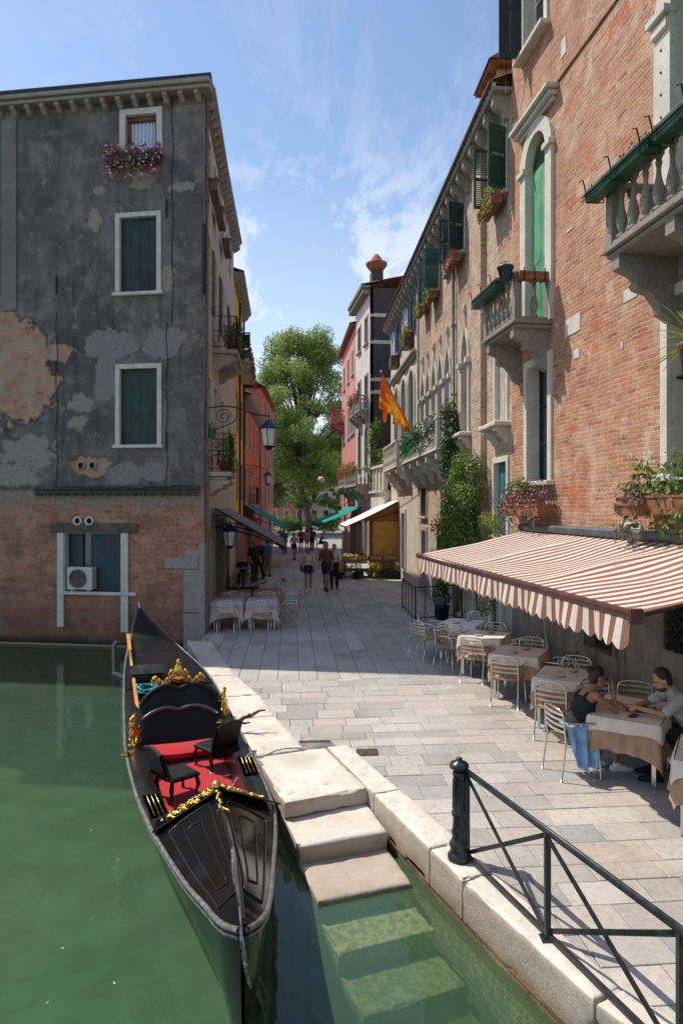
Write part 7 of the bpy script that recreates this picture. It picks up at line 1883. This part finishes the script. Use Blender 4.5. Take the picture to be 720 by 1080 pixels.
MB().bbox(-.05,.03,.0,1.2,0,2.6,.01).build('side_panel',yw,sh); MB().bbox(1.6,1.68,0,1.2,0,2.6,.01).build('side_panel',yw,sh); m=MB(); m.bbox(.032,1.598,0,.06,0,2.6,.01); m.bbox(.035,1.595,.05,1.18,2.5,2.6,.01); m.build('back_panel',DARKWOOD,sh); m=MB(); m.add([(-.05,0,2.62),(-.05,1.9,2.62),(-.05,0,3.45)],[(0,1,2),(2,1,0)]); m.build('gable_board',yw,sh)
for k in range(3): m=MB(); m.bbox(.04,1.59,.1,.9,.7+.6*k,.73+.6*k,.005); m.build('shelf',yw,sh)
FRU=[(.55,.06,.03),(.65,.30,.03),(.55,.45,.05),(.35,.03,.10),(.20,.35,.06)]
gcr='crates of produce on the market stall'
i=0
for x in(-.95,-.32,.32,.95):
    for y in(-.38,.36):
        i+=1; b_=gnd(388,31); nm=['strawberries','oranges','lemons','red grapes','greens','apples','peaches','plums'][i-1]
        r=empty('crate',(b_.x+x,b_.y+y,.862),0,'wooden crate of %s, %s row of the market stall'%(nm,'front' if y<0 else 'back'),'crate',gcr); m=MB()
        for (a0,a1,b0,b1) in((-.27,.27,-.3,-.28),(-.27,.27,.28,.3),(-.27,-.25,-.279,.279),(.25,.27,-.279,.279)): m.box(a0,a1,b0,b1,0,.13)
        m.box(-.25,.25,-.28,.28,0,.012); m.build('box',m_plain('crate_wood',(.40,.28,.16),.7,0,.2,8,.1),r); m=MB(); c=FRU[(i*2)%5]
        for k in range(26): m.cc=tuple(min(1,q*random.uniform(.7,1.3)) for q in c); m.ell((random.uniform(-.22,.22),random.uniform(-.25,.25),random.uniform(.08,.17)),(.05,.05,.048),7,5)
        m.cc=None; m.build('produce',PETAL,r)
gfl='buckets of cut flowers around the market stall'
for j,(x,y,z,lab,cs) in enumerate(((-1.3,-1.0,0,'bucket of red and pink flowers at the street corner of the market stall',REDS),(-.6,-1.05,.0,'bucket of white flowers in front of the market stall',[(.7,.7,.65),(.6,.6,.3)]),(.3,-1.1,0,'bucket of yellow flowers in front of the stall wheel',[(.7,.5,.05),(.6,.3,.03)]),(-1.5,.2,0,'bucket of greenery on the street side of the market stall',None),(1.3,-1.0,0,'bucket of pink flowers by the wall end of the market stall',[(.6,.2,.3),(.7,.4,.45)]))):
    b_=gnd(388,31); r=empty('flower_bucket',(b_.x+x,b_.y+y,z),0,lab,'flower bucket',gfl); MB().lathe([(.12,0),(.16,.3),(.17,.3)],(0,0,0),12).build('bucket',[BP,GP,ALU][j%3],r); m=MB(); leaves(m,[((0,0,.5),(.28,.28,.25))],160,.08,.2); m.build('foliage',FOL,r)
    if cs: m=MB(); leaves(m,[((0,0,.58),(.28,.28,.22))],90,.08,.8,cs); m.build('flowers',PETAL,r)
# ------------------------------------------------------------------ climbing plants and bushes on the long house
def plant(name,label,cat,pos,ang,blobs,n,size,mat,stem=None,extra=None):
    r=empty(name,pos,ang,label,cat); m=MB(); leaves(m,blobs,n,size,.25); m.build('foliage',mat,r)
    if stem: m=MB(); m.tube(smooth([V(q) for q in stem]),[.035]*(5*(len(stem)-1)+1),6); m.build('stem',WOODBR,r)
    if extra: m=MB(); leaves(m,blobs,extra[0],size*.9,.95,extra[1]); m.build('flowers',PETAL,r)
    return r
rr=random.Random(8)
u=YB(19.0)
plant('ivy','dark ivy climbing the wall beside the drainpipe up to the balcony','ivy',FB.P(u,0,0),FB.ang,[((rr.uniform(-.25,.55)+.1*sin(z),.22+rr.uniform(0,.12),z),(.42,.24,.42)) for z in [1.6+.31*k for k in range(15)]],4600,.10,FOLD,[(0,.06,0),(.1,.05,2),(.0,.05,4),(.1,.05,6)])
u=YB(16.45)
plant('climbing_shrub','tall bright green climbing shrub against the brick pier','shrub',FB.P(u,0,0),FB.ang,[((rr.uniform(-.55,.65),.38+rr.uniform(-.05,.2),z),(.5,.38,.42)) for z in [1.7+.2*k for k in range(14)]],7000,.085,FOL,[(0,.1,0),(.1,.2,2),(-.1,.25,4)])
u=YB(17.6)
plant('yellow_bush','yellow green bush at the foot of the climbing plants','bush',FB.P(u,0,0),FB.ang,[((rr.uniform(-.5,.6),.6+rr.uniform(-.1,.2),z),(.42,.35,.4)) for z in [1.6+.22*k for k in range(6)]],2200,.085,FOLY,[(0,.2,0),(.1,.4,1.4)])
u=YB(14.7)
plant('small_bush','small yellow green tuft above the far corner of the striped awning','bush',FB.P(u,0,0),FB.ang,[((rr.uniform(-.3,.3),.35,z),(.28,.25,.25)) for z in(1.0,1.6,2.2,2.7,2.95)],700,.08,FOLY,[(0,.2,0),(0,.3,2.0)])
g='garlands along the long balcony'
planter(FB,YB(19.6),YB(22.4),5.62,.55,.2,'white flowering garland draped over the near half of the long balcony rail',GREYC,.1,FOLD,500,[(.5,.52,.45),(.6,.6,.55)],420,g,hang=.4,up=.22,size=.10)
planter(FB,YB(22.5),YB(25.9),5.62,.55,.2,'bright green garland draped over the far half of the long balcony rail',GREYC,.1,m_foliage('leaf_emerald',(.005,.05,.015),(.03,.25,.07)),900,None,0,g,hang=.45,up=.25,size=.11)
# sill plants of the brick palace above the awning
planter(FA,a2['x0']-.35,a2['x1']+.55,3.05,.25,.3,'withered grey brown plants with a few green leaves above the awning housing',TERRA,.22,DRY,900,REDS,18,None,hang=.30,up=.30,size=.075)
planter(FA,a2['x0']+.35,a2['x1']+.35,3.3,.22,.25,'fresh green leaves growing between the withered plants above the awning',TERRA,.14,FOL,220,REDS,8,None,hang=.1,up=.25,size=.085)
planter(FA,YS2:=Yu(FA,7.3),Yu(FA,9.3),3.12,.28,.32,'overgrown window box trailing yellow green stems at the right edge of the photo',TERRA,.24,FOL,700,None,0,None,hang=.42,up=.38,size=.10)
planter(FA,Yu(FA,8.7),Yu(FA,9.25),3.1,.45,.22,'dry trailing stems at the end of the overgrown window box',TERRA,.16,DRY,260,None,0,None,hang=.45,up=.2,size=.07)
# spiky palm on the sill of the tall window
r=empty('palm_plant',FA.P(Yu(FA,7.3),.75,5.0),0,'spiky green palm fronds reaching into the photo under the right balcony','palm'); m=MB(); rr=random.Random(2)
for k in range(34):
    a=rr.uniform(0,2*pi); e=rr.uniform(-.25,1.1); L_=rr.uniform(.55,.85); d=V((cos(a)*cos(e),sin(a)*cos(e),sin(e))); s=d.cross(V((0,0,1))).normalized()
    m.cc=(rr.uniform(.3,1),rr.uniform(0,.5),0); p0=V((0,0,0)); 
    prev=None
    for q in range(6):
        t_=q/5; c=p0+d*L_*t_+V((0,0,-.22*t_*t_*L_)); w_=.020*(1-t_)**.6*(.6+1.2*t_ if t_<.4 else 1.0)+.002
        cur=(c-s*w_,c+V((0,0,-.006)),c+s*w_)
        if prev: m.add([prev[0],prev[1],cur[1],cur[0],prev[2],cur[2]],[(0,1,2,3),(1,4,5,2)])
        prev=cur
m.cc=None; m.build('frond',FOLY,r)
MB().lathe([(.12,-.42),(.17,-.05),(.185,-.05),(.185,.0),(.15,.0),(.03,.03)],(0,0,0),16).build('pot',TERRA,r)
m=MB(); m.tube([(0,0,-.36),(.0,0,-.37)],.2,12); m.beam(V((0,0,-.44)),V((0,0,-.44))+V((FA.n.x,FA.n.y,0))*-.76,.3,.03); m.build('shelf_bracket',IRON,r)
# wires
def wire(name,label,a,b,sag=.1,r_=.012):
    pts=[]
    for k in range(13): t_=k/12; p=a.lerp(b,t_); p=p+V((0,0,-sag*4*t_*(1-t_))); pts.append(p)
    m=MB(); m.tube(pts,r_,5); loose(name,label,'cable',m,IRON)
wire('cable','thin black cable hanging down past the eave of the long house',V((3.0,12.2,16.5)),V((3.45,13.9,11.9)),.15,.012)
wire('cable','thin wire crossing the far end of the street below the terraces',FB.P(YB(25),.1,4.0),FE.P(3.2,.1,4.4),.2,.012)
# ------------------------------------------------------------------ the square: trees and houses
BARK=m_plain('plane_bark',(.11,.085,.065),.9,0,.45,2.5,.5)
TL1=m_foliage('plane_leaf',(.050,.095,.024),(.32,.44,.12),.45); TL2=m_foliage('plane_leaf_dark',(.030,.065,.018),(.20,.30,.08),.33)
def tree(name,label,pos,h,trunk_h,R_,seed,n,size,mat,nb=34,tr=.45,lean=(0,0),flat=1.0):
    rr=random.Random(seed); r=empty(name,pos,0,label,'tree','trees in the far square'); m=MB()
    top=V((lean[0],lean[1],trunk_h)); m.tube(smooth([V((0,0,-.1)),V((.03,0,trunk_h*.35)),V((lean[0]*.5,0,trunk_h*.7)),top,V((lean[0]*1.5,0,h*.7)),V((lean[0]*1.7,0,h*.9))],3),[tr*(1-.88*k/15) for k in range(16)],10)
    bl=[]
    for k in range(nb):
        a=rr.uniform(0,2*pi); t_=rr.random(); z=trunk_h+(h-trunk_h)*(.06+.90*t_); prof_=(.72+.28*sin(pi*t_))*(1-.55*t_**3); q=R_*prof_*rr.uniform(.25,1)**.6*(1+.22*sin(a*3+t_*7+seed)+.18*sin(a*5-t_*13))
        c=V((q*cos(a)+lean[0],q*sin(a)*flat,z)); s=rr.uniform(.09,.21)*R_; bl.append(((c.x,c.y,c.z),(s*1.15,s*1.15,s*.85)))
        if k%2==0:
            b0=V((lean[0],0,trunk_h+(c.z-trunk_h)*.35)); mid=b0.lerp(c,.5)+V((0,0,.06*h*rr.random())); m.tube([b0,mid,c],[tr*.30,tr*.16,tr*.05],6)
    m.build('trunk',BARK,r); m=MB(); leaves(m,bl,n,size,.15,rng=rr); m.build('crown',mat,r); return r
tree('plane_tree','tall plane tree with a slender leaning trunk rising at the end of the street',V((-4.0,80,0)),24.3,5.2,8.2,3,90000,.26,TL1,nb=210,tr=.48,lean=(-.7,0))
tree('plane_tree','dark full tree filling the right side behind the tall plane tree',V((2.5,98,0)),18,3.0,7.5,5,20000,.34,TL2,nb=44,tr=.4)
tree('plane_tree','lower yellow green tree behind the lanterns on the left of the square',V((-9.4,86,0)),17,2.5,6.5,6,22000,.32,TL1,nb=44,tr=.35)
tree('plane_tree','broad tree closing the view between the plane tree and the red house',V((-6.5,104,0)),15,3.0,7.0,9,10000,.42,TL2,nb=40,tr=.35)
tree('plane_tree','small round tree low at the right of the big trunk',V((0.9,84,0)),7.5,1.8,2.8,12,4200,.26,TL1,nb=18,tr=.18)
for k,(x,y,s,lab) in enumerate(((-8.6,78,1.2,'clipped bush left of the far group of people'),(-6.4,84,1.0,'bush behind the far group of people'),(-2.2,80,1.3,'dark bush just right of the big trunk'),(1.2,79,1.1,'dark bush below the small round tree'))):
    r=empty('bush',(x,y,0),0,lab,'bush','bushes in the far square'); m=MB(); leaves(m,[((random.uniform(-1,1)*s,random.uniform(-.6,.6),s*random.uniform(.5,1.2)),(s*.8,s*.7,s*.6)) for _ in range(6)],1500,.22,.3); m.build('foliage',TL2,r)
def far_house(x,y,w_,h,mat,label,cols,rows,seed):
    Fh=Frame((x+w_,y),(-1,0)); r=root('far_house',Fh,label,group='houses across the far square'); rr=random.Random(seed); ops=[]
    for i in range(cols):
        for j in range(rows): u=w_*(i+.5)/cols; z=1.0+3.3*j; ops.append(OP(u-.45,u+.45,z,z+1.8,'round' if j==1 else None))
    wall(r,0,w_,-.05,h,ops,mat,T=.2,depth=8)
    for o in ops: window(r,o,ISTRIA,'glass',.14,.05,.12,glass=GLASS,frame=DARKWOOD)
    m=MB(); m.bbox(-.2,w_+.2,.003,.4,h-.02,h+.15,.03); m.build('cornice',ISTRIA_D,r); tile_roof(r,-.2,w_+.2,.42,-4,h+.18,h+1.8,TILES)
far_house(-16,122,9.5,10.2,PR2,'low salmon house glimpsed behind the trees at the left','4' and 4,3,1)
far_house(-6.2,125,11,11.5,PLS,'grey brown palace with arched windows glimpsed behind the big trunk',5,3,2)
far_house(5.2,121,12,12.5,PLG if False else PLC,'pale grey palace behind the trees at the right end of the street',5,3,3)
# distant hedge line so that the street closes in green
r=empty('hedge',(-4,112,0),0,'long dark hedge along the far side of the square','hedge'); m=MB(); leaves(m,[((x,random.uniform(-.5,.5),random.uniform(.6,1.4)),(1.3,.9,1.0)) for x in range(-16,17,1)],6500,.30,.3); m.build('foliage',TL2,r)

# leaves adrift on the canal
rr=random.Random(21); LFM=m_plain('fallen_leaf',(.42,.40,.16),.7,0,.2,20,.1)
for k in range(12):
    x,y=rr.uniform(-3.2,-1.4),rr.uniform(4.6,8.2)
    if k>8: x,y=rr.uniform(1.1,1.5),rr.uniform(3.7,4.6)
    if k<=8 and x>gc(y)-gw(y)-.15: x=gc(y)-gw(y)-rr.uniform(.3,1.2)
    if k>8: x=lerp_pl(KO,.62).x-.12-.1*(k-9); y=lerp_pl(KO,.62).y-.1*(k-9)
    m=MB(); a=rr.uniform(0,6); s_q=rr.uniform(.012,.026); m.add([(s_q*cos(a),s_q*sin(a),.004),(-s_q*.5*sin(a),s_q*.5*cos(a),.007),(-s_q*cos(a),-s_q*sin(a),.004),(s_q*.5*sin(a),-s_q*.5*cos(a),.003)],[(0,1,2,3)])
    o=m.build('floating_leaf',LFM,None,'small pale leaf floating on the green canal','leaf','leaves adrift on the canal'); o.location=(x,y,WZ+.002)

# folded napkins and small plates on the set tables
rr=random.Random(41); PLT=m_plain('china',(.66,.65,.62),.25,0,.04,6,.02)
for i,nm in((2,'the table behind the seated woman'),(3,'the fourth table from the railing'),(4,'the fifth table from the railing'),(5,'the farthest table under the awning')):
    x,y=TBL[i][0],TBL[i][1]
    for k,(dx,dy,side) in enumerate(((-.16,-.14,'pavement side of '),(.14,.16,'wall side of '))):
        m=MB(); m.M=Matrix.Translation((x+dx,y+dy,.757))@Matrix.Rotation(rr.uniform(0,3),4,'Z'); m.lathe([(.05,0),(.085,.012),(.088,.014),(.05,.006)],(0,0,0),20); m.bbox(-.035,.035,-.06,.06,.012,.022,.004)
        loose('plate','white plate on the '+side+nm,'plate',m,PLT,'plates on the set tables')
